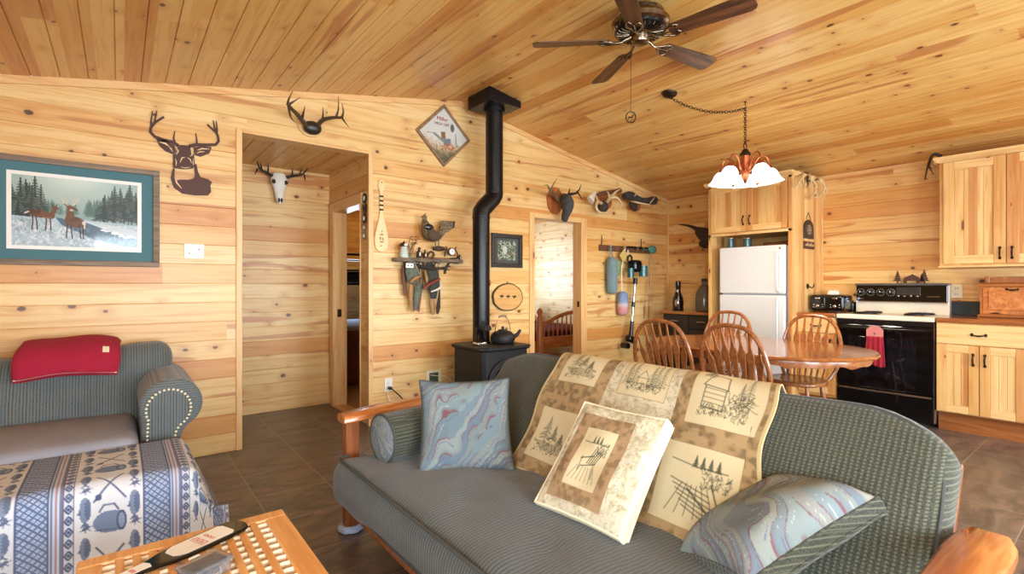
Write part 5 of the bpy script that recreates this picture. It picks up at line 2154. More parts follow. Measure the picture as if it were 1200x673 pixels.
# outlet, dark glass splash tile, bread box and boards at the right
OC = thing('wall_outlet', 'ivory wall outlet above the worktop right of the range', 'outlet', (6.17, 1.10, 1.19))
bx('cover_plate', 'almondplate', OC, (XR - 0.008, XR - 0.001, 1.062, 1.142, 1.125, 1.255), 0.003)
for z in (1.162, 1.218):
    mb = MB()
    mb.ell((XR - 0.009, 1.102, z), (0.004, 0.017, 0.02), None, 14, 6)
    so = O('socket', mb, M['almondplate'], OC)
    mb = MB()
    for k in (-0.007, 0.007):
        mb.box(XR - 0.0142, XR - 0.012, 1.102 + k - 0.0018, 1.102 + k + 0.0018, z - 0.006, z + 0.008)
    O('slots', mb, M['black'], so, smooth=False)

ST = thing('glass_cutting_board', 'dark blue grey glass board leaning on the wall under the outlet', 'board', (6.13, 1.03, WT))
F = frame((6.125, 1.035, WT + 0.003), (0, -1, 0), (0.12, 0, 1), V((0, -1, 0)).cross(V((0.12, 0, 1))))
mb = MB()
mb.box(-0.10, 0.10, 0, 0.125, -0.004, 0.004, F)
O('glass', mb, simple('dark blue glass', lin(50, 66, 76), 0.1, 0.2, 0.5, 9), ST, smooth=False)
mb = MB()
mb.box(-0.107, -0.10, 0, 0.132, -0.006, 0.006, F)
mb.box(0.10, 0.107, 0, 0.132, -0.006, 0.006, F)
mb.box(-0.10, 0.10, 0.125, 0.132, -0.006, 0.006, F)
O('rim', mb, M['oakY'], ST, smooth=False)

BB_ = thing('bread_box', 'honey pine bread box with a framed drop door on the right worktop', 'bread box', (6.02, 0.7, WT))
bx('box_body', 'futonwood', BB_, (5.93, 6.16, 0.50, 0.905, WT + 0.022, 1.235), 0.003)
bx('foot_board', 'oakY', BB_, (5.905, 6.16, 0.49, 0.92, WT + 0.001, WT + 0.024), 0.006)
bx('top_board', 'oakY', BB_, (5.905, 6.165, 0.485, 0.925, 1.235, 1.262), 0.006)
fd = bx('drop_door', 'futonwood', BB_, (5.918, 5.931, 0.52, 0.885, WT + 0.03, 1.228), 0.004)
bx('raised_panel', 'futonwood', fd, (5.908, 5.919, 0.555, 0.85, WT + 0.065, 1.195), 0.008)
bail(fd, 5.916, 0.70, 1.213, False, 0.8)
for y in (0.80, 0.60):
    mb = MB()
    mb.tube([(5.914, y - 0.03, WT + 0.035), (5.914, y, WT + 0.04), (5.914, y + 0.03, WT + 0.035)], [0.003, 0.006, 0.003], 8)
    O('hinge', mb, M['bronze'], fd)
CBD = thing('butcher_block', 'thick wooden cutting board lying on the bread box', 'cutting board', (6.04, 0.7, 1.262))
mb = MB()
mb.box(5.93, 6.15, 0.50, 0.875, 1.264, 1.318)
O('board', mb, M['oak'], CBD, smooth=False, bevel=0.006)
mb = MB()
for y in (0.52, 0.855):
    mb.box(5.926, 6.152, y - 0.012, y + 0.012, 1.266, 1.3195)
O('end_grain_strip', mb, M['oakZ'], CBD, smooth=False, bevel=0.004)

# ------------------------------------------------------------------ dining set
TZ = 0.765
TCX, TCY, TR, TLF = 4.07, 1.985, 0.59, 0.26


def oval(r, n=20):
    out = []
    for i in range(n + 1):
        t = PI + PI * i / n
        out.append((r * math.cos(t), -TLF + r * math.sin(t)))
    for i in range(n + 1):
        t = PI * i / n
        out.append((r * math.cos(t), TLF + r * math.sin(t)))
    return out


DT = thing('dining_table', 'oval oak pedestal dining table with a glossy top behind the futon', 'table', (TCX, TCY, 0))


def loft(mb, layers, M_=None):
    k = len(layers[0][0])
    vs = [(x, y, z) for pts, z in layers for x, y in pts]
    n = len(layers)
    fs = [(i * k + j, i * k + (j + 1) % k, (i + 1) * k + (j + 1) % k, (i + 1) * k + j) for i in range(n - 1) for j in range(k)]
    fs += [tuple(range(k))[::-1], tuple(range((n - 1) * k, n * k))]
    return mb.add(vs, fs, M_)


mb = MB()
loft(mb, [(oval(TR - 0.02), -0.030), (oval(TR - 0.006), -0.027), (oval(TR), -0.016), (oval(TR - 0.004), -0.006), (oval(TR - 0.014), 0.0)], T(TCX, TCY, TZ))
O('tabletop', mb, M['oakY'], DT, angle=30)
mb = MB()
ap = oval(TR - 0.05, 40)
k = len(ap)
vs = []
for i, (x, y) in enumerate(ap):
    sc_ = 0.014 * abs(math.sin(i * 0.62)) + (0.008 if i % 10 < 5 else 0)
    nrm = V((x, y, 0)).normalized()
    for (off, z) in ((0.0, -0.030), (0.004, -0.055), (0.0, -0.088 + sc_), (-0.022, -0.088 + sc_), (-0.022, -0.030)):
        vs.append((x + nrm.x * off, y + nrm.y * off, z))
fs = [(i * 5 + j, ((i + 1) % k) * 5 + j, ((i + 1) % k) * 5 + j + 1, i * 5 + j + 1) for i in range(k) for j in range(4)]
mb.add(vs, fs, T(TCX, TCY, TZ))
O('apron', mb, M['oak'], DT, angle=40)
mb = MB()
mb.lathe([(0.16, 0.735), (0.14, 0.70), (0.075, 0.66), (0.06, 0.60), (0.09, 0.50), (0.11, 0.40), (0.095, 0.30), (0.07, 0.24), (0.11, 0.20), (0.12, 0.15), (0.10, 0.12)][::-1], 28, T(TCX, TCY, 0))
O('pedestal', mb, M['oakZ'], DT)
for a in (40, 140, 220, 320):
    t = math.radians(a)
    c_, s_ = math.cos(t), math.sin(t)
    P = spline([(TCX + c_ * q, TCY + s_ * q, z) for q, z in ((0.05, 0.19), (0.16, 0.20), (0.28, 0.12), (0.38, 0.045), (0.44, 0.032))], 4)
    mb = MB()
    mb.tube(P, [0.05 - 0.02 * i / (len(P) - 1) for i in range(len(P))], 10)
    O('foot', mb, M['oak'], DT)


def chair(label):
    c = thing('dining_chair', label, 'chair', world=False, group='bow back chairs round the oval table')
    # saddle seat, front at +x
    mb = MB()
    L = []
    for (k, z) in ((0.90, 0.425), (0.985, 0.432), (1.0, 0.445), (0.985, 0.458), (0.94, 0.464)):
        pts = []
        for i in range(32):
            t = 2 * PI * i / 32
            x = 0.215 * math.copysign(abs(math.cos(t)) ** 0.75, math.cos(t))
            y = (0.225 + 0.015 * math.cos(t)) * math.copysign(abs(math.sin(t)) ** 0.75, math.sin(t))
            pts.append((x * k, y * k))
        L.append((pts, z))
    L.append(([(x * 0.6, y * 0.6) for x, y in L[-1][0]], 0.452))
    L.append(([(x * 0.15, y * 0.15) for x, y in L[-1][0]], 0.450))
    loft(mb, L)
    O('seat', mb, M['oak'], c, angle=50)

    def bow(t):
        """t 0..1 round the bow, left foot to right foot"""
        a = PI * t
        y = -0.248 * math.copysign(abs(math.cos(a)) ** 0.72, math.cos(a)) if t not in (0, 1) else (-0.19 if t == 0 else 0.19)
        z = 0.455 + 0.525 * math.sin(a) ** 0.62
        k = (z - 0.455) / 0.525
        if k < 0.5:
            y = math.copysign(0.185 + (abs(y) - 0.185) * math.sin(k * PI) ** 0.8, y)
        return V((-0.185 - 0.13 * k - 0.02 * math.sin(PI * k), y, z))
    ts = [0.0, 0.01, 0.03, 0.06, 0.1, 0.15, 0.2, 0.27, 0.34, 0.42, 0.5]
    ts = ts + [1 - q for q in ts[:-1][::-1]]
    mb = MB()
    mb.tube(spline([bow(q) for q in ts], 3), 0.0155, 8)
    O('bow', mb, M['oak'], c)
    for i in range(7):
        y0 = (-0.135 + 0.045 * i)
        y1 = (-0.195 + 0.065 * i)
        # top point where the bow passes over y1
        best = min((abs(bow(q / 200).y - y1), q) for q in range(14, 187))[1]
        p1 = bow(best / 200)
        p0 = V((-0.165 - 0.01 * abs(i - 3) * 0, y0, 0.455))
        d = p1 - p0
        Ls = d.length
        d.normalize()
        yv = V((0, 1, 0))
        yv = (yv - d * yv.dot(d)).normalized()
        zv = yv.cross(d)
        w = [(0.0, 0.007), (0.22, 0.008), (0.38, 0.013), (0.62, 0.0235), (0.68, 0.0235), (0.72, 0.015), (0.80, 0.008), (1.0, 0.006)]
        out = [(-b, a * Ls) for a, b in w] + [(b, a * Ls) for a, b in w[::-1]]
        mb = MB()
        mb.prism(out, -0.006, 0.006, frame(p0, yv, d, yv.cross(d)))
        O('spindle', mb, M['oak'], c, bevel=0.002)
    feet = []
    for (x, y) in ((0.14, 0.15), (0.14, -0.15), (-0.13, 0.14), (-0.13, -0.14)):
        fx, fy = x * 1.42, y * 1.38
        mb = MB()
        n = 14
        P = [V((x, y, 0.435)).lerp(V((fx, fy, 0.0)), i / n) for i in range(n + 1)]
        rr = [0.012, 0.014, 0.017, 0.020, 0.021, 0.018, 0.014, 0.020, 0.021, 0.020, 0.018, 0.015, 0.013, 0.012, 0.011]
        mb.tube(P, rr, 10)
        O('leg', mb, M['oakZ'], c)
        feet.append((V((x, y, 0.435)).lerp(V((fx, fy, 0.0)), 0.55)))
    for (a, b) in ((0, 2), (1, 3)):
        mb = MB()
        mb.tube([feet[a], feet[a].lerp(feet[b], 0.5), feet[b]], [0.008, 0.014, 0.008], 8)
        O('stretcher', mb, M['oakZ'], c)
    mb = MB()
    m0, m1 = feet[0].lerp(feet[2], 0.5), feet[1].lerp(feet[3], 0.5)
    mb.tube([m0, m0.lerp(m1, 0.5), m1], [0.008, 0.014, 0.008], 8)
    O('stretcher', mb, M['oakZ'], c)
    return c


c1 = chair('dining chair behind the futon nearest the hanging vacuum, its back to the room')
c1.location = (3.50, 2.29, 0)
c1.rotation_euler = (0, 0, 0.06)
dup(c1, (3.50, 1.70, 0), -0.05, 'dining chair behind the quilt draped end of the futon, its back to the room')
dup(c1, (4.47, 2.56, 0), PI + 0.05, 'dining chair on the kitchen side of the table in front of the refrigerator')
dup(c1, (4.48, 1.83, 0), PI - 0.05, 'dining chair on the kitchen side of the table nearest the range')
# ------------------------------------------------------------------ far wall decoration
WALLM = Mx(((1, 0, 0, 0), (0, 0, -1, YA), (0, 1, 0, 0), (0, 0, 0, 1)))   # local (x, z, out of the wall)


def wallcv(cv, x0, x1, z0, z1, d):
    mb = MB()
    cv.mesh(mb, lambda u, v: V((x0 + (x1 - x0) * u, YA - d, z0 + (z1 - z0) * v)))
    return mb


def frame_boxes(parent, name, mat, x0, x1, z0, z1, w, d0, d1):
    for (a, b, c, e) in ((x0, x1, z1 - w, z1), (x0, x1, z0, z0 + w), (x0, x0 + w, z0 + w, z1 - w), (x1 - w, x1, z0 + w, z1 - w)):
        bx(name, mat, parent, (a, b, YA - d1, YA - d0, c, e), 0.004)


# framed deer print
PX0, PX1, PZ0, PZ1 = -0.655, 0.218, 1.372, 2.038
FP = thing('framed_print', 'large framed print of two deer by a snowy creek with a teal mat', 'picture', (-0.22, YA, 1.372))
frame_boxes(FP, 'frame', 'barnwood', PX0, PX1, PZ0, PZ1, 0.036, 0.002, 0.03)
teal_mat = simple('teal mat board', lin(76, 120, 128), 0.8, 0, 0.08, 60)
mb = MB()
mb.box(PX0 + 0.03, PX1 - 0.03, YA - 0.012, YA - 0.003, PZ0 + 0.03, PZ1 - 0.03)
O('mat_board', mb, teal_mat, FP, smooth=False)
ix0, ix1, iz0, iz1 = -0.535, 0.118, 1.470, 1.945
mb = MB()
mb.box(ix0, ix1, YA - 0.0135, YA - 0.012, iz0, iz1)
O('inner_border', mb, M['plastic'], FP, smooth=False)
W_, H_ = 300, 200
cv = Cv(W_, H_, (150, 178, 174))
g_ = np.clip((cv.Y / H_ - 0.45) / 0.5, 0, 1)
cv.put(g_ * np.exp(-((cv.X - 130) / 90.0) ** 2), (206, 222, 212), 0.8)
cv.put((1 - g_), (120, 154, 152), 0.5)
rd = random.Random(3)
for i in range(46):
    x = rd.uniform(0, W_)
    k = abs(x - 120) / 160
    h = 26 + 60 * k * rd.uniform(0.5, 1.1)
    cv.fir(x, 92 + rd.uniform(-3, 8), h, 12 + 16 * k, (86 - 30 * k, 124 - 36 * k, 120 - 34 * k), rd, 9)
for i in range(34):
    x = rd.choice([rd.uniform(-5, 70), rd.uniform(195, 305)])
    h = rd.uniform(60, 112)
    cv.fir(x, 80 + rd.uniform(-8, 8), h, rd.uniform(34, 60), (30, 58, 58), rd, 12, snow=(150, 178, 178))
cv.poly([(0, 0), (0, 84), (60, 80), (130, 84), (300, 72), (300, 0)], (176, 196, 206))
cv.put((vnoise(W_, H_, 9) > 0.55) & (cv.Y < 74), (142, 168, 186), 0.5)
cv.put((vnoise(W_, H_, 5) > 0.66) & (cv.Y < 70), (214, 224, 228), 0.8)
cv.poly([(96, 84), (150, 78), (215, 62), (262, 40), (300, 28), (300, 4), (262, 8), (190, 24), (150, 44), (112, 62)], (70, 104, 124))
cv.put((vnoise(W_, H_, 6) > 0.6) & (cv.X > 120) & (cv.Y < 60) & (cv.Y > 70 - (cv.X - 90) * 0.5), (104, 140, 158), 0.6)
cv.poly([(160, 78), (220, 72), (300, 56), (300, 30), (255, 44), (205, 60)], (196, 210, 216))
for i in range(90):
    x, y = rd.uniform(0, 90), rd.uniform(34, 72)
    cv.line([(x, y), (x + rd.uniform(-6, 6), y + rd.uniform(4, 14))], 0.8, (84, 100, 108), 0.7)
for i in range(14):
    x = rd.uniform(180, 290)
    y = 66 - (x - 180) * 0.32 + rd.uniform(-4, 6)
    cv.ell(x, y, rd.uniform(4, 9), rd.uniform(2, 4), (220, 228, 232))
BR, BRD, BRL = (106, 74, 52), (70, 48, 36), (146, 110, 82)
# doe
cv.ell(62, 92, 26, 11, BR, 1, -0.12)
cv.ell(50, 97, 15, 8, BRD, 0.8)
cv.ell(84, 88, 12, 10, BR)
cv.poly([(84, 92), (92, 84), (100, 104), (94, 112), (88, 104)], BR)
cv.ell(96, 111, 9, 5, BR, 1, -0.35)
cv.line([(92, 114), (88, 122)], 3, BRD)
cv.line([(98, 114), (101, 122)], 3, BRD)
cv.line([(36, 96), (29, 92)], 4, (210, 200, 190))
for x0, x1 in ((46, 44), (52, 56), (76, 74), (84, 86)):
    cv.line([(x0, 86), ((x0 + x1) / 2 + 1, 66), (x1, 46)], 3, BRD)
cv.ell(78, 82, 12, 3, BRL, 0.7)
# buck
cv.ell(142, 74, 25, 16, BR, 1, -0.25)
cv.ell(136, 82, 18, 8, BRD, 0.6)
cv.poly([(118, 74), (124, 112), (136, 114), (142, 88)], BR)
cv.ell(132, 116, 11, 6, BR, 1, -0.3)
cv.line([(141, 112), (148, 108)], 4, BRD)
cv.line([(125, 120), (118, 124)], 3, BRD)
cv.poly([(160, 76), (168, 78), (166, 54), (160, 58)], (216, 208, 198))
for x0, x1 in ((124, 122), (132, 136), (152, 156), (161, 162)):
    cv.line([(x0, 66), ((x0 + x1) / 2, 44), (x1, 26)], 3.4, BRD)
for (a, b) in ((126, -1), (136, 1)):
    base = [(a, 121), (a + b * 10, 130), (a + b * 16, 142)]
    cv.line(base, 2, (206, 196, 176))
    for j in range(3):
        cv.line([(a + b * (4 + 5 * j), 124 + 5 * j), (a + b * (1 + 5 * j), 138 + 4 * j)], 1.6, (206, 196, 176))
cv.ell(134, 108, 5, 3, (220, 210, 196), 0.8)
O('print', wallcv(cv, ix0 + 0.022, ix1 - 0.022, iz0 + 0.022, iz1 - 0.022, 0.0142), M['paintgloss'], FP)

# cut steel deer head
DH = thing('metal_deer_head', 'flat brown cut steel deer head hanging right of the framed print', 'wall decoration', (0.38, YA, 1.9))
DK0 = 0.006


def ribbon(pts, w, z0=0.006, z1=0.011):
    """flat steel strip along points in the wall plane"""
    P = [V((p[0], p[2], 0)) for p in pts]
    k = len(P)
    L, Rr = [], []
    for i in range(k):
        d = (P[min(i + 1, k - 1)] - P[max(0, i - 1)]).normalized()
        n = V((-d.y, d.x, 0))
        ww = w[i] if hasattr(w, '__len__') else w
        L.append((P[i] + n * ww / 2))
        Rr.append((P[i] - n * ww / 2))
    mb = MB()
    vs = []
    for a, b in zip(L, Rr):
        vs += [(a.x, a.y, z0), (b.x, b.y, z0), (b.x, b.y, z1), (a.x, a.y, z1)]
    fs = [(i * 4 + j, i * 4 + (j + 1) % 4, (i + 1) * 4 + (j + 1) % 4, (i + 1) * 4 + j) for i in range(k - 1) for j in range(4)]
    fs += [(0, 1, 2, 3), tuple(range((k - 1) * 4, k * 4))]
    mb.add(vs, fs, WALLM)
    return mb


def plate(pts, z0=0.006, z1=0.011):
    mb = MB()
    mb.prism([(p[0], p[2]) for p in pts], z0, z1, WALLM)
    return mb


head_outline = [(0.346, 4.240, 2.245), (0.396, 4.240, 2.248), (0.405, 4.240, 2.201), (0.422, 4.240, 2.187), (0.428, 4.240, 2.106), (0.410, 4.240, 2.086), (0.368, 4.240, 2.075), (0.323, 4.240, 2.073), (0.296, 4.240, 2.076), (0.296, 4.240, 2.167), (0.316, 4.240, 2.186), (0.325, 4.240, 2.236)]
shoulder = [(0.302, 4.240, 2.074), (0.293, 4.240, 2.064), (0.282, 4.240, 1.999), (0.301, 4.240, 1.937), (0.350, 4.240, 1.900), (0.424, 4.240, 1.895), (0.508, 4.240, 1.904), (0.528, 4.240, 1.931), (0.524, 4.240, 1.981), (0.535, 4.240, 2.004), (0.508, 4.240, 2.023), (0.461, 4.240, 2.033), (0.446, 4.240, 2.070), (0.437, 4.240, 2.124), (0.420, 4.240, 2.116), (0.424, 4.240, 2.078), (0.427, 4.240, 2.040), (0.419, 4.240, 2.015), (0.387, 4.240, 2.002), (0.341, 4.240, 1.998), (0.316, 4.240, 1.990), (0.305, 4.240, 2.023), (0.307, 4.240, 2.067)]
ear_l = [(0.200, 4.240, 2.262), (0.252, 4.240, 2.263), (0.305, 4.240, 2.233), (0.316, 4.240, 2.191), (0.296, 4.240, 2.170), (0.252, 4.240, 2.186), (0.218, 4.240, 2.217)]
ear_r = [(0.419, 4.240, 2.236), (0.461, 4.240, 2.256), (0.532, 4.240, 2.260), (0.518, 4.240, 2.214), (0.461, 4.240, 2.179), (0.424, 4.240, 2.187)]
O('head_plate', plate(head_outline), M['rust'], DH, smooth=False)
O('shoulder_plate', plate(shoulder), M['rust'], DH, smooth=False)
for e in (ear_l, ear_r):
    O('ear', plate(e), M['rust'], DH, smooth=False)
al = [(0.328, 4.240, 2.236), (0.296, 4.240, 2.256), (0.235, 4.240, 2.263), (0.192, 4.240, 2.276), (0.168, 4.240, 2.303), (0.170, 4.240, 2.335), (0.196, 4.240, 2.377), (0.244, 4.240, 2.424)]
al1 = [(0.173, 4.240, 2.336), (0.171, 4.240, 2.382), (0.180, 4.240, 2.452)]
al2 = [(0.185, 4.240, 2.354), (0.194, 4.240, 2.397), (0.204, 4.240, 2.458)]
al3 = [(0.311, 4.240, 2.244), (0.300, 4.240, 2.285), (0.307, 4.240, 2.337)]
ar = [(0.391, 4.240, 2.244), (0.442, 4.240, 2.264), (0.508, 4.240, 2.273), (0.557, 4.240, 2.284), (0.576, 4.240, 2.313), (0.571, 4.240, 2.352), (0.557, 4.240, 2.377), (0.504, 4.240, 2.422)]
ar1 = [(0.562, 4.240, 2.367), (0.549, 4.240, 2.415), (0.542, 4.240, 2.460)]
ar2 = [(0.566, 4.240, 2.356), (0.566, 4.240, 2.407), (0.561, 4.240, 2.459)]
ar3 = [(0.438, 4.240, 2.255), (0.439, 4.240, 2.300), (0.432, 4.240, 2.344)]
for nm, A_, ts in (('antler', al, (al1, al2, al3)), ('antler', ar, (ar1, ar2, ar3))):
    k = len(A_)
    mb = ribbon(A_, [0.025 - 0.012 * i / (k - 1) for i in range(k)])
    for t in ts:
        m2 = ribbon(t, [0.014, 0.010, 0.005], 0.0062, 0.0108)
        mb.add(m2.v, m2.f)
    O(nm, mb, M['rust'], DH, smooth=False)
# pale cut-outs where the wall shows through: eyes, ear and muzzle lines
cut = simple('pine showing through cut outs', lin(232, 200, 150), 0.5, 0, 0.06, 30)
c1 = [(0.218, 4.240, 2.242), (0.252, 4.240, 2.239), (0.292, 4.240, 2.204)]
c2 = [(0.261, 4.240, 2.230), (0.279, 4.240, 2.212), (0.296, 4.240, 2.188)]
c3 = [(0.442, 4.240, 2.223), (0.470, 4.240, 2.239), (0.518, 4.240, 2.244)]
c4 = [(0.438, 4.240, 2.201), (0.461, 4.240, 2.215), (0.489, 4.240, 2.220)]
c5 = [(0.316, 4.240, 2.218), (0.328, 4.240, 2.199), (0.316, 4.240, 2.170)]
c6 = [(0.405, 4.240, 2.212), (0.411, 4.240, 2.185), (0.398, 4.240, 2.172)]
c7 = [(0.337, 4.240, 2.119), (0.350, 4.240, 2.154), (0.367, 4.240, 2.160)]
c8 = [(0.382, 4.240, 2.162), (0.398, 4.240, 2.150), (0.407, 4.240, 2.125)]
c9 = [(0.310, 4.240, 2.142), (0.316, 4.240, 2.116), (0.313, 4.240, 2.089)]
c10 = [(0.419, 4.240, 2.159), (0.416, 4.240, 2.126), (0.420, 4.240, 2.107)]
c11 = [(0.341, 4.240, 2.088), (0.368, 4.240, 2.084), (0.401, 4.240, 2.096)]
c12 = [(0.305, 4.240, 2.013), (0.319, 4.240, 1.971), (0.348, 4.240, 1.934)]
for i, (c_, w_) in enumerate(((c1, .012), (c2, .008), (c3, .010), (c4, .008), (c5, .008), (c6, .008), (c7, .008), (c8, .008), (c9, .006), (c10, .006), (c11, .005), (c12, .010))):
    O('cut_out', ribbon(c_, [w_ * 0.3, w_, w_ * 0.3], 0.0105, 0.0114), cut, DH, smooth=False)

# double switch plate
SP = thing('switch_plate', 'white double switch plate right of the framed print', 'light switch', (0.42, YA, 1.5))
bx('cover_plate', 'plastic', SP, (0.362, 0.485, YA - 0.007, YA - 0.001, 1.44, 1.545), 0.003)
for x in (0.393, 0.452):
    bx('rocker', 'plastic', SP, (x - 0.017, x + 0.017, YA - 0.011, YA - 0.006, 1.462, 1.523), 0.002)
mb = MB()
mb.box(0.448, 0.456, YA - 0.0118, YA - 0.0105, 1.500, 1.512)
mb.box(0.389, 0.397, YA - 0.0118, YA - 0.0105, 1.47, 1.48)
O('indicator', mb, simple('grey plastic', lin(120, 116, 110), 0.4), SP, smooth=False)


def plaque_disc(x, z, rx, rz, mat, parent, t=0.02, bark=True):
    mb = MB()
    n = 40
    pts = [(x + rx * math.cos(2 * PI * i / n) * (1 + 0.02 * math.sin(5 * i)), z + rz * math.sin(2 * PI * i / n) * (1 + 0.02 * math.cos(7 * i))) for i in range(n)]
    mb.prism(pts, 0.001, t, WALLM)
    return O('plaque', mb, mat, parent, bevel=0.003, angle=30), pts


def beam(pts, r0, r1=0.004, n=5):
    mb = MB()
    P = spline(pts, n)
    k = len(P)
    mb.tube(P, [r0 + (r1 - r0) * (i / (k - 1)) ** 1.2 for i in range(k)], 8)
    return mb


def tine(mb, pts, r0):
    P = spline(pts, 4)
    k = len(P)
    mb.tube(P, [r0 * (1 - 0.85 * i / (k - 1)) for i in range(k)], 7)


# antler mount over the hall opening
tanw = wood('light plaque wood', lin(214, 170, 112), lin(232, 194, 138), 0, 0.45)
AM = thing('antler_mount', 'dark eight point antlers on a pale round plaque above the hall opening', 'antlers', (1.24, YA, 2.55))
plaque_disc(1.230, 2.567, 0.105, 0.105, tanw, AM)
mb = MB()
mb.ell((1.234, 4.200, 2.529), (0.075, 0.045, 0.055), None, 18, 10)
O('skull_cap', mb, simple('dark leather cap', lin(48, 40, 32), 0.35, 0, 0.3), AM)
antd = simple('dark antler', lin(78, 62, 44), 0.45, 0, 0.45, 26, 0.2)
mb = beam([(1.185, 4.190, 2.530), (1.107, 4.120, 2.578), (1.033, 4.030, 2.591), (0.990, 3.980, 2.606)], 0.020, 0.010)
tine(mb, [(0.990, 3.980, 2.599), (0.999, 3.980, 2.646), (1.037, 4.020, 2.725)], 0.012)
tine(mb, [(0.996, 3.980, 2.601), (1.025, 3.950, 2.624), (1.068, 3.930, 2.660)], 0.011)
tine(mb, [(1.138, 4.140, 2.576), (1.134, 4.080, 2.606), (1.138, 4.060, 2.648)], 0.012)
tine(mb, [(0.996, 3.980, 2.594), (0.994, 3.900, 2.483), (1.030, 3.880, 2.444)], 0.010)
O('antler', mb, antd, AM)
mb = beam([(1.265, 4.190, 2.539), (1.291, 4.120, 2.582), (1.346, 4.040, 2.593), (1.397, 3.970, 2.585)], 0.019, 0.010)
tine(mb, [(1.291, 4.120, 2.589), (1.282, 4.080, 2.618), (1.272, 4.050, 2.662)], 0.011)
tine(mb, [(1.367, 4.020, 2.599), (1.377, 4.000, 2.657), (1.384, 4.020, 2.767)], 0.011)
tine(mb, [(1.397, 3.970, 2.585), (1.400, 3.950, 2.635), (1.383, 3.940, 2.686)], 0.011)
tine(mb, [(1.390, 3.970, 2.591), (1.400, 3.920, 2.539), (1.427, 3.900, 2.495)], 0.010)
O('antler', mb, antd, AM)

# european skull in the hall
SK = thing('skull_mount', 'bleached deer skull with small antlers on the hall back wall', 'skull', (1.23, HB, 2.05))
FS = frame((1.232, HB - 0.055, 2.32), (1, 0, 0), (0, -0.25, -1), V((1, 0, 0)).cross(V((0, -0.25, -1))))
mb = MB()
prof = [(0.002, -0.035), (0.055, -0.02), (0.078, 0.03), (0.080, 0.07), (0.060, 0.12), (0.048, 0.17), (0.040, 0.22), (0.030, 0.265), (0.004, 0.285)]
mb.lathe(prof, 20, frame((1.232, HB - 0.055, 2.325), (1, 0, 0), (0, 1, 0), (0, -0.12, -1)) @ Mx.Diagonal((1, 0.62, 1, 1)))
O('skull', mb, M['bone'], SK)
for s in (-1, 1):
    mb = MB()
    mb.ell((1.232 + s * 0.055, HB - 0.098, 2.255), (0.020, 0.012, 0.022), None, 12, 8)
    O('eye_socket', mb, M['hide'], SK)
    mb = beam([V((1.232 + s * 0.055, HB - 0.06, 2.31)), V((1.232 + s * 0.12, HB - 0.10, 2.33)), V((1.232 + s * 0.19, HB - 0.16, 2.345)), V((1.232 + s * 0.225, HB - 0.22, 2.40))], 0.016, 0.005)
    for f, q in ((0.10, (0.0, -0.01, 0.08)), (0.16, (0.02, -0.02, 0.07)), (0.20, (0.02, 0.02, -0.06))):
        p = V((1.232 + s * (f + 0.01), HB - 0.06 - 0.5 * f, 2.32 + 0.12 * f))
        tine(mb, [p, p + V((s * q[0] * 0.6, q[1], q[2] * 0.6)), p + V((s * q[0], q[1], q[2]))], 0.010)
    O('antler', mb, M['hide'], SK)
mb = MB()
for s in (-1, 1):
    mb.ell((1.232 + s * 0.012, HB - 0.115, 2.075), (0.009, 0.012, 0.022), None, 10, 6)
O('nose_hollow', mb, M['hide'], SK)

# five medallions down the hall corner
meds = [(2.028, 'dark oval medallion with a pale ring, topmost of five in the hall', 'hide', 0.040, 0.046), (1.936, 'black square medallion, second from top of five in the hall', 'black', 0.040, 0.040), (1.848, 'dark oval medallion, middle one of five in the hall', 'hide', 0.038, 0.046), (1.765, 'tan round medallion, fourth from top of five in the hall', 'barnwood', 0.034, 0.036), (1.690, 'tan round medallion, lowest of five in the hall', 'barnwood', 0.032, 0.036)]
for z, lb, mt, ry, rz in meds:
    m_ = thing('wall_medallion', lb, 'medallion', (HX1, 4.345, z), group='medallions on the hall corner')
    mb = MB()
    sq = 'square' in lb
    pts = [(ry * (math.copysign(abs(math.cos(a)) ** (0.4 if sq else 1), math.cos(a))), rz * (math.copysign(abs(math.sin(a)) ** (0.4 if sq else 1), math.sin(a)))) for a in [2 * PI * i / 32 for i in range(32)]]
    FM = frame((HX1 - 0.001, 4.345, z), (0, -1, 0), (0, 0, 1), (-1, 0, 0))
    mb.prism(pts, 0, 0.012, FM)
    O('disc', mb, M[mt], m_, bevel=0.003, angle=30)
    mb = MB()
    mb.ell((0, 0, 0.012), (ry * 0.5, rz * 0.5, 0.008), FM, 14, 8)
    O('boss', mb, M['bone'] if not sq else M['hide'], m_)

# diamond hung mirror with a hunting scene and red lettering
MIR = thing('diamond_mirror', 'diamond hung brown framed mirror with a hunting scene and red lettering', 'mirror', (2.485, YA, 2.705))
MCX, MCZ, HD = 2.485, 2.705, 0.215
FMR = Mx(((0.7071, -0.7071, 0, MCX), (0, 0, -1, YA), (0.7071, 0.7071, 0, MCZ), (0, 0, 0, 1)))
mwood = wood('brown picture wood', lin(122, 92, 62), lin(158, 124, 86), 0, 0.45)
for (a, b, c, d) in ((-HD, HD, HD - 0.026, HD), (-HD, HD, -HD, -HD + 0.026), (-HD, -HD + 0.026, -HD + 0.026, HD - 0.026), (HD - 0.026, HD, -HD + 0.026, HD - 0.026)):
    mb = MB()
    mb.box(a, b, c, d, 0.001, 0.028, FMR)
    O('frame', mb, mwood, MIR, smooth=False, bevel=0.004)
cv = Cv(160, 160, (206, 206, 196))
# canvas axes run along the two lower edges; work in picture space: px = right, py = up


def dm(p, q):
    """picture space (right, up) in -1..1 of the half diagonal to canvas points"""
    a, b = (p + q) / 2, (q - p) / 2
    return (80 + a * 158, 80 + b * 158)


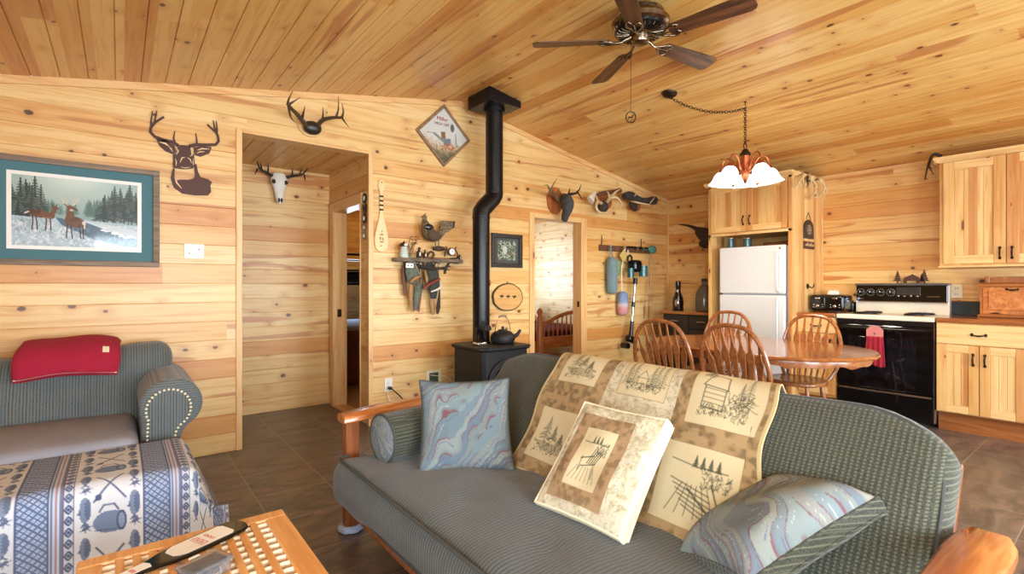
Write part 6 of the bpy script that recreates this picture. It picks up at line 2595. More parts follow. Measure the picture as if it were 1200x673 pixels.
pr, qr = ((cv.X - 80) - (cv.Y - 80)) / 158.0, ((cv.X - 80) + (cv.Y - 80)) / 158.0
n1, n2 = vnoise(160, 160, 12), vnoise(160, 160, 5)
cv.put(np.clip(-qr * 3 + (n1 - 0.5) * 1.2 - 0.2, 0, 1), (196, 170, 128), 0.8)
cv.put(np.clip(-qr * 3 + (n2 - 0.5) * 2.0 - 0.9, 0, 1), (140, 116, 84), 0.8)
cv.put(np.clip(-qr * 4 + (n1 - 0.5) - 2.1, 0, 1), (84, 92, 74), 0.9)
cv.poly([dm(-0.12, 0.12), dm(0.06, 0.14), dm(0.08, -0.12), dm(-0.10, -0.10)], (132, 104, 76))
cv.poly([dm(-0.48, 0.02), dm(-0.36, 0.05), dm(-0.1, -0.1), (dm(0.25, -0.12)), dm(0.3, -0.25), dm(0.02, -0.28), dm(-0.2, -0.15)], (128, 134, 128))
cv.ell(*dm(0.15, -0.22), 20, 11, (112, 124, 132))
cv.line([dm(-0.46, 0.03), dm(-0.7, 0.0)], 2, (96, 98, 92))
cv.put((np.hypot((pr - 0.18) / 0.3, (qr + 0.38) / 0.12) < 1) & (n2 > 0.4), (176, 96, 60), 0.7)
cv.line([dm(0.5, 0.12), dm(0.52, -0.2), dm(0.56, -0.32)], 4, (116, 112, 104))
cv.put((np.hypot((pr - 0.36) / 0.08, (qr - 0.33) / 0.15) < 1), (64, 60, 56), 0.85)
mb = MB()
cv.mesh(mb, lambda u, v: FMR @ V(((u - 0.5) * 2 * (HD - 0.024), (v - 0.5) * 2 * (HD - 0.024), 0.014)))
O('mirror_glass', mb, M['paintgloss'], MIR)
redm = simple('red enamel lettering', lin(168, 36, 40), 0.5, 0, 0.05)
mb = text_mb('Miller', 0.054, 0.0008, T(2.468, YA - 0.0165, 2.862) @ R(90, 'X') @ Mx.Shear('XY', 4, (0.2, 0)))
O('lettering', mb, redm, MIR, smooth=False)
mb = text_mb('HIGH LIFE', 0.037, 0.0008, T(2.463, YA - 0.0165, 2.812) @ R(90, 'X'))
O('lettering', mb, simple('dark red lettering', lin(110, 34, 36), 0.5, 0, 0.05), MIR, smooth=False)

# small carved paddle
PD = thing('wooden_paddle', 'small pale wooden paddle hanging beside the hall opening', 'paddle', (1.845, YA, 1.55))
out = [(0.0, 1.545), (0.035, 1.552), (0.058, 1.585), (0.065, 1.64), (0.060, 1.70), (0.045, 1.77), (0.028, 1.83), (0.017, 1.89), (0.014, 2.05), (0.018, 2.09), (0.032, 2.12), (0.034, 2.15), (0.026, 2.168), (0.022, 2.19), (0.0, 2.188)]
poly = [(1.845 + a, b) for a, b in out] + [(1.845 - a, b) for a, b in out[::-1][1:-1]]
mb = MB()
mb.prism(poly, 0.003, 0.017, WALLM)
O('paddle_body', mb, wood('pale paddle wood', lin(232, 200, 140), lin(240, 214, 160), 2, 0.4), PD, bevel=0.004, angle=30)
mb = MB()
mb.tube([(1.845, YA - 0.001, 2.165), (1.845, YA - 0.028, 2.168)], 0.004, 8)
O('hanging_nail', mb, M['bronze'], PD)
for z in (1.915, 1.955, 1.995, 2.035):
    mb = MB()
    mb.box(1.845 - 0.0165, 1.845 + 0.0165, YA - 0.0185, YA - 0.002, z, z + 0.016)
    O('grip_band', mb, M['hide'], PD, smooth=False)
mb = MB()
for (x, z, a, b) in ((1.845, 1.70, 0.02, 0.008), (1.832, 1.665, 0.008, 0.016), (1.856, 1.66, 0.008, 0.014), (1.845, 1.635, 0.022, 0.007), (1.848, 1.73, 0.006, 0.012), (1.838, 1.60, 0.012, 0.005)):
    mb.ell((x, YA - 0.0172, z), (a, 0.001, b), None, 10, 6)
o = O('carving', mb, M['oak'], PD)
o['kind'] = 'stuff'

# ------------------------------------------------------------------ driftwood shelf and what stands on it
SH = thing('driftwood_shelf', 'narrow grey driftwood wall shelf carrying trinkets and a grouse', 'shelf', (2.30, YA, 1.47))
mb = MB()
n = 24
vs = []
for i in range(n + 1):
    x = 1.945 + 0.72 * i / n
    w = 0.135 + 0.014 * math.sin(i * 1.3) - 0.05 * (i == n) - 0.03 * (i == 0)
    t = 0.032 + 0.006 * math.sin(i * 0.9)
    for (y, z) in ((YA - 0.001, 1.496), (YA - w * 0.9, 1.497), (YA - w, 1.497 - t * 0.4), (YA - w * 0.9, 1.497 - t), (YA - 0.001, 1.497 - t)):
        vs.append((x, y, z))
fs = [(i * 5 + j, (i + 1) * 5 + j, (i + 1) * 5 + (j + 1) % 5, i * 5 + (j + 1) % 5) for i in range(n) for j in range(5)]
fs += [tuple(range(5)), tuple(range(n * 5, n * 5 + 5))[::-1]]
mb.add(vs, fs)
O('board', mb, M['barnwood'], SH, angle=30)
for x in (2.06, 2.50):
    mb = MB()
    mb.tube(spline([(x, YA - 0.006, 1.36), (x, YA - 0.03, 1.41), (x, YA - 0.09, 1.468)], 4), 0.013, 8)
    O('bracket', mb, M['bark'], SH)
ST_ = 1.498
# lantern-like white jar
JR = thing('lidded_jar', 'white bell shaped jar with a dark lid at the left end of the shelf', 'jar', (2.035, YA - 0.07, ST_))
mb = MB()
mb.lathe([(0.040, 0.0), (0.043, 0.008), (0.040, 0.03), (0.036, 0.055), (0.030, 0.085), (0.026, 0.10)], 22, T(2.035, YA - 0.07, ST_))
O('jar_body', mb, simple('pale glaze', lin(196, 206, 196), 0.3, 0, 0.2, 40), JR)
mb = MB()
mb.lathe([(0.033, 0.100), (0.036, 0.106), (0.030, 0.125), (0.012, 0.138), (0.006, 0.15)], 22, T(2.035, YA - 0.07, ST_))
O('lid', mb, M['rust'], JR)
mb = MB()
mb.tube(arc((2.035, YA - 0.07, ST_ + 0.08), 0.056, -10, 190, 16), 0.003, 6)
O('wire_handle', mb, M['bronze'], JR)
mb = MB()
mb.ell((2.035, YA - 0.112, ST_ + 0.115), (0.018, 0.003, 0.013), None, 10, 6)
O('label_spot', mb, M['bone'], JR)
TWG = thing('twig_bundle', 'bunch of thin brown twigs standing behind the jar', 'twigs', (2.10, YA - 0.03, ST_))
rd = random.Random(5)
for i in range(5):
    x0 = 2.075 + 0.012 * i
    x1 = x0 + rd.uniform(-0.03, 0.09)
    mb = MB()
    mb.tube(spline([(x0, YA - 0.03, ST_), ((x0 + x1) / 2, YA - 0.03, ST_ + 0.10), (x1, YA - 0.03, ST_ + rd.uniform(0.15, 0.22))], 3), 0.0025, 5)
    for k in range(3):
        mb.ell((x1 + rd.uniform(-0.015, 0.015), YA - 0.03, ST_ + 0.20 - 0.03 * k), (0.006, 0.004, 0.005), None, 6, 4)
    O('twig', mb, M['bark'], TWG)


def figurine(name, label, x, h, mat, mat2):
    f = thing(name, label, 'figurine', (x, YA - 0.075, ST_))
    mb = MB()
    mb.lathe([(0.020 * h / 0.1, 0.0), (0.024 * h / 0.1, 0.01), (0.022 * h / 0.1, h * 0.3), (0.018 * h / 0.1, h * 0.55), (0.012 * h / 0.1, h * 0.66), (0.006, h * 0.70)], 14, T(x, YA - 0.075, ST_))
    O('body', mb, mat, f)
    mb = MB()
    mb.ell((x, YA - 0.08, ST_ + h * 0.82), (h * 0.13, h * 0.14, h * 0.16), None, 12, 8)
    O('head', mb, mat2, f)
    mb = MB()
    mb.ell((x - 0.002, YA - 0.098 - h * 0.02, ST_ + h * 0.35), (h * 0.09, 0.006, h * 0.20), None, 10, 6)
    O('apron_patch', mb, M['bone'], f)
    for s in (-1, 1):
        mb = MB()
        mb.tube([(x + s * h * 0.17, YA - 0.075, ST_ + h * 0.55), (x + s * h * 0.24, YA - 0.09, ST_ + h * 0.30)], [0.008, 0.006], 7)
        O('arm', mb, mat, f)
    return f


figurine('figurine', 'dark little figurine with a white front next to the twigs on the shelf', 2.185, 0.105, M['hide'], M['rust'])
figurine('figurine', 'smaller brown figurine right of the dark one on the shelf', 2.245, 0.085, M['rust'], M['antler'])
DW = thing('driftwood_knot', 'gnarled brown wooden curl lying in the middle of the shelf', 'driftwood', (2.315, YA - 0.07, ST_))
mb = MB()
mb.tube(spline([(2.275, YA - 0.06, ST_ + 0.012), (2.29, YA - 0.07, ST_ + 0.05), (2.32, YA - 0.07, ST_ + 0.065), (2.345, YA - 0.07, ST_ + 0.04), (2.325, YA - 0.08, ST_ + 0.02), (2.365, YA - 0.07, ST_ + 0.012)], 5), 0.011, 8)
O('wood', mb, M['bark'], DW)
FB_ = thing('flat_box', 'flat tan box under the grouse on the shelf', 'box', (2.405, YA - 0.08, ST_))
bx('box_body', 'oak', FB_, (2.315, 2.485, YA - 0.125, YA - 0.045, ST_ + 0.0005, ST_ + 0.011), 0.002)
bx('lid', tanw, FB_, (2.312, 2.488, YA - 0.128, YA - 0.042, ST_ + 0.011, ST_ + 0.018), 0.002)
CK = thing('shelf_clock', 'small round white clock in a dark scrolled stand on the shelf', 'clock', (2.535, YA - 0.08, ST_))
CKF = frame((2.525, YA - 0.09, ST_ + 0.072), (1, 0, 0), (0, 0, 1), (0, -1, 0))
mb = MB()
mb.lathe([(0.036, -0.015), (0.040, 0.0), (0.038, 0.012), (0.034, 0.014)], 24, CKF)
O('case', mb, M['bronze'], CK)
mb = MB()
mb.lathe([(0.032, 0.013), (0.031, 0.0155)], 24, CKF)
dl = O('dial', mb, M['plastic'], CK)
mb = MB()
mb.box(-0.001, 0.001, 0, 0.022, 0.0157, 0.0165, CKF)
mb.box(0, 0.016, -0.001, 0.001, 0.0157, 0.0165, CKF)
O('hands', mb, M['black'], dl, smooth=False)
for s in (-1, 1):
    mb = MB()
    mb.tube(spline([(2.525 + s * 0.01, YA - 0.085, ST_ + 0.006), (2.525 + s * 0.065, YA - 0.085, ST_ + 0.012), (2.525 + s * 0.07, YA - 0.085, ST_ + 0.06), (2.525 + s * 0.045, YA - 0.085, ST_ + 0.10), (2.525 + s * 0.06, YA - 0.085, ST_ + 0.125)], 4), [0.009 - 0.005 * i / 16 for i in range(17)], 7)
    O('scroll', mb, M['hide'], CK)
mb = MB()
mb.box(2.475, 2.575, YA - 0.11, YA - 0.06, ST_ + 0.0005, ST_ + 0.012)
O('base', mb, M['hide'], CK, smooth=False, bevel=0.003)
figurine('figurine', 'tiny dark figurine at the right end of the shelf', 2.625, 0.055, M['hide'], M['hide'])

# ruffed grouse
GR = thing('mounted_grouse', 'mounted grouse with raised neck and fanned tail above the shelf', 'taxidermy', (2.44, YA - 0.08, 1.57))
gm_ = G('grouse plumage', 0.85, spec=0.1)
nz = gm_.noise(gm_.vmul(gm_.obj(), (60, 60, 90)), 1.0, 3, 0.7)
gm_.base(gm_.ramp(nz, [(0.3, lin(60, 46, 34)), (0.5, lin(112, 92, 68)), (0.68, lin(168, 150, 122))]))
gm_.bump(nz, 0.4, 0.004)
GD = YA - 0.095
mb = MB()
P = spline([(2.236, 4.155, 1.886), (2.231, 4.155, 1.846), (2.254, 4.155, 1.776), (2.290, 4.155, 1.722), (2.353, 4.155, 1.710), (2.409, 4.155, 1.746), (2.437, 4.155, 1.780)], 4)
rr = [0.020, 0.024, 0.026, 0.028, 0.034, 0.042, 0.050, 0.060, 0.068, 0.074, 0.078, 0.080, 0.080, 0.078, 0.074, 0.068, 0.062, 0.056, 0.050, 0.046, 0.042, 0.038, 0.034, 0.030, 0.026]
mb.tube(P, [0.78 * rr[min(i, 24)] for i in range(len(P))], 14)
O('body', mb, gm_.m, GR)
mb = MB()
hc_ = V((2.231, 4.155, 1.881))
mb.ell(hc_, (0.024, 0.020, 0.022), None, 12, 8)
mb.tube([hc_ + V((-0.018, 0, 0.0)), hc_ + V((-0.042, 0, -0.006))], [0.008, 0.002], 7)
mb.tube([hc_ + V((0.0, 0, 0.015)), hc_ + V((0.012, 0, 0.038))], [0.010, 0.002], 7)
O('head', mb, gm_.m, GR)
mb = MB()
mb.ell((2.250, 4.100, 1.786), (0.045, 0.010, 0.028), None, 12, 8)
O('neck_ruff', mb, M['black'], GR)
tail = [(2.393, 1.753), (2.412, 1.865), (2.559, 1.868), (2.549, 1.805), (2.468, 1.750)]
mb = MB()
mb.prism([(a, b) for a, b in tail], 0.080, 0.094, WALLM)
O('tail_fan', mb, gm_.m, GR, smooth=False, bevel=0.004)
mb = MB()
tb = [(2.544, 1.867), (2.564, 1.868), (2.554, 1.805), (2.535, 1.796)]
mb.prism([(a, b) for a, b in tb], 0.078, 0.096, WALLM)
O('tail_band', mb, M['hide'], GR, smooth=False)
mb = MB()
P = spline([(2.234, 4.070, 1.751), (2.282, 4.060, 1.698), (2.369, 4.070, 1.704)], 4)
mb.tube(P, [0.010, 0.03, 0.04, 0.044, 0.044, 0.04, 0.034, 0.022, 0.006], 10, None, 0.4)
O('wing', mb, simple('mottled brown wing', lin(84, 66, 48), 0.85, 0, 0.5, 60, 0.3), GR)
for px_ in (0.0, 0.035):
    mb = MB()
    b0 = V((2.344, 4.155, 1.693))
    mb.tube([b0 + V((px_, 0, 0)), b0 + V((px_ + 0.004, 0, -0.075))], 0.006, 7)
    O('leg', mb, M['antler'], GR)
mb = MB()
b0 = V((2.353, 4.155, 1.654))
mb.tube(spline([b0 + V((-0.03, 0.0, -0.062)), b0 + V((0.02, 0, -0.045)), b0 + V((0.10, 0.0, -0.058)), b0 + V((0.06, 0.05, -0.07)), b0 + V((0.02, 0.09, -0.06))], 4), 0.012, 8)
O('perch', mb, M['bark'], GR)

# things hanging below the shelf
leather = simple('brown leather', lin(104, 66, 40), 0.6, 0, 0.3, 30, 0.15)
tanl = simple('tan leather', lin(168, 124, 74), 0.6, 0, 0.2, 30, 0.1)
camo = simple('camouflage cloth', lin(98, 106, 92), 0.9, 0, 0.75, 34, 0.15)
dcamo = simple('dark camouflage cloth', lin(60, 62, 56), 0.9, 0, 0.75, 34, 0.15)
redst = simple('reddish handle', lin(128, 52, 40), 0.5, 0, 0.2)


def hang(name, label, cat, path, rads, mat, flat=0.5, parts=()):
    t = thing(name, label, cat, tuple(path[0]))
    mb = MB()
    P = spline(path, 4)
    k = len(P)
    rr = [np.interp(i / (k - 1), np.linspace(0, 1, len(rads)), rads) for i in range(k)]
    mb.tube(P, rr, 12, None, flat)
    O('body', mb, mat, t)
    q = V(path[0])
    mb = MB()
    mb.tube([q, V((q.x, min(q.y + 0.03, YA - 0.03), 1.462))], 0.004, 6)
    O('hanging_loop', mb, M['hide'], t)
    for (nm, pth, rd_, mt) in parts:
        mb = MB()
        P = spline(pth, 4)
        k = len(P)
        mb.tube(P, [np.interp(i / (k - 1), np.linspace(0, 1, len(rd_)), rd_) for i in range(k)], 8)
        O(nm, mb, mt, t)
    return t


hang('knife_sheath', 'long narrow brown leather sheath, leftmost thing hanging under the shelf', 'sheath', [(2.050, 4.200, 1.445), (2.046, 4.200, 1.375), (2.050, 4.200, 1.281), (2.059, 4.200, 1.152)], [0.012, 0.026, 0.024, 0.014], leather, 0.5, [('strap', [(2.059, 4.200, 1.469), (2.050, 4.200, 1.430)], [0.006, 0.006], M['hide'])])
CP = hang('cloth_pouch', 'grey green camouflage pouch with a white tag hanging under the shelf', 'pouch', [(2.087, 4.170, 1.469), (2.094, 4.150, 1.390), (2.111, 4.150, 1.312), (2.133, 4.160, 1.266)], [0.03, 0.062, 0.06, 0.03], camo, 0.55, [('band', [(2.070, 4.120, 1.273), (2.111, 4.100, 1.312), (2.165, 4.120, 1.324)], [0.012, 0.018, 0.010], tanl)])
mb = MB()
c0 = V((2.052, 4.100, 1.423))
mb.box(c0.x - 0.038, c0.x + 0.038, c0.y - 0.004, c0.y, c0.z - 0.020, c0.z + 0.022)
o = O('name_tag', mb, M['plastic'], CP, smooth=False, bevel=0.002)
o['label'] = 'white tag with two dark marks'
mb = MB()
for s in (-1, 1):
    mb.box(c0.x + s * 0.016 - 0.007, c0.x + s * 0.016 + 0.007, c0.y - 0.005, c0.y - 0.0035, c0.z - 0.004, c0.z + 0.006)
O('mark', mb, M['black'], o, smooth=False)
hang('knife_sheath', 'tan and green long sheath reaching lowest in the middle of the hanging gear', 'sheath', [(2.109, 4.180, 1.258), (2.113, 4.180, 1.164), (2.118, 4.180, 1.069), (2.126, 4.180, 1.002)], [0.018, 0.030, 0.026, 0.014], tanl, 0.5)
hang('game_call', 'grey camouflage tube hanging beside the tan sheath under the shelf', 'game call', [(2.180, 4.150, 1.266), (2.163, 4.150, 1.195), (2.145, 4.150, 1.109), (2.137, 4.150, 1.015)], [0.03, 0.042, 0.030, 0.016], camo, 0.7, [('lanyard', [(2.116, 4.160, 1.485), (2.152, 4.130, 1.375), (2.219, 4.140, 1.258)], [0.008, 0.010, 0.008], M['barnwood'])])
hang('short_stick', 'short red ended stick hanging next to the grey camouflage tube', 'stick', [(2.200, 4.170, 1.163), (2.186, 4.170, 1.092), (2.178, 4.170, 1.005)], [0.010, 0.012, 0.009], redst, 1.0)
hang('leather_pouch', 'dark camouflage pouch hanging in the right part under the shelf', 'pouch', [(2.300, 4.190, 1.460), (2.316, 4.170, 1.379), (2.329, 4.160, 1.274), (2.334, 4.170, 1.121)], [0.028, 0.06, 0.066, 0.03], dcamo, 0.55, [('belt_loop', [(2.255, 4.190, 1.386), (2.256, 4.160, 1.306), (2.271, 4.170, 1.250)], [0.014, 0.018, 0.012], tanl)])
hang('hatchet_handle', 'reddish wooden handle slung diagonally across the hanging pouches', 'handle', [(2.183, 4.090, 1.211), (2.248, 4.080, 1.258), (2.358, 4.100, 1.306)], [0.012, 0.014, 0.014], redst, 1.0)
hang('knife_sheath', 'yellow tan sheath hanging lowest on the right under the shelf', 'sheath', [(2.327, 4.190, 1.121), (2.336, 4.190, 1.056), (2.345, 4.190, 0.966)], [0.022, 0.026, 0.014], tanl, 0.5)
hang('antler_knife', 'dark bladed knife with a white antler handle, rightmost of the hanging gear', 'knife', [(2.393, 4.160, 1.201), (2.388, 4.160, 1.120), (2.379, 4.160, 1.039), (2.370, 4.160, 0.971)], [0.008, 0.014, 0.024, 0.012], M['hide'], 0.5, [('handle', [(2.279, 4.120, 1.186), (2.328, 4.110, 1.202), (2.385, 4.130, 1.226), (2.406, 4.150, 1.266)], [0.005, 0.009, 0.010, 0.006], M['bone'])])
TB = thing('forked_branch', 'dark forked branch fixed level under the shelf with two pointed tips', 'branch', tuple((2.278, 4.200, 1.411)))
mb = beam([(2.163, 4.200, 1.432), (2.224, 4.150, 1.413), (2.306, 4.120, 1.402), (2.404, 4.100, 1.411), (2.467, 4.080, 1.428)], 0.020, 0.005)
tine(mb, [(2.373, 4.110, 1.407), (2.411, 4.080, 1.395), (2.456, 4.070, 1.387)], 0.013)
tine(mb, [(2.224, 4.150, 1.416), (2.210, 4.140, 1.463), (2.248, 4.160, 1.497)], 0.013)
tine(mb, [(2.306, 4.120, 1.409), (2.324, 4.120, 1.450), (2.363, 4.140, 1.464)], 0.012)
O('wood', mb, M['hide'], TB)

# ------------------------------------------------------------------ outlets low on the wall
o1 = thing('wall_outlet', 'white wall outlet with a black plug low on the wall beside the hall', 'outlet', (1.915, YA, 0.345))
bx('cover_plate', 'plastic', o1, (1.878, 1.952, YA - 0.008, YA - 0.001, 0.285, 0.405), 0.003)
for z in (0.318, 0.372):
    mb = MB()
    mb.ell((1.915, YA - 0.008, z), (0.017, 0.004, 0.02), None, 14, 6)
    O('socket', mb, M['plastic'], o1)
pc = thing('power_cord', 'black plug and cord running from the outlet down behind the futon', 'cord', (1.92, YA, 0.31))
mb = MB()
mb.softbox((0.032, 0.035, 0.028), 0.008, (2, 2, 2), T(1.918, YA - 0.031, 0.318))
O('plug', mb, M['black'], pc)
mb = MB()
mb.tube(spline([(1.925, YA - 0.045, 0.315), (1.99, YA - 0.06, 0.25), (2.08, YA - 0.05, 0.15), (2.16, YA - 0.05, 0.04), (2.3, YA - 0.06, 0.008), (2.42, YA - 0.08, 0.006)], 5), 0.0055, 6)
O('cable', mb, M['hide'], pc)
pw = thing('power_cord', 'thin white cord curling down from the white outlet', 'cord', (1.9, YA, 0.3))
mb = MB()
mb.tube(spline([(1.905, YA - 0.01, 0.29), (1.905, YA - 0.025, 0.24), (1.935, YA - 0.03, 0.17), (2.0, YA - 0.03, 0.08), (2.06, YA - 0.03, 0.006)], 5), 0.003, 6)
O('cable', mb, M['almondplate'], pw)
o2 = thing('cable_plate', 'ivory low voltage frame plate with a dark opening left of the stove', 'wall plate', (2.38, YA, 0.345))
for (a, b, c, d) in ((2.30, 2.46, 0.405, 0.43), (2.30, 2.46, 0.26, 0.285), (2.30, 2.33, 0.285, 0.405), (2.43, 2.46, 0.285, 0.405)):
    bx('cover_plate', 'almondplate', o2, (a, b, YA - 0.009, YA - 0.001, c, d), 0.002)
bx('opening', simple('dark green box', lin(70, 80, 70), 0.7, 0, 0.5, 40), o2, (2.33, 2.43, YA - 0.004, YA - 0.001, 0.285, 0.405), 0)
wc = thing('cable', 'thin white cable curling out of the ivory wall plate', 'cable', (2.42, YA, 0.36))
mb = MB()
mb.tube(spline([(2.345, YA - 0.005, 0.385), (2.40, YA - 0.03, 0.375), (2.48, YA - 0.05, 0.365), (2.545, YA - 0.05, 0.31), (2.55, YA - 0.04, 0.2), (2.55, YA - 0.03, 0.05), (2.55, YA - 0.03, 0.004)], 5), 0.0035, 6)
O('wire', mb, M['almondplate'], wc)

# ------------------------------------------------------------------ wood stove with its pipe
WS = thing('wood_stove', 'black cast iron wood stove with arched door and stove pipe', 'stove', (2.72, 3.80, 0))
loftl = [[(2.44, 3.545), (3.0, 3.545), (3.02, 3.60), (3.02, 4.03), (2.42, 4.03), (2.42, 3.60)]]


def oct_(x0, x1, y0, y1, c):
    return [(x0 + c, y0), (x1 - c, y0), (x1, y0 + c), (x1, y1 - c), (x1 - c, y1), (x0 + c, y1), (x0, y1 - c), (x0, y0 + c)]


mb = MB()
loft(mb, [(oct_(2.475, 2.985, 3.545, 4.05, 0.035), 0.10), (oct_(2.47, 2.99, 3.54, 4.05, 0.035), 0.14), (oct_(2.47, 2.99, 3.54, 4.05, 0.035), 0.665)])
fb = O('firebox', mb, M['iron'], WS, smooth=False, bevel=0.006)
mb = MB()
loft(mb, [(oct_(2.455, 3.005, 3.515, 4.07, 0.05), 0.665), (oct_(2.44, 3.02, 3.50, 4.08, 0.06), 0.68), (oct_(2.44, 3.02, 3.50, 4.08, 0.06), 0.695), (oct_(2.455, 3.005, 3.515, 4.07, 0.06), 0.70)])
O('top_plate', mb, M['iron'], WS, smooth=False)
ach = [(-0.215, 0.16), (0.215, 0.16), (0.215, 0.40)] + [(0.215 * math.cos(math.radians(a)), 0.40 + 0.19 * math.sin(math.radians(a))) for a in range(8, 173, 8)] + [(-0.215, 0.40)]
F = Mx(((1, 0, 0, 2.73), (0, 0, -1, 3.54), (0, 1, 0, 0), (0, 0, 0, 1)))
mb = MB()
mb.prism(ach, -0.002, 0.022, F)
dr = O('door', mb, M['iron'], WS, bevel=0.008, angle=30)
mb = MB()
mb.prism([(a * 0.78, 0.33 + (b - 0.33) * 0.80) for a, b in ach], 0.018, 0.026, F)
O('glass', mb, M['blackgloss'], dr, smooth=False, bevel=0.003)
mb = MB()
mb.tube([(2.955, 3.53, 0.36), (2.955, 3.49, 0.36), (2.955, 3.475, 0.30), (2.955, 3.475, 0.24)], 0.010, 8)
O('handle', mb, M['chrome'], dr)
mb = MB()
mb.box(2.46, 3.0, 3.40, 3.56, 0.115, 0.135)
O('ash_lip', mb, M['iron'], WS, smooth=False, bevel=0.006)
for (x, y) in ((2.53, 3.60), (2.93, 3.60), (2.53, 3.99), (2.93, 3.99)):
    mb = MB()
    mb.lathe([(0.022, 0.0125), (0.028, 0.03), (0.024, 0.06), (0.034, 0.11)], 12, T(x, y, 0))
    O('leg', mb, M['iron'], WS)
LPX, UPX, PY = 2.705, 2.86, 3.915
r1 = 0.082
mb = MB()
mb.lathe([(r1 + 0.012, 0.70), (r1 + 0.012, 0.715), (r1, 0.716), (r1, 1.875), (r1 + 0.004, 1.876), (r1 + 0.004, 1.895), (r1, 1.896), (r1, 1.92)], 28, T(LPX, PY, 0))
lp = O('lower_pipe', mb, M['pipe'], WS, angle=30)
mb = MB()
mb.tube([(LPX, PY, 1.90), (LPX, PY, 1.945), (LPX + 0.025, PY, 1.98), (UPX - 0.025, PY, 2.082), (UPX, PY, 2.115), (UPX, PY, 2.16)], r1 * 1.03, 24)
O('elbow', mb, M['pipe'], WS, angle=60)
mb = MB()
mb.lathe([(r1, 2.13), (r1 + 0.005, 2.132), (r1 + 0.005, 2.155), (r1 + 0.003, 2.157), (r1 + 0.003, 2.915), (r1 + 0.02, 2.917), (r1 + 0.02, 2.965)], 28, T(UPX, PY, 0))
O('upper_pipe', mb, M['pipe'], WS, angle=30)
q = 0.185
zt = [zc(UPX + sx * q) - 0.004 for sx in (-1, 1)]
mb = MB()
vs = [(UPX - q, PY - q, 2.955), (UPX + q, PY - q, 2.955), (UPX + q, PY + q, 2.955), (UPX - q, PY + q, 2.955)]
tops = [(UPX - q, PY - q, zc(UPX - q) - 0.002), (UPX + q, PY - q, zc(UPX + q) - 0.002), (UPX + q, PY + q, zc(UPX + q) - 0.002), (UPX - q, PY + q, zc(UPX - q) - 0.002)]
mb.add(vs + tops, [(3, 2, 1, 0), (4, 5, 6, 7), (0, 1, 5, 4), (1, 2, 6, 5), (2, 3, 7, 6), (3, 0, 4, 7)])
O('ceiling_support_box', mb, M['pipe'], WS, smooth=False, bevel=0.004)
mb = MB()
mb.lathe([(0.026, -0.002), (0.026, 0.006), (0.02, 0.008)], 18, frame((LPX + 0.055, PY - 0.062, 1.27), (0.72, 0.69, 0), (0, 0, 1), V((0.72, 0.69, 0)).cross(V((0, 0, 1)))))
O('pipe_thermometer', mb, M['copper'], WS)['label'] = 'round copper coloured thermometer on the pipe'
# kettle
KT = thing('kettle', 'black cast iron kettle with a wire handle on the stove top', 'kettle', (2.84, 3.76, 0.70))
KM = T(2.845, 3.76, 0.701)
mb = MB()
mb.lathe([(0.085, 0.0), (0.108, 0.008), (0.118, 0.04), (0.112, 0.075), (0.085, 0.105), (0.045, 0.118), (0.04, 0.12)], 28, KM)
O('kettle_body', mb, M['iron'], KT)
mb = MB()
mb.lathe([(0.046, 0.118), (0.044, 0.126), (0.015, 0.132), (0.01, 0.142), (0.015, 0.152), (0.004, 0.158)], 20, KM)
O('lid', mb, M['iron'], KT)
mb = MB()
mb.tube([(2.93, 3.74, 0.745), (2.99, 3.72, 0.775), (3.02, 3.71, 0.82)], [0.026, 0.018, 0.014], 10)
O('spout', mb, M['iron'], KT)
mb = MB()
mb.tube([(2.765, 3.775, 0.795)] + [(2.845 + 0.088 * math.cos(math.radians(a)), 3.76, 0.82 + 0.135 * math.sin(math.radians(a))) for a in range(170, 9, -16)] + [(2.925, 3.745, 0.795)], 0.004, 6)
O('wire_handle', mb, M['chrome'], KT)
mb = MB()
mb.tube([(2.80, 3.76, 0.952), (2.845, 3.76, 0.957), (2.89, 3.76, 0.952)], [0.009, 0.011, 0.009], 8)
O('grip', mb, M['barnwood'], KT)
# stove fan
SF = thing('stove_fan', 'small black heat powered fan on the left of the stove top', 'fan', (2.57, 3.72, 0.70))
mb = MB()
mb.softbox((0.10, 0.09, 0.03), 0.008, (2, 2, 2), T(2.57, 3.74, 0.716))
O('base', mb, M['chrome'], SF)
mb = MB()
for i in range(7):
    x = 2.535 + 0.012 * i
    mb.box(x, x + 0.005, 3.70, 3.77, 0.73, 0.86)
mb.box(2.53, 2.615, 3.73, 3.74, 0.73, 0.86)
O('heat_sink', mb, M['pipe'], SF, smooth=False)
for a in (20, 110, 200, 290):
    t = math.radians(a)
    F = frame((2.572, 3.685, 0.845), (math.cos(t), 0, math.sin(t)), (-math.sin(t) * 0.9, 0.4, math.cos(t) * 0.9), V((math.cos(t), 0, math.sin(t))).cross(V((-math.sin(t) * 0.9, 0.4, math.cos(t) * 0.9))))
    mb = MB()
    mb.prism([(0.01, -0.012), (0.05, -0.034), (0.078, -0.03), (0.085, 0.0), (0.07, 0.022), (0.01, 0.012)], -0.001, 0.001, F)
    O('blade', mb, M['pipe'], SF, smooth=False)
mb = MB()
mb.tube([(2.572, 3.735, 0.845), (2.572, 3.675, 0.845)], 0.010, 10)
O('hub', mb, M['pipe'], SF)
HP = thing('hearth_pad', 'dark hearth pad on the floor under the stove', 'hearth pad', (2.73, 3.75, 0))
mb = MB()
mb.box(2.25, 3.25, 3.20, 4.2, 0.001, 0.012)
O('pad', mb, M['iron'], HP, smooth=False, bevel=0.004)

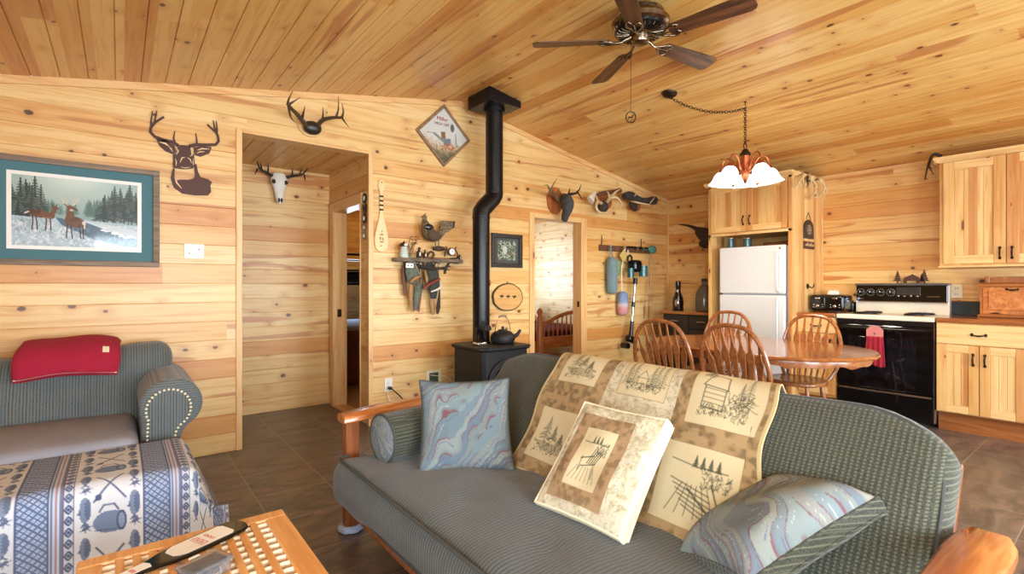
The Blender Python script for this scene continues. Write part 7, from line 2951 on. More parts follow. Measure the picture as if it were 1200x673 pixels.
# framed wildlife photograph
FPH = thing('framed_photograph', 'small black framed woodland photograph between the pipe and the bright doorway', 'picture', (3.265, YA, 1.44))
x0, x1, z0, z1 = 3.06, 3.47, 1.435, 1.795
frame_boxes(FPH, 'frame', 'darkframe', x0, x1, z0, z1, 0.045, 0.002, 0.028)
bx('mat_board', simple('grey mat', lin(74, 74, 70), 0.8), FPH, (x0 + 0.04, x1 - 0.04, YA - 0.010, YA - 0.003, z0 + 0.04, z1 - 0.04), 0)
cv = Cv(90, 76, (92, 108, 84))
n1, n2 = vnoise(90, 76, 9), vnoise(90, 76, 4)
cv.put((n1 > 0.5), (150, 164, 140), 0.8)
cv.put((n2 > 0.62), (52, 66, 52), 0.8)
cv.put((n2 < 0.3), (186, 196, 190), 0.7)
cv.ell(34, 40, 12, 15, (204, 206, 200), 0.8)
cv.ell(58, 26, 14, 8, (96, 84, 70), 0.8)
for i in range(10):
    cv.line([(8 + 8 * i, 0), (10 + 8 * i, 76)], 1.5, (60, 66, 54), 0.5)
O('photograph', wallcv(cv, x0 + 0.085, x1 - 0.085, z0 + 0.08, z1 - 0.075, 0.0108), M['paintgloss'], FPH)

# oval wood slice with three dark ducks
OP = thing('oval_plaque', 'oval bark edged wood slice with three dark flying ducks', 'plaque', (3.27, YA, 0.975))
cxp, czp = 3.272, 1.118
_, pts = plaque_disc(cxp, czp, 0.205, 0.150, M['bark'], OP, 0.022)
mb = MB()
mb.prism([(cxp + (a - cxp) * 0.93, czp + (b - czp) * 0.92) for a, b in pts], 0.020, 0.026, WALLM)
O('wood_face', mb, wood('yellow wood slice', lin(206, 154, 88), lin(224, 178, 112), 0, 0.4), OP, bevel=0.002, angle=30)
mb = MB()
mb.tube([(cxp, YA - 0.001, czp + 0.15), (cxp, YA - 0.014, czp + 0.166)], 0.005, 8)
O('hanging_loop', mb, M['bronze'], OP)
for i in range(3):
    x = cxp - 0.088 + 0.085 * i
    z = czp + 0.01 - 0.004 * i
    sh = [(-0.036, 0.008), (-0.02, 0.012), (-0.004, 0.008), (0.006, 0.024), (0.014, 0.008), (0.036, 0.004), (0.02, -0.003), (0.004, -0.008), (-0.008, -0.020), (-0.012, -0.004), (-0.03, 0.002)]
    mb = MB()
    mb.prism([(x + a, z + b) for a, b in sh], 0.0255, 0.029, WALLM)
    O('duck', mb, M['hide'], OP, smooth=False)

# ------------------------------------------------------------------ antler mounts over the bedroom doorway
A1 = thing('antler_mount', 'antlers on an orange oval plaque with a dark hanging cape above the bright doorway', 'antlers', (4.05, YA, 2.0))
plaque_disc(3.967, 2.225, 0.125, 0.155, wood('orange plaque wood', lin(150, 82, 40), lin(184, 110, 58), 2, 0.3), A1, 0.024)
mb = MB()
P = spline([(4.022, 4.160, 2.264), (3.998, 4.080, 2.192), (3.982, 4.050, 2.119), (3.985, 4.080, 2.055), (3.997, 4.120, 1.987)], 4)
mb.tube(P, [0.05, 0.06, 0.075, 0.088, 0.096, 0.10, 0.10, 0.096, 0.088, 0.08, 0.072, 0.066, 0.062, 0.06, 0.058, 0.055, 0.045], 14, None, 0.7)
O('cape', mb, simple('dark grey fur', lin(66, 68, 66), 0.9, 0, 0.95, 22, 1.0), A1)
mb = beam([(3.973, 4.180, 2.212), (3.832, 4.100, 2.254), (3.688, 4.000, 2.270), (3.604, 3.950, 2.280)], 0.026, 0.010)
tine(mb, [(3.657, 3.980, 2.273), (3.679, 3.950, 2.344), (3.732, 3.960, 2.404)], 0.013)
tine(mb, [(3.688, 4.000, 2.270), (3.595, 3.940, 2.232), (3.541, 3.920, 2.196)], 0.012)
tine(mb, [(3.832, 4.100, 2.254), (3.827, 4.040, 2.292), (3.828, 4.020, 2.327)], 0.012)
tine(mb, [(3.626, 3.960, 2.280), (3.580, 3.950, 2.314), (3.522, 3.940, 2.296)], 0.011)
O('antler', mb, M['antler'], A1)
mb = beam([(4.055, 4.180, 2.250), (4.045, 4.100, 2.282), (4.061, 4.020, 2.287), (4.075, 3.980, 2.293)], 0.022, 0.010)
tine(mb, [(4.068, 4.000, 2.290), (4.092, 3.970, 2.332), (4.109, 3.960, 2.390)], 0.013)
tine(mb, [(4.075, 3.980, 2.293), (4.085, 3.950, 2.251), (4.102, 3.940, 2.203)], 0.011)
tine(mb, [(4.045, 4.100, 2.282), (4.026, 4.060, 2.328), (4.023, 4.050, 2.355)], 0.012)
O('antler', mb, M['hide'], A1)

A2 = thing('antler_mount', 'pale curved antlers round a dark cap, middle of the trophies over the rail', 'antlers', (4.85, YA, 2.2))
plaque_disc(4.805, 2.307, 0.15, 0.11, M['oak'], A2, 0.02)
mb = MB()
mb.ell((4.648, 4.120, 2.206), (0.075, 0.07, 0.075), None, 16, 10)
O('skull_cap', mb, M['hide'], A2)
mb = MB()
P = spline([(4.526, 4.120, 2.365), (4.430, 4.080, 2.297), (4.393, 4.080, 2.247)], 5)
mb.tube(P, [0.02 + 0.05 * (i / (len(P) - 1)) for i in range(len(P))], 12, None, 0.5)
O('palm', mb, M['bone'], A2)['label'] = 'pale broad palm of the antler'
mb = beam([(4.729, 4.150, 2.233), (4.482, 4.040, 2.236), (4.379, 3.980, 2.158), (4.431, 3.980, 2.108), (4.558, 4.000, 2.111), (4.689, 4.020, 2.146)], 0.021, 0.008)
tine(mb, [(4.482, 4.040, 2.236), (4.409, 4.000, 2.284), (4.379, 4.000, 2.330)], 0.013)
O('antler', mb, M['antlerpale'], A2)
mb = beam([(4.745, 4.150, 2.267), (4.724, 4.050, 2.314), (4.776, 4.000, 2.313), (4.831, 3.980, 2.254), (4.839, 4.000, 2.194)], 0.021, 0.007)
tine(mb, [(4.724, 4.050, 2.314), (4.803, 4.050, 2.391), (4.953, 4.080, 2.461)], 0.022)
tine(mb, [(4.727, 4.080, 2.298), (4.677, 4.050, 2.361), (4.657, 4.060, 2.397)], 0.014)
O('antler', mb, M['antlerpale'], A2)
mb = beam([(4.644, 4.200, 2.358), (4.736, 4.170, 2.396), (4.861, 4.140, 2.416), (4.985, 4.120, 2.449)], 0.020, 0.030)
O('hide_strip', mb, leather, A2)

A3 = thing('antler_mount', 'dark fur wrapped antler base on a small plaque, rightmost trophy over the rail', 'antlers', (5.5, YA, 2.25))
plaque_disc(5.434, 2.338, 0.11, 0.11, M['oak'], A3, 0.02)
mb = MB()
P = spline([(4.978, 4.060, 2.365), (5.095, 4.060, 2.383), (5.232, 4.060, 2.360), (5.409, 4.060, 2.350), (5.611, 4.060, 2.377)], 5)
mb.tube(P, [0.035 + 0.022 * math.sin(PI * i / (len(P) - 1) * 1.3 + 0.4) ** 2 for i in range(len(P))], 12)
O('dark_antler', mb, simple('dark fur', lin(54, 46, 40), 0.85, 0, 0.95, 24, 1.0), A3)
mb = MB()
P = spline([(5.260, 4.150, 2.364), (5.282, 4.140, 2.287), (5.330, 4.150, 2.236)], 4)
mb.tube(P, [0.05, 0.055, 0.06, 0.06, 0.055, 0.05, 0.045, 0.04, 0.03], 12, None, 0.7)
O('base_block', mb, M['hide'], A3)
mb = beam([(5.162, 4.100, 2.336), (5.198, 4.020, 2.301), (5.311, 4.000, 2.294), (5.423, 3.990, 2.293)], 0.014, 0.006)
tine(mb, [(5.436, 4.000, 2.318), (5.509, 4.000, 2.381), (5.537, 4.000, 2.418)], 0.010)
tine(mb, [(5.112, 4.020, 2.363), (5.138, 4.000, 2.395), (5.155, 4.000, 2.430)], 0.010)
O('antler', mb, M['antlerpale'], A3)

# ------------------------------------------------------------------ hook rail with hanging household things
HR = thing('hook_rail', 'brown wooden rail of hooks on the wall right of the bright doorway', 'hook rail', (5.25, YA, 1.7))
RZ0 = 1.715
bx('board', leather, HR, (4.72, 5.75, YA - 0.02, YA - 0.001, RZ0 - 0.035, RZ0 + 0.04), 0.004)
for x in (4.86, 5.13, 5.40, 5.52, 5.64):
    mb = MB()
    mb.tube(spline([(x, YA - 0.02, RZ0 + 0.0), (x, YA - 0.06, RZ0 - 0.015), (x, YA - 0.075, RZ0 + 0.005), (x, YA - 0.08, RZ0 + 0.03)], 4), 0.007, 8)
    mb.ell((x, YA - 0.08, RZ0 + 0.035), 0.013, None, 10, 8)
    O('hook', mb, M['chrome'], HR)
for x in (4.76, 5.55):
    mb = MB()
    mb.tube([(x, YA - 0.012, RZ0 + 0.03), (x + 0.005, YA - 0.02, RZ0 + 0.10), (x + 0.002, YA - 0.015, RZ0 + 0.16)], [0.007, 0.006, 0.004], 7)
    O('peg', mb, M['bronze'], HR)
bx('black_bar', 'black', HR, (5.25, 5.66, YA - 0.05, YA - 0.02, RZ0 + 0.018, RZ0 + 0.045), 0.004)

bgm = simple('blue grey quilted cloth', lin(112, 136, 144), 0.9, 0, 0.3, 60, 0.3)
BH = thing('bag_holder', 'blue grey cloth tube bag holder hanging leftmost on the hook rail', 'bag holder', (4.87, YA - 0.08, 1.15))
mb = MB()
mb.lathe([(0.03, 1.135), (0.055, 1.15), (0.068, 1.20), (0.071, 1.38), (0.066, 1.54), (0.05, 1.585), (0.03, 1.60)], 24, T(4.875, YA - 0.085, 0), lambda t, i: 0.04 * math.sin(6 * t + i))
O('tube_body', mb, bgm, BH)
mb = MB()
mb.tube(spline([(4.845, YA - 0.085, 1.59), (4.85, YA - 0.08, 1.66), (4.86, YA - 0.078, 1.745), (4.875, YA - 0.08, 1.66), (4.90, YA - 0.085, 1.59)], 4), 0.006, 6)
O('hanging_loop', mb, bgm, BH)
yl = simple('yellow cloth', lin(206, 176, 96), 0.9, 0, 0.2, 50)
gn = simple('green and yellow cloth', lin(140, 160, 104), 0.9, 0, 0.5, 30)
PH_ = thing('pot_holder', 'yellow square pot holder hung by its corner on the hook rail', 'pot holder', (5.10, YA - 0.07, 1.5))
F = frame((5.10, YA - 0.088, 1.625), (0.74, 0, 0.67), (-0.67, 0, 0.74), (0, -1, 0))
mb = MB()
mb.softbox((0.125, 0.115, 0.012), 0.005, (4, 4, 1), F)
O('pad', mb, yl, PH_)
mb = MB()
mb.ring([(5.125 + 0.014 * math.cos(a), YA - 0.082, 1.725 + 0.022 * math.sin(a)) for a in [2 * PI * i / 14 for i in range(14)]], 0.003, 6)
O('loop', mb, yl, PH_)
PH2 = thing('pot_holder', 'green and yellow cloth hanging below the yellow pot holder', 'pot holder', (5.09, YA - 0.06, 1.4))
mb = MB()
mb.softbox((0.13, 0.012, 0.20), 0.005, (4, 1, 5), T(5.055, YA - 0.025, 1.47), lambda x, y, z, q: (q.x + 0.02 * z, q.y + 0.006 * math.sin(5 * z), q.z))
O('pad', mb, gn, PH2)
mb = MB()
mb.box(5.015, 5.10, YA - 0.0325, YA - 0.0305, 1.43, 1.45)
O('stripe', mb, yl, PH2, smooth=False)
DU = thing('duster', 'fluffy blue and pink duster on a white stick hanging on the hook rail', 'duster', (5.17, YA - 0.08, 0.9))
mb = MB()
mb.tube([(5.13, YA - 0.088, 1.715), (5.085, YA - 0.065, 1.45), (5.085, YA - 0.075, 1.15)], 0.006, 8)
O('stick', mb, M['plastic'], DU)
du = G('duster fibre', 0.95, spec=0.1)
zz = du.sep(du.obj())[2]
nzd = du.noise(du.obj(), 90, 2)
du.base(du.mix(du.ma('MULTIPLY', nzd, 0.35), du.ramp(du.ma('ADD', du.ma('MULTIPLY', du.ma('ADD', zz, 0.02), 3.2), du.ma('MULTIPLY', nzd, 0.12)), [(0.0, lin(200, 112, 122)), (0.28, lin(206, 120, 130)), (0.42, lin(196, 188, 196)), (0.56, lin(96, 130, 176)), (1.0, lin(70, 112, 166))]), lin(240, 240, 240)))
du.bump(nzd, 0.8, 0.01)
mb = MB()
mb.lathe([(0.02, 0.86), (0.055, 0.875), (0.068, 0.92), (0.066, 1.00), (0.068, 1.08), (0.06, 1.14), (0.03, 1.165)], 26, T(5.085, YA - 0.085, 0), lambda t, i: 0.08 * math.sin(7 * t + 2 * i))
O('fluffy_head', mb, du.m, DU)
# cordless stick vacuum
VC = thing('stick_vacuum', 'black and teal cordless stick vacuum hanging on the hook rail', 'vacuum cleaner', (5.38, YA - 0.1, 0.42))
tealp = simple('teal translucent plastic', lin(36, 96, 100), 0.2, 0, 0.3)
V1 = [(5.343, 4.160, 1.643), (5.287, 4.130, 1.540), (5.274, 4.120, 1.406)]
mb = MB()
mb.softbox((0.17, 0.15, 0.16), 0.05, (3, 3, 3), T(*(V((5.287, 4.130, 1.495)))))
O('motor_body', mb, M['black'], VC)
mb = MB()
mb.tube([V((5.381, 4.120, 1.430)) + V((0, -0.05, 0.07)), V((5.381, 4.120, 1.430)) + V((0, -0.05, -0.07))], 0.055, 18)
O('dust_bin', mb, tealp, VC)
mb = MB()
mb.tube([V((5.162, 4.120, 1.404)) + V((0, -0.02, 0.06)), V((5.162, 4.120, 1.404)) + V((0, -0.02, -0.06))], 0.042, 16)
O('filter_cup', mb, tealp, VC)
mb = MB()
mb.ring([V((5.183, 4.130, 1.581)) + V((0.042 * math.cos(a), 0, 0.05 * math.sin(a))) for a in [2 * PI * i / 18 for i in range(18)]], 0.012, 8)
O('handle', mb, M['black'], VC)
mb = MB()
mb.ring([V((5.173, 4.150, 1.659)) + V((0.014 * math.cos(a), 0, 0.04 * math.sin(a))) for a in [2 * PI * i / 14 for i in range(14)]], 0.004, 6)
O('hanging_strap', mb, M['plastic'], VC)
p0, p1 = V((5.296, 4.130, 1.339)), V((5.217, 4.130, 0.675))
mb = MB()
mb.tube([p0, p0.lerp(p1, 0.12)], 0.030, 14)
O('wand_socket', mb, M['black'], VC)
for (a, b) in ((0.10, 0.50), (0.53, 0.86)):
    mb = MB()
    mb.tube([p0.lerp(p1, a), p0.lerp(p1, b)], 0.017, 14)
    O('wand', mb, M['chrome'], VC)
mb = MB()
mb.tube([p0.lerp(p1, 0.47), p0.lerp(p1, 0.57)], 0.024, 14)
O('wand_clip', mb, M['black'], VC)
mb = MB()
mb.tube([p0.lerp(p1, 0.84), p1, V((5.200, 4.130, 0.587))], [0.024, 0.026, 0.03], 14)
O('neck', mb, M['black'], VC)
mb = MB()
mb.softbox((0.17, 0.10, 0.09), 0.035, (3, 2, 2), T(*V((5.209, 4.130, 0.543))) @ R(20, 'Y'))
O('floor_head', mb, M['black'], VC)
mb = MB()
pp = V((5.114, 4.130, 0.472))
mb.tube([pp + V((-0.02, -0.05, 0)), pp + V((-0.02, 0.05, 0))], 0.038, 14)
O('roller', mb, M['black'], VC)
# teal cap and two wire forks
TC = thing('teal_whisk_head', 'small round teal thing hung on the right end of the hook rail', 'brush', (5.70, YA - 0.06, 1.7))
mb = MB()
mb.ell((5.70, YA - 0.09, RZ0 + 0.015), (0.075, 0.045, 0.055), None, 18, 10)
O('head', mb, simple('teal bristles', lin(70, 128, 116), 0.8, 0, 0.4, 60, 0.3), TC)
mb = MB()
mb.tube([(5.64, YA - 0.055, RZ0 + 0.01), (5.58, YA - 0.04, RZ0 + 0.01)], 0.01, 8)
O('stub_handle', mb, simple('teal handle', lin(60, 110, 104), 0.4), TC)
for i, (xa, xb, lb) in enumerate(((5.655, 5.62, 'thin wire fork with a pale wooden grip, left one at the rail end'), (5.72, 5.715, 'thin wire fork with a pale wooden grip, right one at the rail end'))):
    fk = thing('roasting_fork', lb, 'fork', (xb, YA - 0.04, 0.85), group='wire forks on the hook rail')
    mb = MB()
    mb.tube(spline([(xa, YA - 0.085, RZ0 + 0.02), (xa + 0.012, YA - 0.05, 1.45), (xb + 0.01, YA - 0.035, 1.0), (xb, YA - 0.035, 0.90)], 4), 0.0035, 6)
    O('wire', mb, M['chrome'], fk)
    mb = MB()
    mb.tube([(xb + 0.002, YA - 0.035, 0.96), (xb, YA - 0.035, 0.90), (xb - 0.004, YA - 0.035, 0.80)], [0.010, 0.013, 0.011], 10)
    O('wooden_grip', mb, tanl, fk)
    mb = MB()
    mb.ring([(xa + 0.010 * math.cos(a), YA - 0.085, RZ0 + 0.028 + 0.012 * math.sin(a)) for a in [2 * PI * j / 12 for j in range(12)]], 0.003, 6)
    O('hanging_ring', mb, M['chrome'], fk)
# ------------------------------------------------------------------ ceiling fan on the ridge
FX, FY = 2.72, 2.08
CF = thing('ceiling_fan', 'five blade brass and walnut ceiling fan hung from the ridge', 'ceiling fan', (FX, FY, 3.07))
TF = T(FX, FY, 0)
mb = MB()
mb.lathe([(0.045, 2.95), (0.16, 2.945), (0.188, 2.96), (0.188, 2.99), (0.15, 3.005), (0.14, 3.04), (0.15, 3.05), (0.15, 3.052)], 36, TF)
O('motor_housing', mb, M['brass'], CF, angle=25)
mb = MB()
mb.lathe([(0.05, 2.918), (0.145, 2.916), (0.168, 2.93), (0.17, 2.95)], 36, TF)
vt = O('vent_ring', mb, M['pipe'], CF, angle=25)
for i in range(30):
    a = 2 * PI * i / 30
    c_, s_ = math.cos(a), math.sin(a)
    m = MB()
    m.tube([(FX + c_ * 0.075, FY + s_ * 0.075, 2.913), (FX + c_ * 0.147, FY + s_ * 0.147, 2.914), (FX + c_ * 0.172, FY + s_ * 0.172, 2.945)], 0.0035, 5)
    O('vent_bar', m, M['brass'], vt)
mb = MB()
mb.lathe([(0.004, 2.846), (0.03, 2.848), (0.054, 2.858), (0.062, 2.878), (0.062, 2.905), (0.075, 2.912), (0.075, 2.92)], 32, TF)
O('hub_cup', mb, M['brass'], CF, angle=40)
BZ = 2.874
for k in range(5):
    t = math.radians(64.6 + 72 * k)
    FBm = TF @ Mx.Rotation(t, 4, 'Z') @ T(0, 0, BZ) @ R(-13, 'X')
    mb = MB()
    w0, w1, x0, x1 = 0.055, 0.074, 0.20, 0.715
    out = [(x0, -w0 * 0.6), (x0 + 0.02, -w0), (x1 - 0.04, -w1), (x1 - 0.012, -w1 * 0.86), (x1, -w1 * 0.55), (x1, w1 * 0.55), (x1 - 0.012, w1 * 0.86), (x1 - 0.04, w1), (x0 + 0.02, w0), (x0, w0 * 0.6)]
    mb.prism(out, -0.004, 0.004, None)
    me_v = mb.v
    bl_ = O('blade', mb, M['walnut'], None, smooth=False, bevel=0.002)
    bl_.parent = CF
    bl_.matrix_local = T(-FX, -FY, -3.07) @ FBm
    # blade iron with two scrolled prongs
    mb = MB()
    for s in (-1, 1):
        mb.tube(spline([(0.125, 0.0, -0.006), (0.16, s * 0.012, -0.012), (0.195, s * 0.036, -0.012), (0.235, s * 0.050, -0.010), (0.265, s * 0.034, -0.008), (0.250, s * 0.016, -0.008)], 4), 0.0065, 7)
    mb.tube(spline([(0.05, 0.0, 0.028), (0.09, 0.0, 0.012), (0.135, 0.0, -0.010), (0.20, 0, -0.010), (0.245, 0, -0.008)], 4), [0.014] * 6 + [0.010] * 5 + [0.006] * 6, 8, None, 0.7)
    o = O('blade_iron', mb, M['brass'], None, angle=60)
    o.parent = bl_
mb = MB()
cx, cy = FX - 0.055, FY + 0.035
mb.tube([(cx, cy, 2.86), (cx, cy, 2.40)], 0.0016, 5)
O('pull_chain', mb, M['bronze'], CF)
mb = MB()
rg = V((0.786, -0.618, 0))
mb.ring([V((cx, cy, 2.362)) + rg * (0.032 * math.cos(a)) + V((0, 0, 0.036 * math.sin(a))) for a in [2 * PI * i / 26 for i in range(26)]], 0.004, 6)
ring = O('pull_ring', mb, M['bronze'], CF)
mb = MB()
Fp = frame((cx, cy, 2.358), rg, (0, 0, 1), rg.cross(V((0, 0, 1))))
deer = [(-.9, .1), (-.4, .35), (.1, .3), (.45, .75), (.4, 1.0), (.55, .8), (.8, 1.0), (.65, .7), (.85, .55), (.6, .45), (.4, 0), (.7, -.5), (.55, -.5), (.25, -.1), (-.3, 0), (-.7, -.55), (-.85, -.5), (-.5, 0)]
mb.prism([(a * 0.026, b * 0.026) for a, b in deer], -0.002, 0.002, Fp)
mb.tube([Fp @ V((0, -0.013, 0)), Fp @ V((0, -0.034, 0))], 0.002, 5)
O('deer_silhouette', mb, M['bronze'], ring, smooth=False)

# ------------------------------------------------------------------ swag chandelier over the dining table
HX, HY = 4.20, 2.12
CH = thing('chandelier', 'five light copper chandelier with lit white glass shades over the dining table', 'chandelier', (HX, HY, 2.4))
zh = zc(HX)


def chain(p, q, sag, n, r=0.011):
    """links alternating edge on and face on"""
    P = []
    for i in range(n + 1):
        t = i / n
        a = V(p).lerp(V(q), t)
        a.z -= sag * 4 * t * (1 - t)
        P.append(a)
    mb = MB()
    for i in range(n):
        a, b = P[i], P[i + 1]
        d = (b - a)
        L = d.length * 0.5 + 0.004
        d.normalize()
        u = V((0, 0, 1)) if abs(d.z) < 0.8 else V((1, 0, 0))
        s = (u - d * u.dot(d)).normalized()
        if i % 2:
            s = d.cross(s)
        c = (a + b) / 2
        mb.ring([c + d * (L * math.cos(w)) + s * (r * math.sin(w)) for w in [2 * PI * k / 10 for k in range(10)]], 0.0028, 5)
    return mb


cxp, cyp = 3.72, 2.54
cz_ = zc(cxp)
sl = math.atan(SL)
mb = MB()
mb.lathe([(0.004, -0.034), (0.02, -0.033), (0.048, -0.024), (0.064, -0.008), (0.066, 0.0)], 28, T(cxp, cyp, cz_ - 0.001) @ Mx.Rotation(sl, 4, 'Y'))
O('ceiling_canopy', mb, M['bronze'], CH, angle=50)
hook = V((HX, HY, zh - 0.055))
mb = MB()
mb.tube([V((HX, HY, zh - 0.001)), V((HX, HY, zh - 0.03))] + [V((HX, HY, zh - 0.045)) + V((0.014 * math.sin(a), 0, 0.014 * math.cos(a))) for a in [0.2 + 0.4 * k for k in range(11)]], 0.003, 6)
mb.lathe([(0.012, 0), (0.012, 0.004)], 12, T(HX, HY, zh - 0.006))
O('swag_hook', mb, M['bronze'], CH)
O('swag_chain', chain((cxp, cyp, cz_ - 0.034), hook, 0.075, 30), M['bronze'], CH)['kind'] = 'stuff'
O('hanging_chain', chain(hook, (HX, HY, 2.45), 0.0, 15), M['bronze'], CH)['kind'] = 'stuff'
mb = MB()
mb.ring([(HX + 0.026 * math.cos(a), HY, 2.435 + 0.028 * math.sin(a)) for a in [2 * PI * i / 18 for i in range(18)]], 0.004, 6)
O('top_loop', mb, M['bronze'], CH)
TH = T(HX, HY, 0)
mb = MB()
mb.lathe([(0.006, 2.41), (0.022, 2.405), (0.030, 2.385), (0.044, 2.372), (0.046, 2.358), (0.034, 2.35)][::-1], 24, TH)
O('top_cap', mb, M['bronze'], CH)
mb = MB()
mb.lathe([(0.004, 2.115), (0.012, 2.125), (0.02, 2.15), (0.03, 2.17), (0.036, 2.20), (0.030, 2.23), (0.034, 2.30), (0.038, 2.35)], 24, TH)
O('body', mb, M['copper'], CH)
sh = bpy.data.materials.new('lit white glass shade')
sh.use_nodes = True
nt_ = sh.node_tree
b_ = nt_.nodes['Principled BSDF']
b_.inputs['Base Color'].default_value = lin(250, 246, 238)
b_.inputs['Roughness'].default_value = 0.3
nzt = nt_.nodes.new('ShaderNodeTexNoise')
nzt.inputs['Scale'].default_value = 30
rmp = nt_.nodes.new('ShaderNodeValToRGB')
rmp.color_ramp.elements[0].color = (1.0, 0.93, 0.82, 1)
rmp.color_ramp.elements[1].color = (1.0, 0.97, 0.92, 1)
nt_.links.new(nzt.outputs[0], rmp.inputs[0])
nt_.links.new(rmp.outputs[0], b_.inputs['Emission Color'])
b_.inputs['Emission Strength'].default_value = 2.6
for k in range(5):
    t = math.radians(27 + 72 * k)
    c_, s_ = math.cos(t), math.sin(t)

    def q(r, z):
        return (HX + c_ * r, HY + s_ * r, z)
    mb = MB()
    mb.tube(spline([q(0.03, 2.215), q(0.06, 2.24), q(0.085, 2.30), q(0.12, 2.342), q(0.16, 2.345), q(0.188, 2.31), q(0.19, 2.26)], 5), 0.0065, 8)
    mb.tube(spline([q(0.035, 2.29), q(0.06, 2.27), q(0.075, 2.285), q(0.066, 2.30)], 4), 0.004, 6)
    ar_ = O('arm', mb, M['copper'], CH)
    mb = MB()
    mb.lathe([(0.034, 2.222), (0.034, 2.24), (0.024, 2.262), (0.01, 2.272)], 18, T(HX + c_ * 0.19, HY + s_ * 0.19, 0))
    O('shade_holder', mb, M['copper'], ar_)
    tilt = T(HX + c_ * 0.19, HY + s_ * 0.19, 2.235) @ Mx.Rotation(t, 4, 'Z') @ R(-10, 'Y') @ T(0, 0, -2.235)
    mb = MB()
    mb.lathe([(0.026, 2.235), (0.042, 2.225), (0.058, 2.20), (0.068, 2.165), (0.082, 2.135), (0.100, 2.116)], 28, tilt, lambda w, i: 0.025 * (i / 5) ** 2 * math.cos(8 * w))
    mb.f = mb.f[:-2]
    s_o = O('glass_shade', mb, sh, ar_)
    m = s_o.modifiers.new('Solidify', 'SOLIDIFY')
    m.thickness = 0.003
    L = bpy.data.lights.new('chandelier_bulb', 'POINT')
    L.energy = CHW
    L.color = (1.0, 0.86, 0.66)
    L.shadow_soft_size = 0.03
    lo = bpy.data.objects.new('chandelier_bulb', L)
    COL.objects.link(lo)
    p = tilt @ V((0, 0, 2.15))
    lo.location = p

# ------------------------------------------------------------------ the bright bedroom: bed with an arched spindle footboard
BD = thing('spindle_bed', 'wooden bed with an arched spindle footboard in the bright bedroom', 'bed', (5.25, 6.2, 0))
FYB = 5.20
for x in (4.575, 5.955):
    mb = MB()
    mb.lathe([(0.030, 0.0), (0.045, 0.03), (0.045, 0.80), (0.040, 0.81), (0.028, 0.83), (0.034, 0.85), (0.042, 0.875), (0.036, 0.905), (0.016, 0.925), (0.004, 0.93)], 20, T(x, FYB, 0))
    O('post', mb, M['oakZ'], BD)
    mb = MB()
    mb.box(x - 0.03, x + 0.03, 7.05, 7.11, 0, 0.9)
    O('post', mb, M['oakZ'], BD, smooth=False, bevel=0.006)


def az(x):
    return 0.66 + 0.19 * math.sin(PI * (x - 4.575) / 1.38)


mb = MB()
xs = [4.61 + 1.31 * i / 30 for i in range(31)]
mb.tube([(x, FYB, az(x)) for x in xs], 0.028, 8, None, 0.7)
O('arched_rail', mb, M['oak'], BD)
bx('lower_rail', 'oak', BD, (4.60, 5.93, FYB - 0.018, FYB + 0.018, 0.36, 0.52), 0.006)
for i in range(15):
    x = 4.655 + 0.0875 * i
    mb = MB()
    mb.tube([(x, FYB, 0.51), (x, FYB, 0.56), (x, FYB, (0.52 + az(x)) / 2), (x, FYB, az(x))], [0.008, 0.011, 0.013, 0.008], 8)
    O('spindle', mb, M['oakZ'], BD)
for x in (4.575, 5.955):
    bx('side_rail', 'oak', BD, (x - 0.014, x + 0.014, FYB + 0.03, 7.06, 0.30, 0.46), 0.004)
bx('headboard', 'oak', BD, (4.60, 5.93, 7.06, 7.10, 0.35, 1.0), 0.01)
MT = thing('mattress', 'mattress with a dark plaid cover on the spindle bed', 'mattress', (5.26, 6.15, 0.4))
pl = G('dark plaid', 0.95, spec=0.1)
xyz = pl.sep(pl.obj())
pa = pl.ma('GREATER_THAN', pl.ma('SINE', pl.ma('MULTIPLY', xyz[0], 60.0)), 0.2)
pb = pl.ma('GREATER_THAN', pl.ma('SINE', pl.ma('MULTIPLY', xyz[1], 60.0)), 0.2)
pl.base(pl.mix(pl.ma('MULTIPLY', pl.ma('ADD', pa, pb), 0.5), lin(96, 36, 42), lin(44, 34, 40)))
mb = MB()
mb.softbox((1.30, 1.78, 0.22), 0.06, (6, 8, 3), T(5.265, 6.13, 0.49))
O('cover', mb, pl.m, MT)
mb = MB()
mb.softbox((1.1, 0.40, 0.14), 0.06, (6, 4, 2), T(5.265, 6.75, 0.675))
tag(O('bed_pillow', mb, M['plastic']), 'white bed pillow at the head of the spindle bed', 'pillow')

# ------------------------------------------------------------------ bunk bed seen through the hall door
BK = thing('bunk_bed', 'black metal bunk bed seen through the half hidden hall door', 'bed', (2.8, 6.6, 0))
bl0, bl1, by0, by1 = 2.06, 3.40, 5.95, 7.4
for x in (bl0, bl1 - 0.03):
    for y in (by0, by1):
        mb = MB()
        mb.tube([(x, y, 0.0), (x, y, 0.9), (x, y, 1.72)], 0.022, 12)
        O('post', mb, M['black'], BK)
for z in (0.36, 1.26, 1.40, 1.62):
    for y in (by0, by1):
        mb = MB()
        mb.tube([(bl0, y, z), (bl1 - 0.03, y, z)], 0.015, 8)
        O('rail', mb, M['black'], BK)
for z in (0.36, 1.26, 1.62):
    mb = MB()
    mb.tube([(bl0, by0, z), (bl0, by1, z)], 0.015, 8)
    O('rail', mb, M['black'], BK)
for x in (2.30, 2.62):
    mb = MB()
    mb.tube([(x, by0 - 0.12, 0.0), (x, by0 - 0.12, 1.60)], 0.013, 8)
    O('ladder_rail', mb, M['black'], BK)
for z in (0.35, 0.65, 0.95, 1.25):
    mb = MB()
    mb.tube([(2.30, by0 - 0.12, z), (2.62, by0 - 0.12, z)], 0.011, 8)
    O('rung', mb, M['black'], BK)
MU = thing('bunk_mattress', 'dark covered mattress on the upper bunk', 'mattress', (2.7, 6.6, 1.3))
mb = MB()
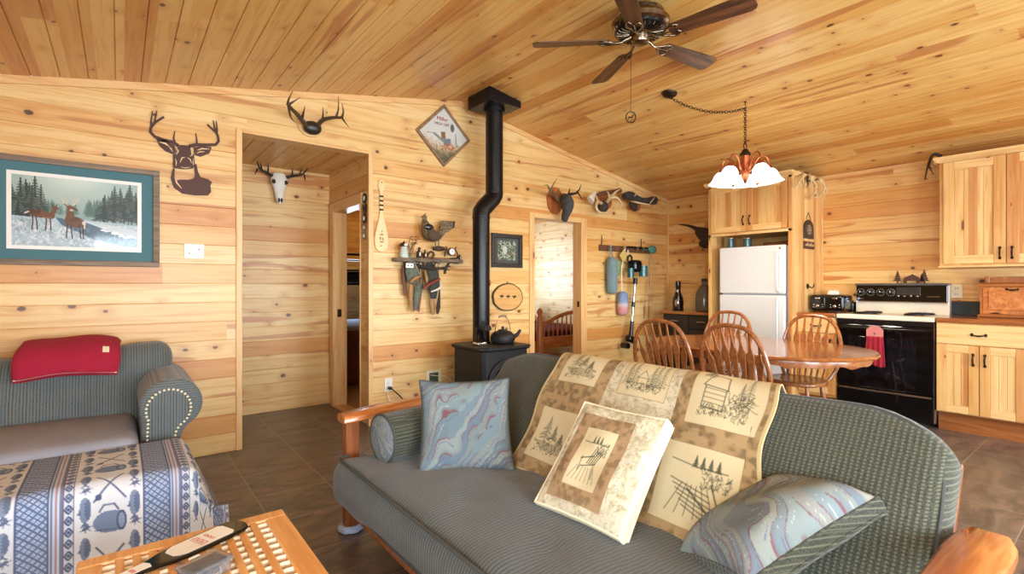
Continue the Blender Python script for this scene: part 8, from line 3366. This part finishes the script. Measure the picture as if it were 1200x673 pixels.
mb.softbox((1.26, 1.38, 0.16), 0.05, (5, 5, 2), T(2.72, 6.68, 1.36))
O('cover', mb, simple('dark bedding', lin(40, 42, 48), 0.9, 0, 0.4, 8), MU)
ML = thing('bunk_mattress', 'brown covered mattress with pale sheet on the lower bunk', 'mattress', (2.7, 6.6, 0.4))
mb = MB()
mb.softbox((1.26, 1.38, 0.16), 0.05, (5, 5, 2), T(2.72, 6.68, 0.66))
O('sheet', mb, M['bluewhite'], ML)
mb = MB()
mb.grid(20, 14, lambda u, v: V((2.02 + 1.3 * u, by0 - 0.03 - 0.03 * math.sin(14 * u) * v - 0.02 * v, 0.70 - 0.65 * v)))
o = O('hanging_cover', mb, simple('brown cover', lin(104, 66, 46), 0.9, 0, 0.3, 14), ML)
m = o.modifiers.new('Solidify', 'SOLIDIFY')
m.thickness = 0.008
# ------------------------------------------------------------------ camera, light
cam = bpy.data.cameras.new('camera')
cam.sensor_width = 36
cam.lens = 36 * 585 / 1200
cam.shift_y = -2.5 / 1200
cam.clip_start = 0.05
co = bpy.data.objects.new('camera', cam)
COL.objects.link(co)
co.location = (0, 0, 1.25)
co.rotation_euler = (PI / 2, 0, -math.atan2(0.618, 0.786))
SC.camera = co

wd = bpy.data.worlds.new('sky')
SC.world = wd
wd.use_nodes = True
nt = wd.node_tree
bg = nt.nodes['Background']
sky = nt.nodes.new('ShaderNodeTexSky')
sky.sky_type = 'NISHITA'
sky.sun_disc = False
sky.sun_elevation = math.radians(40)
nt.links.new(sky.outputs[0], bg.inputs[0])
bg.inputs[1].default_value = 0.35


def area(name, loc, rot, sx, sy, power, col):
    l = bpy.data.lights.new(name, 'AREA')
    l.shape = 'RECTANGLE'
    l.size, l.size_y = sx, sy
    l.energy = power
    l.color = col
    o = bpy.data.objects.new(name, l)
    COL.objects.link(o)
    o.location = loc
    o.rotation_euler = rot
    return o


DAY = (0.78, 0.89, 1.0)
# daylight through the windows, plus an added fill lamp in the bunk room
area('daylight_near_window', (0.7, YN - 0.15, 1.25), (PI / 2, 0, 0), 2.1, 1.7, 250, DAY)
area('daylight_kitchen_window', (4.1, YN - 0.15, 1.25), (PI / 2, 0, 0), 2.1, 1.7, 200, DAY)
area('daylight_left_window', (XL - 0.15, -0.8, 1.38), (PI / 2, 0, -PI / 2), 2.1, 1.2, 150, DAY)
area('daylight_bedroom_window', (5.0, 7.5, 1.5), (-PI / 2, 0, 0), 1.2, 1.0, 42, DAY)
area('bunk_room_fill_light', (2.7, 7.5, 1.6), (-PI / 2, 0, 0), 0.9, 0.8, 26, DAY)  # added lamp that brightens the bunk room; no window is built there

vs = SC.view_settings
vs.view_transform = 'Standard'
vs.look = 'None'
vs.gamma = 1
vs.use_curve_mapping = False
vs.exposure = 0.34
SC.cycles.use_denoising = True
SC.cycles.max_bounces = 8
SC.cycles.diffuse_bounces = 5
SC.cycles.glossy_bounces = 3
SC.cycles.transparent_max_bounces = 8
SC.cycles.caustics_reflective = False
SC.cycles.caustics_refractive = False
SC.cycles.sample_clamp_indirect = 6
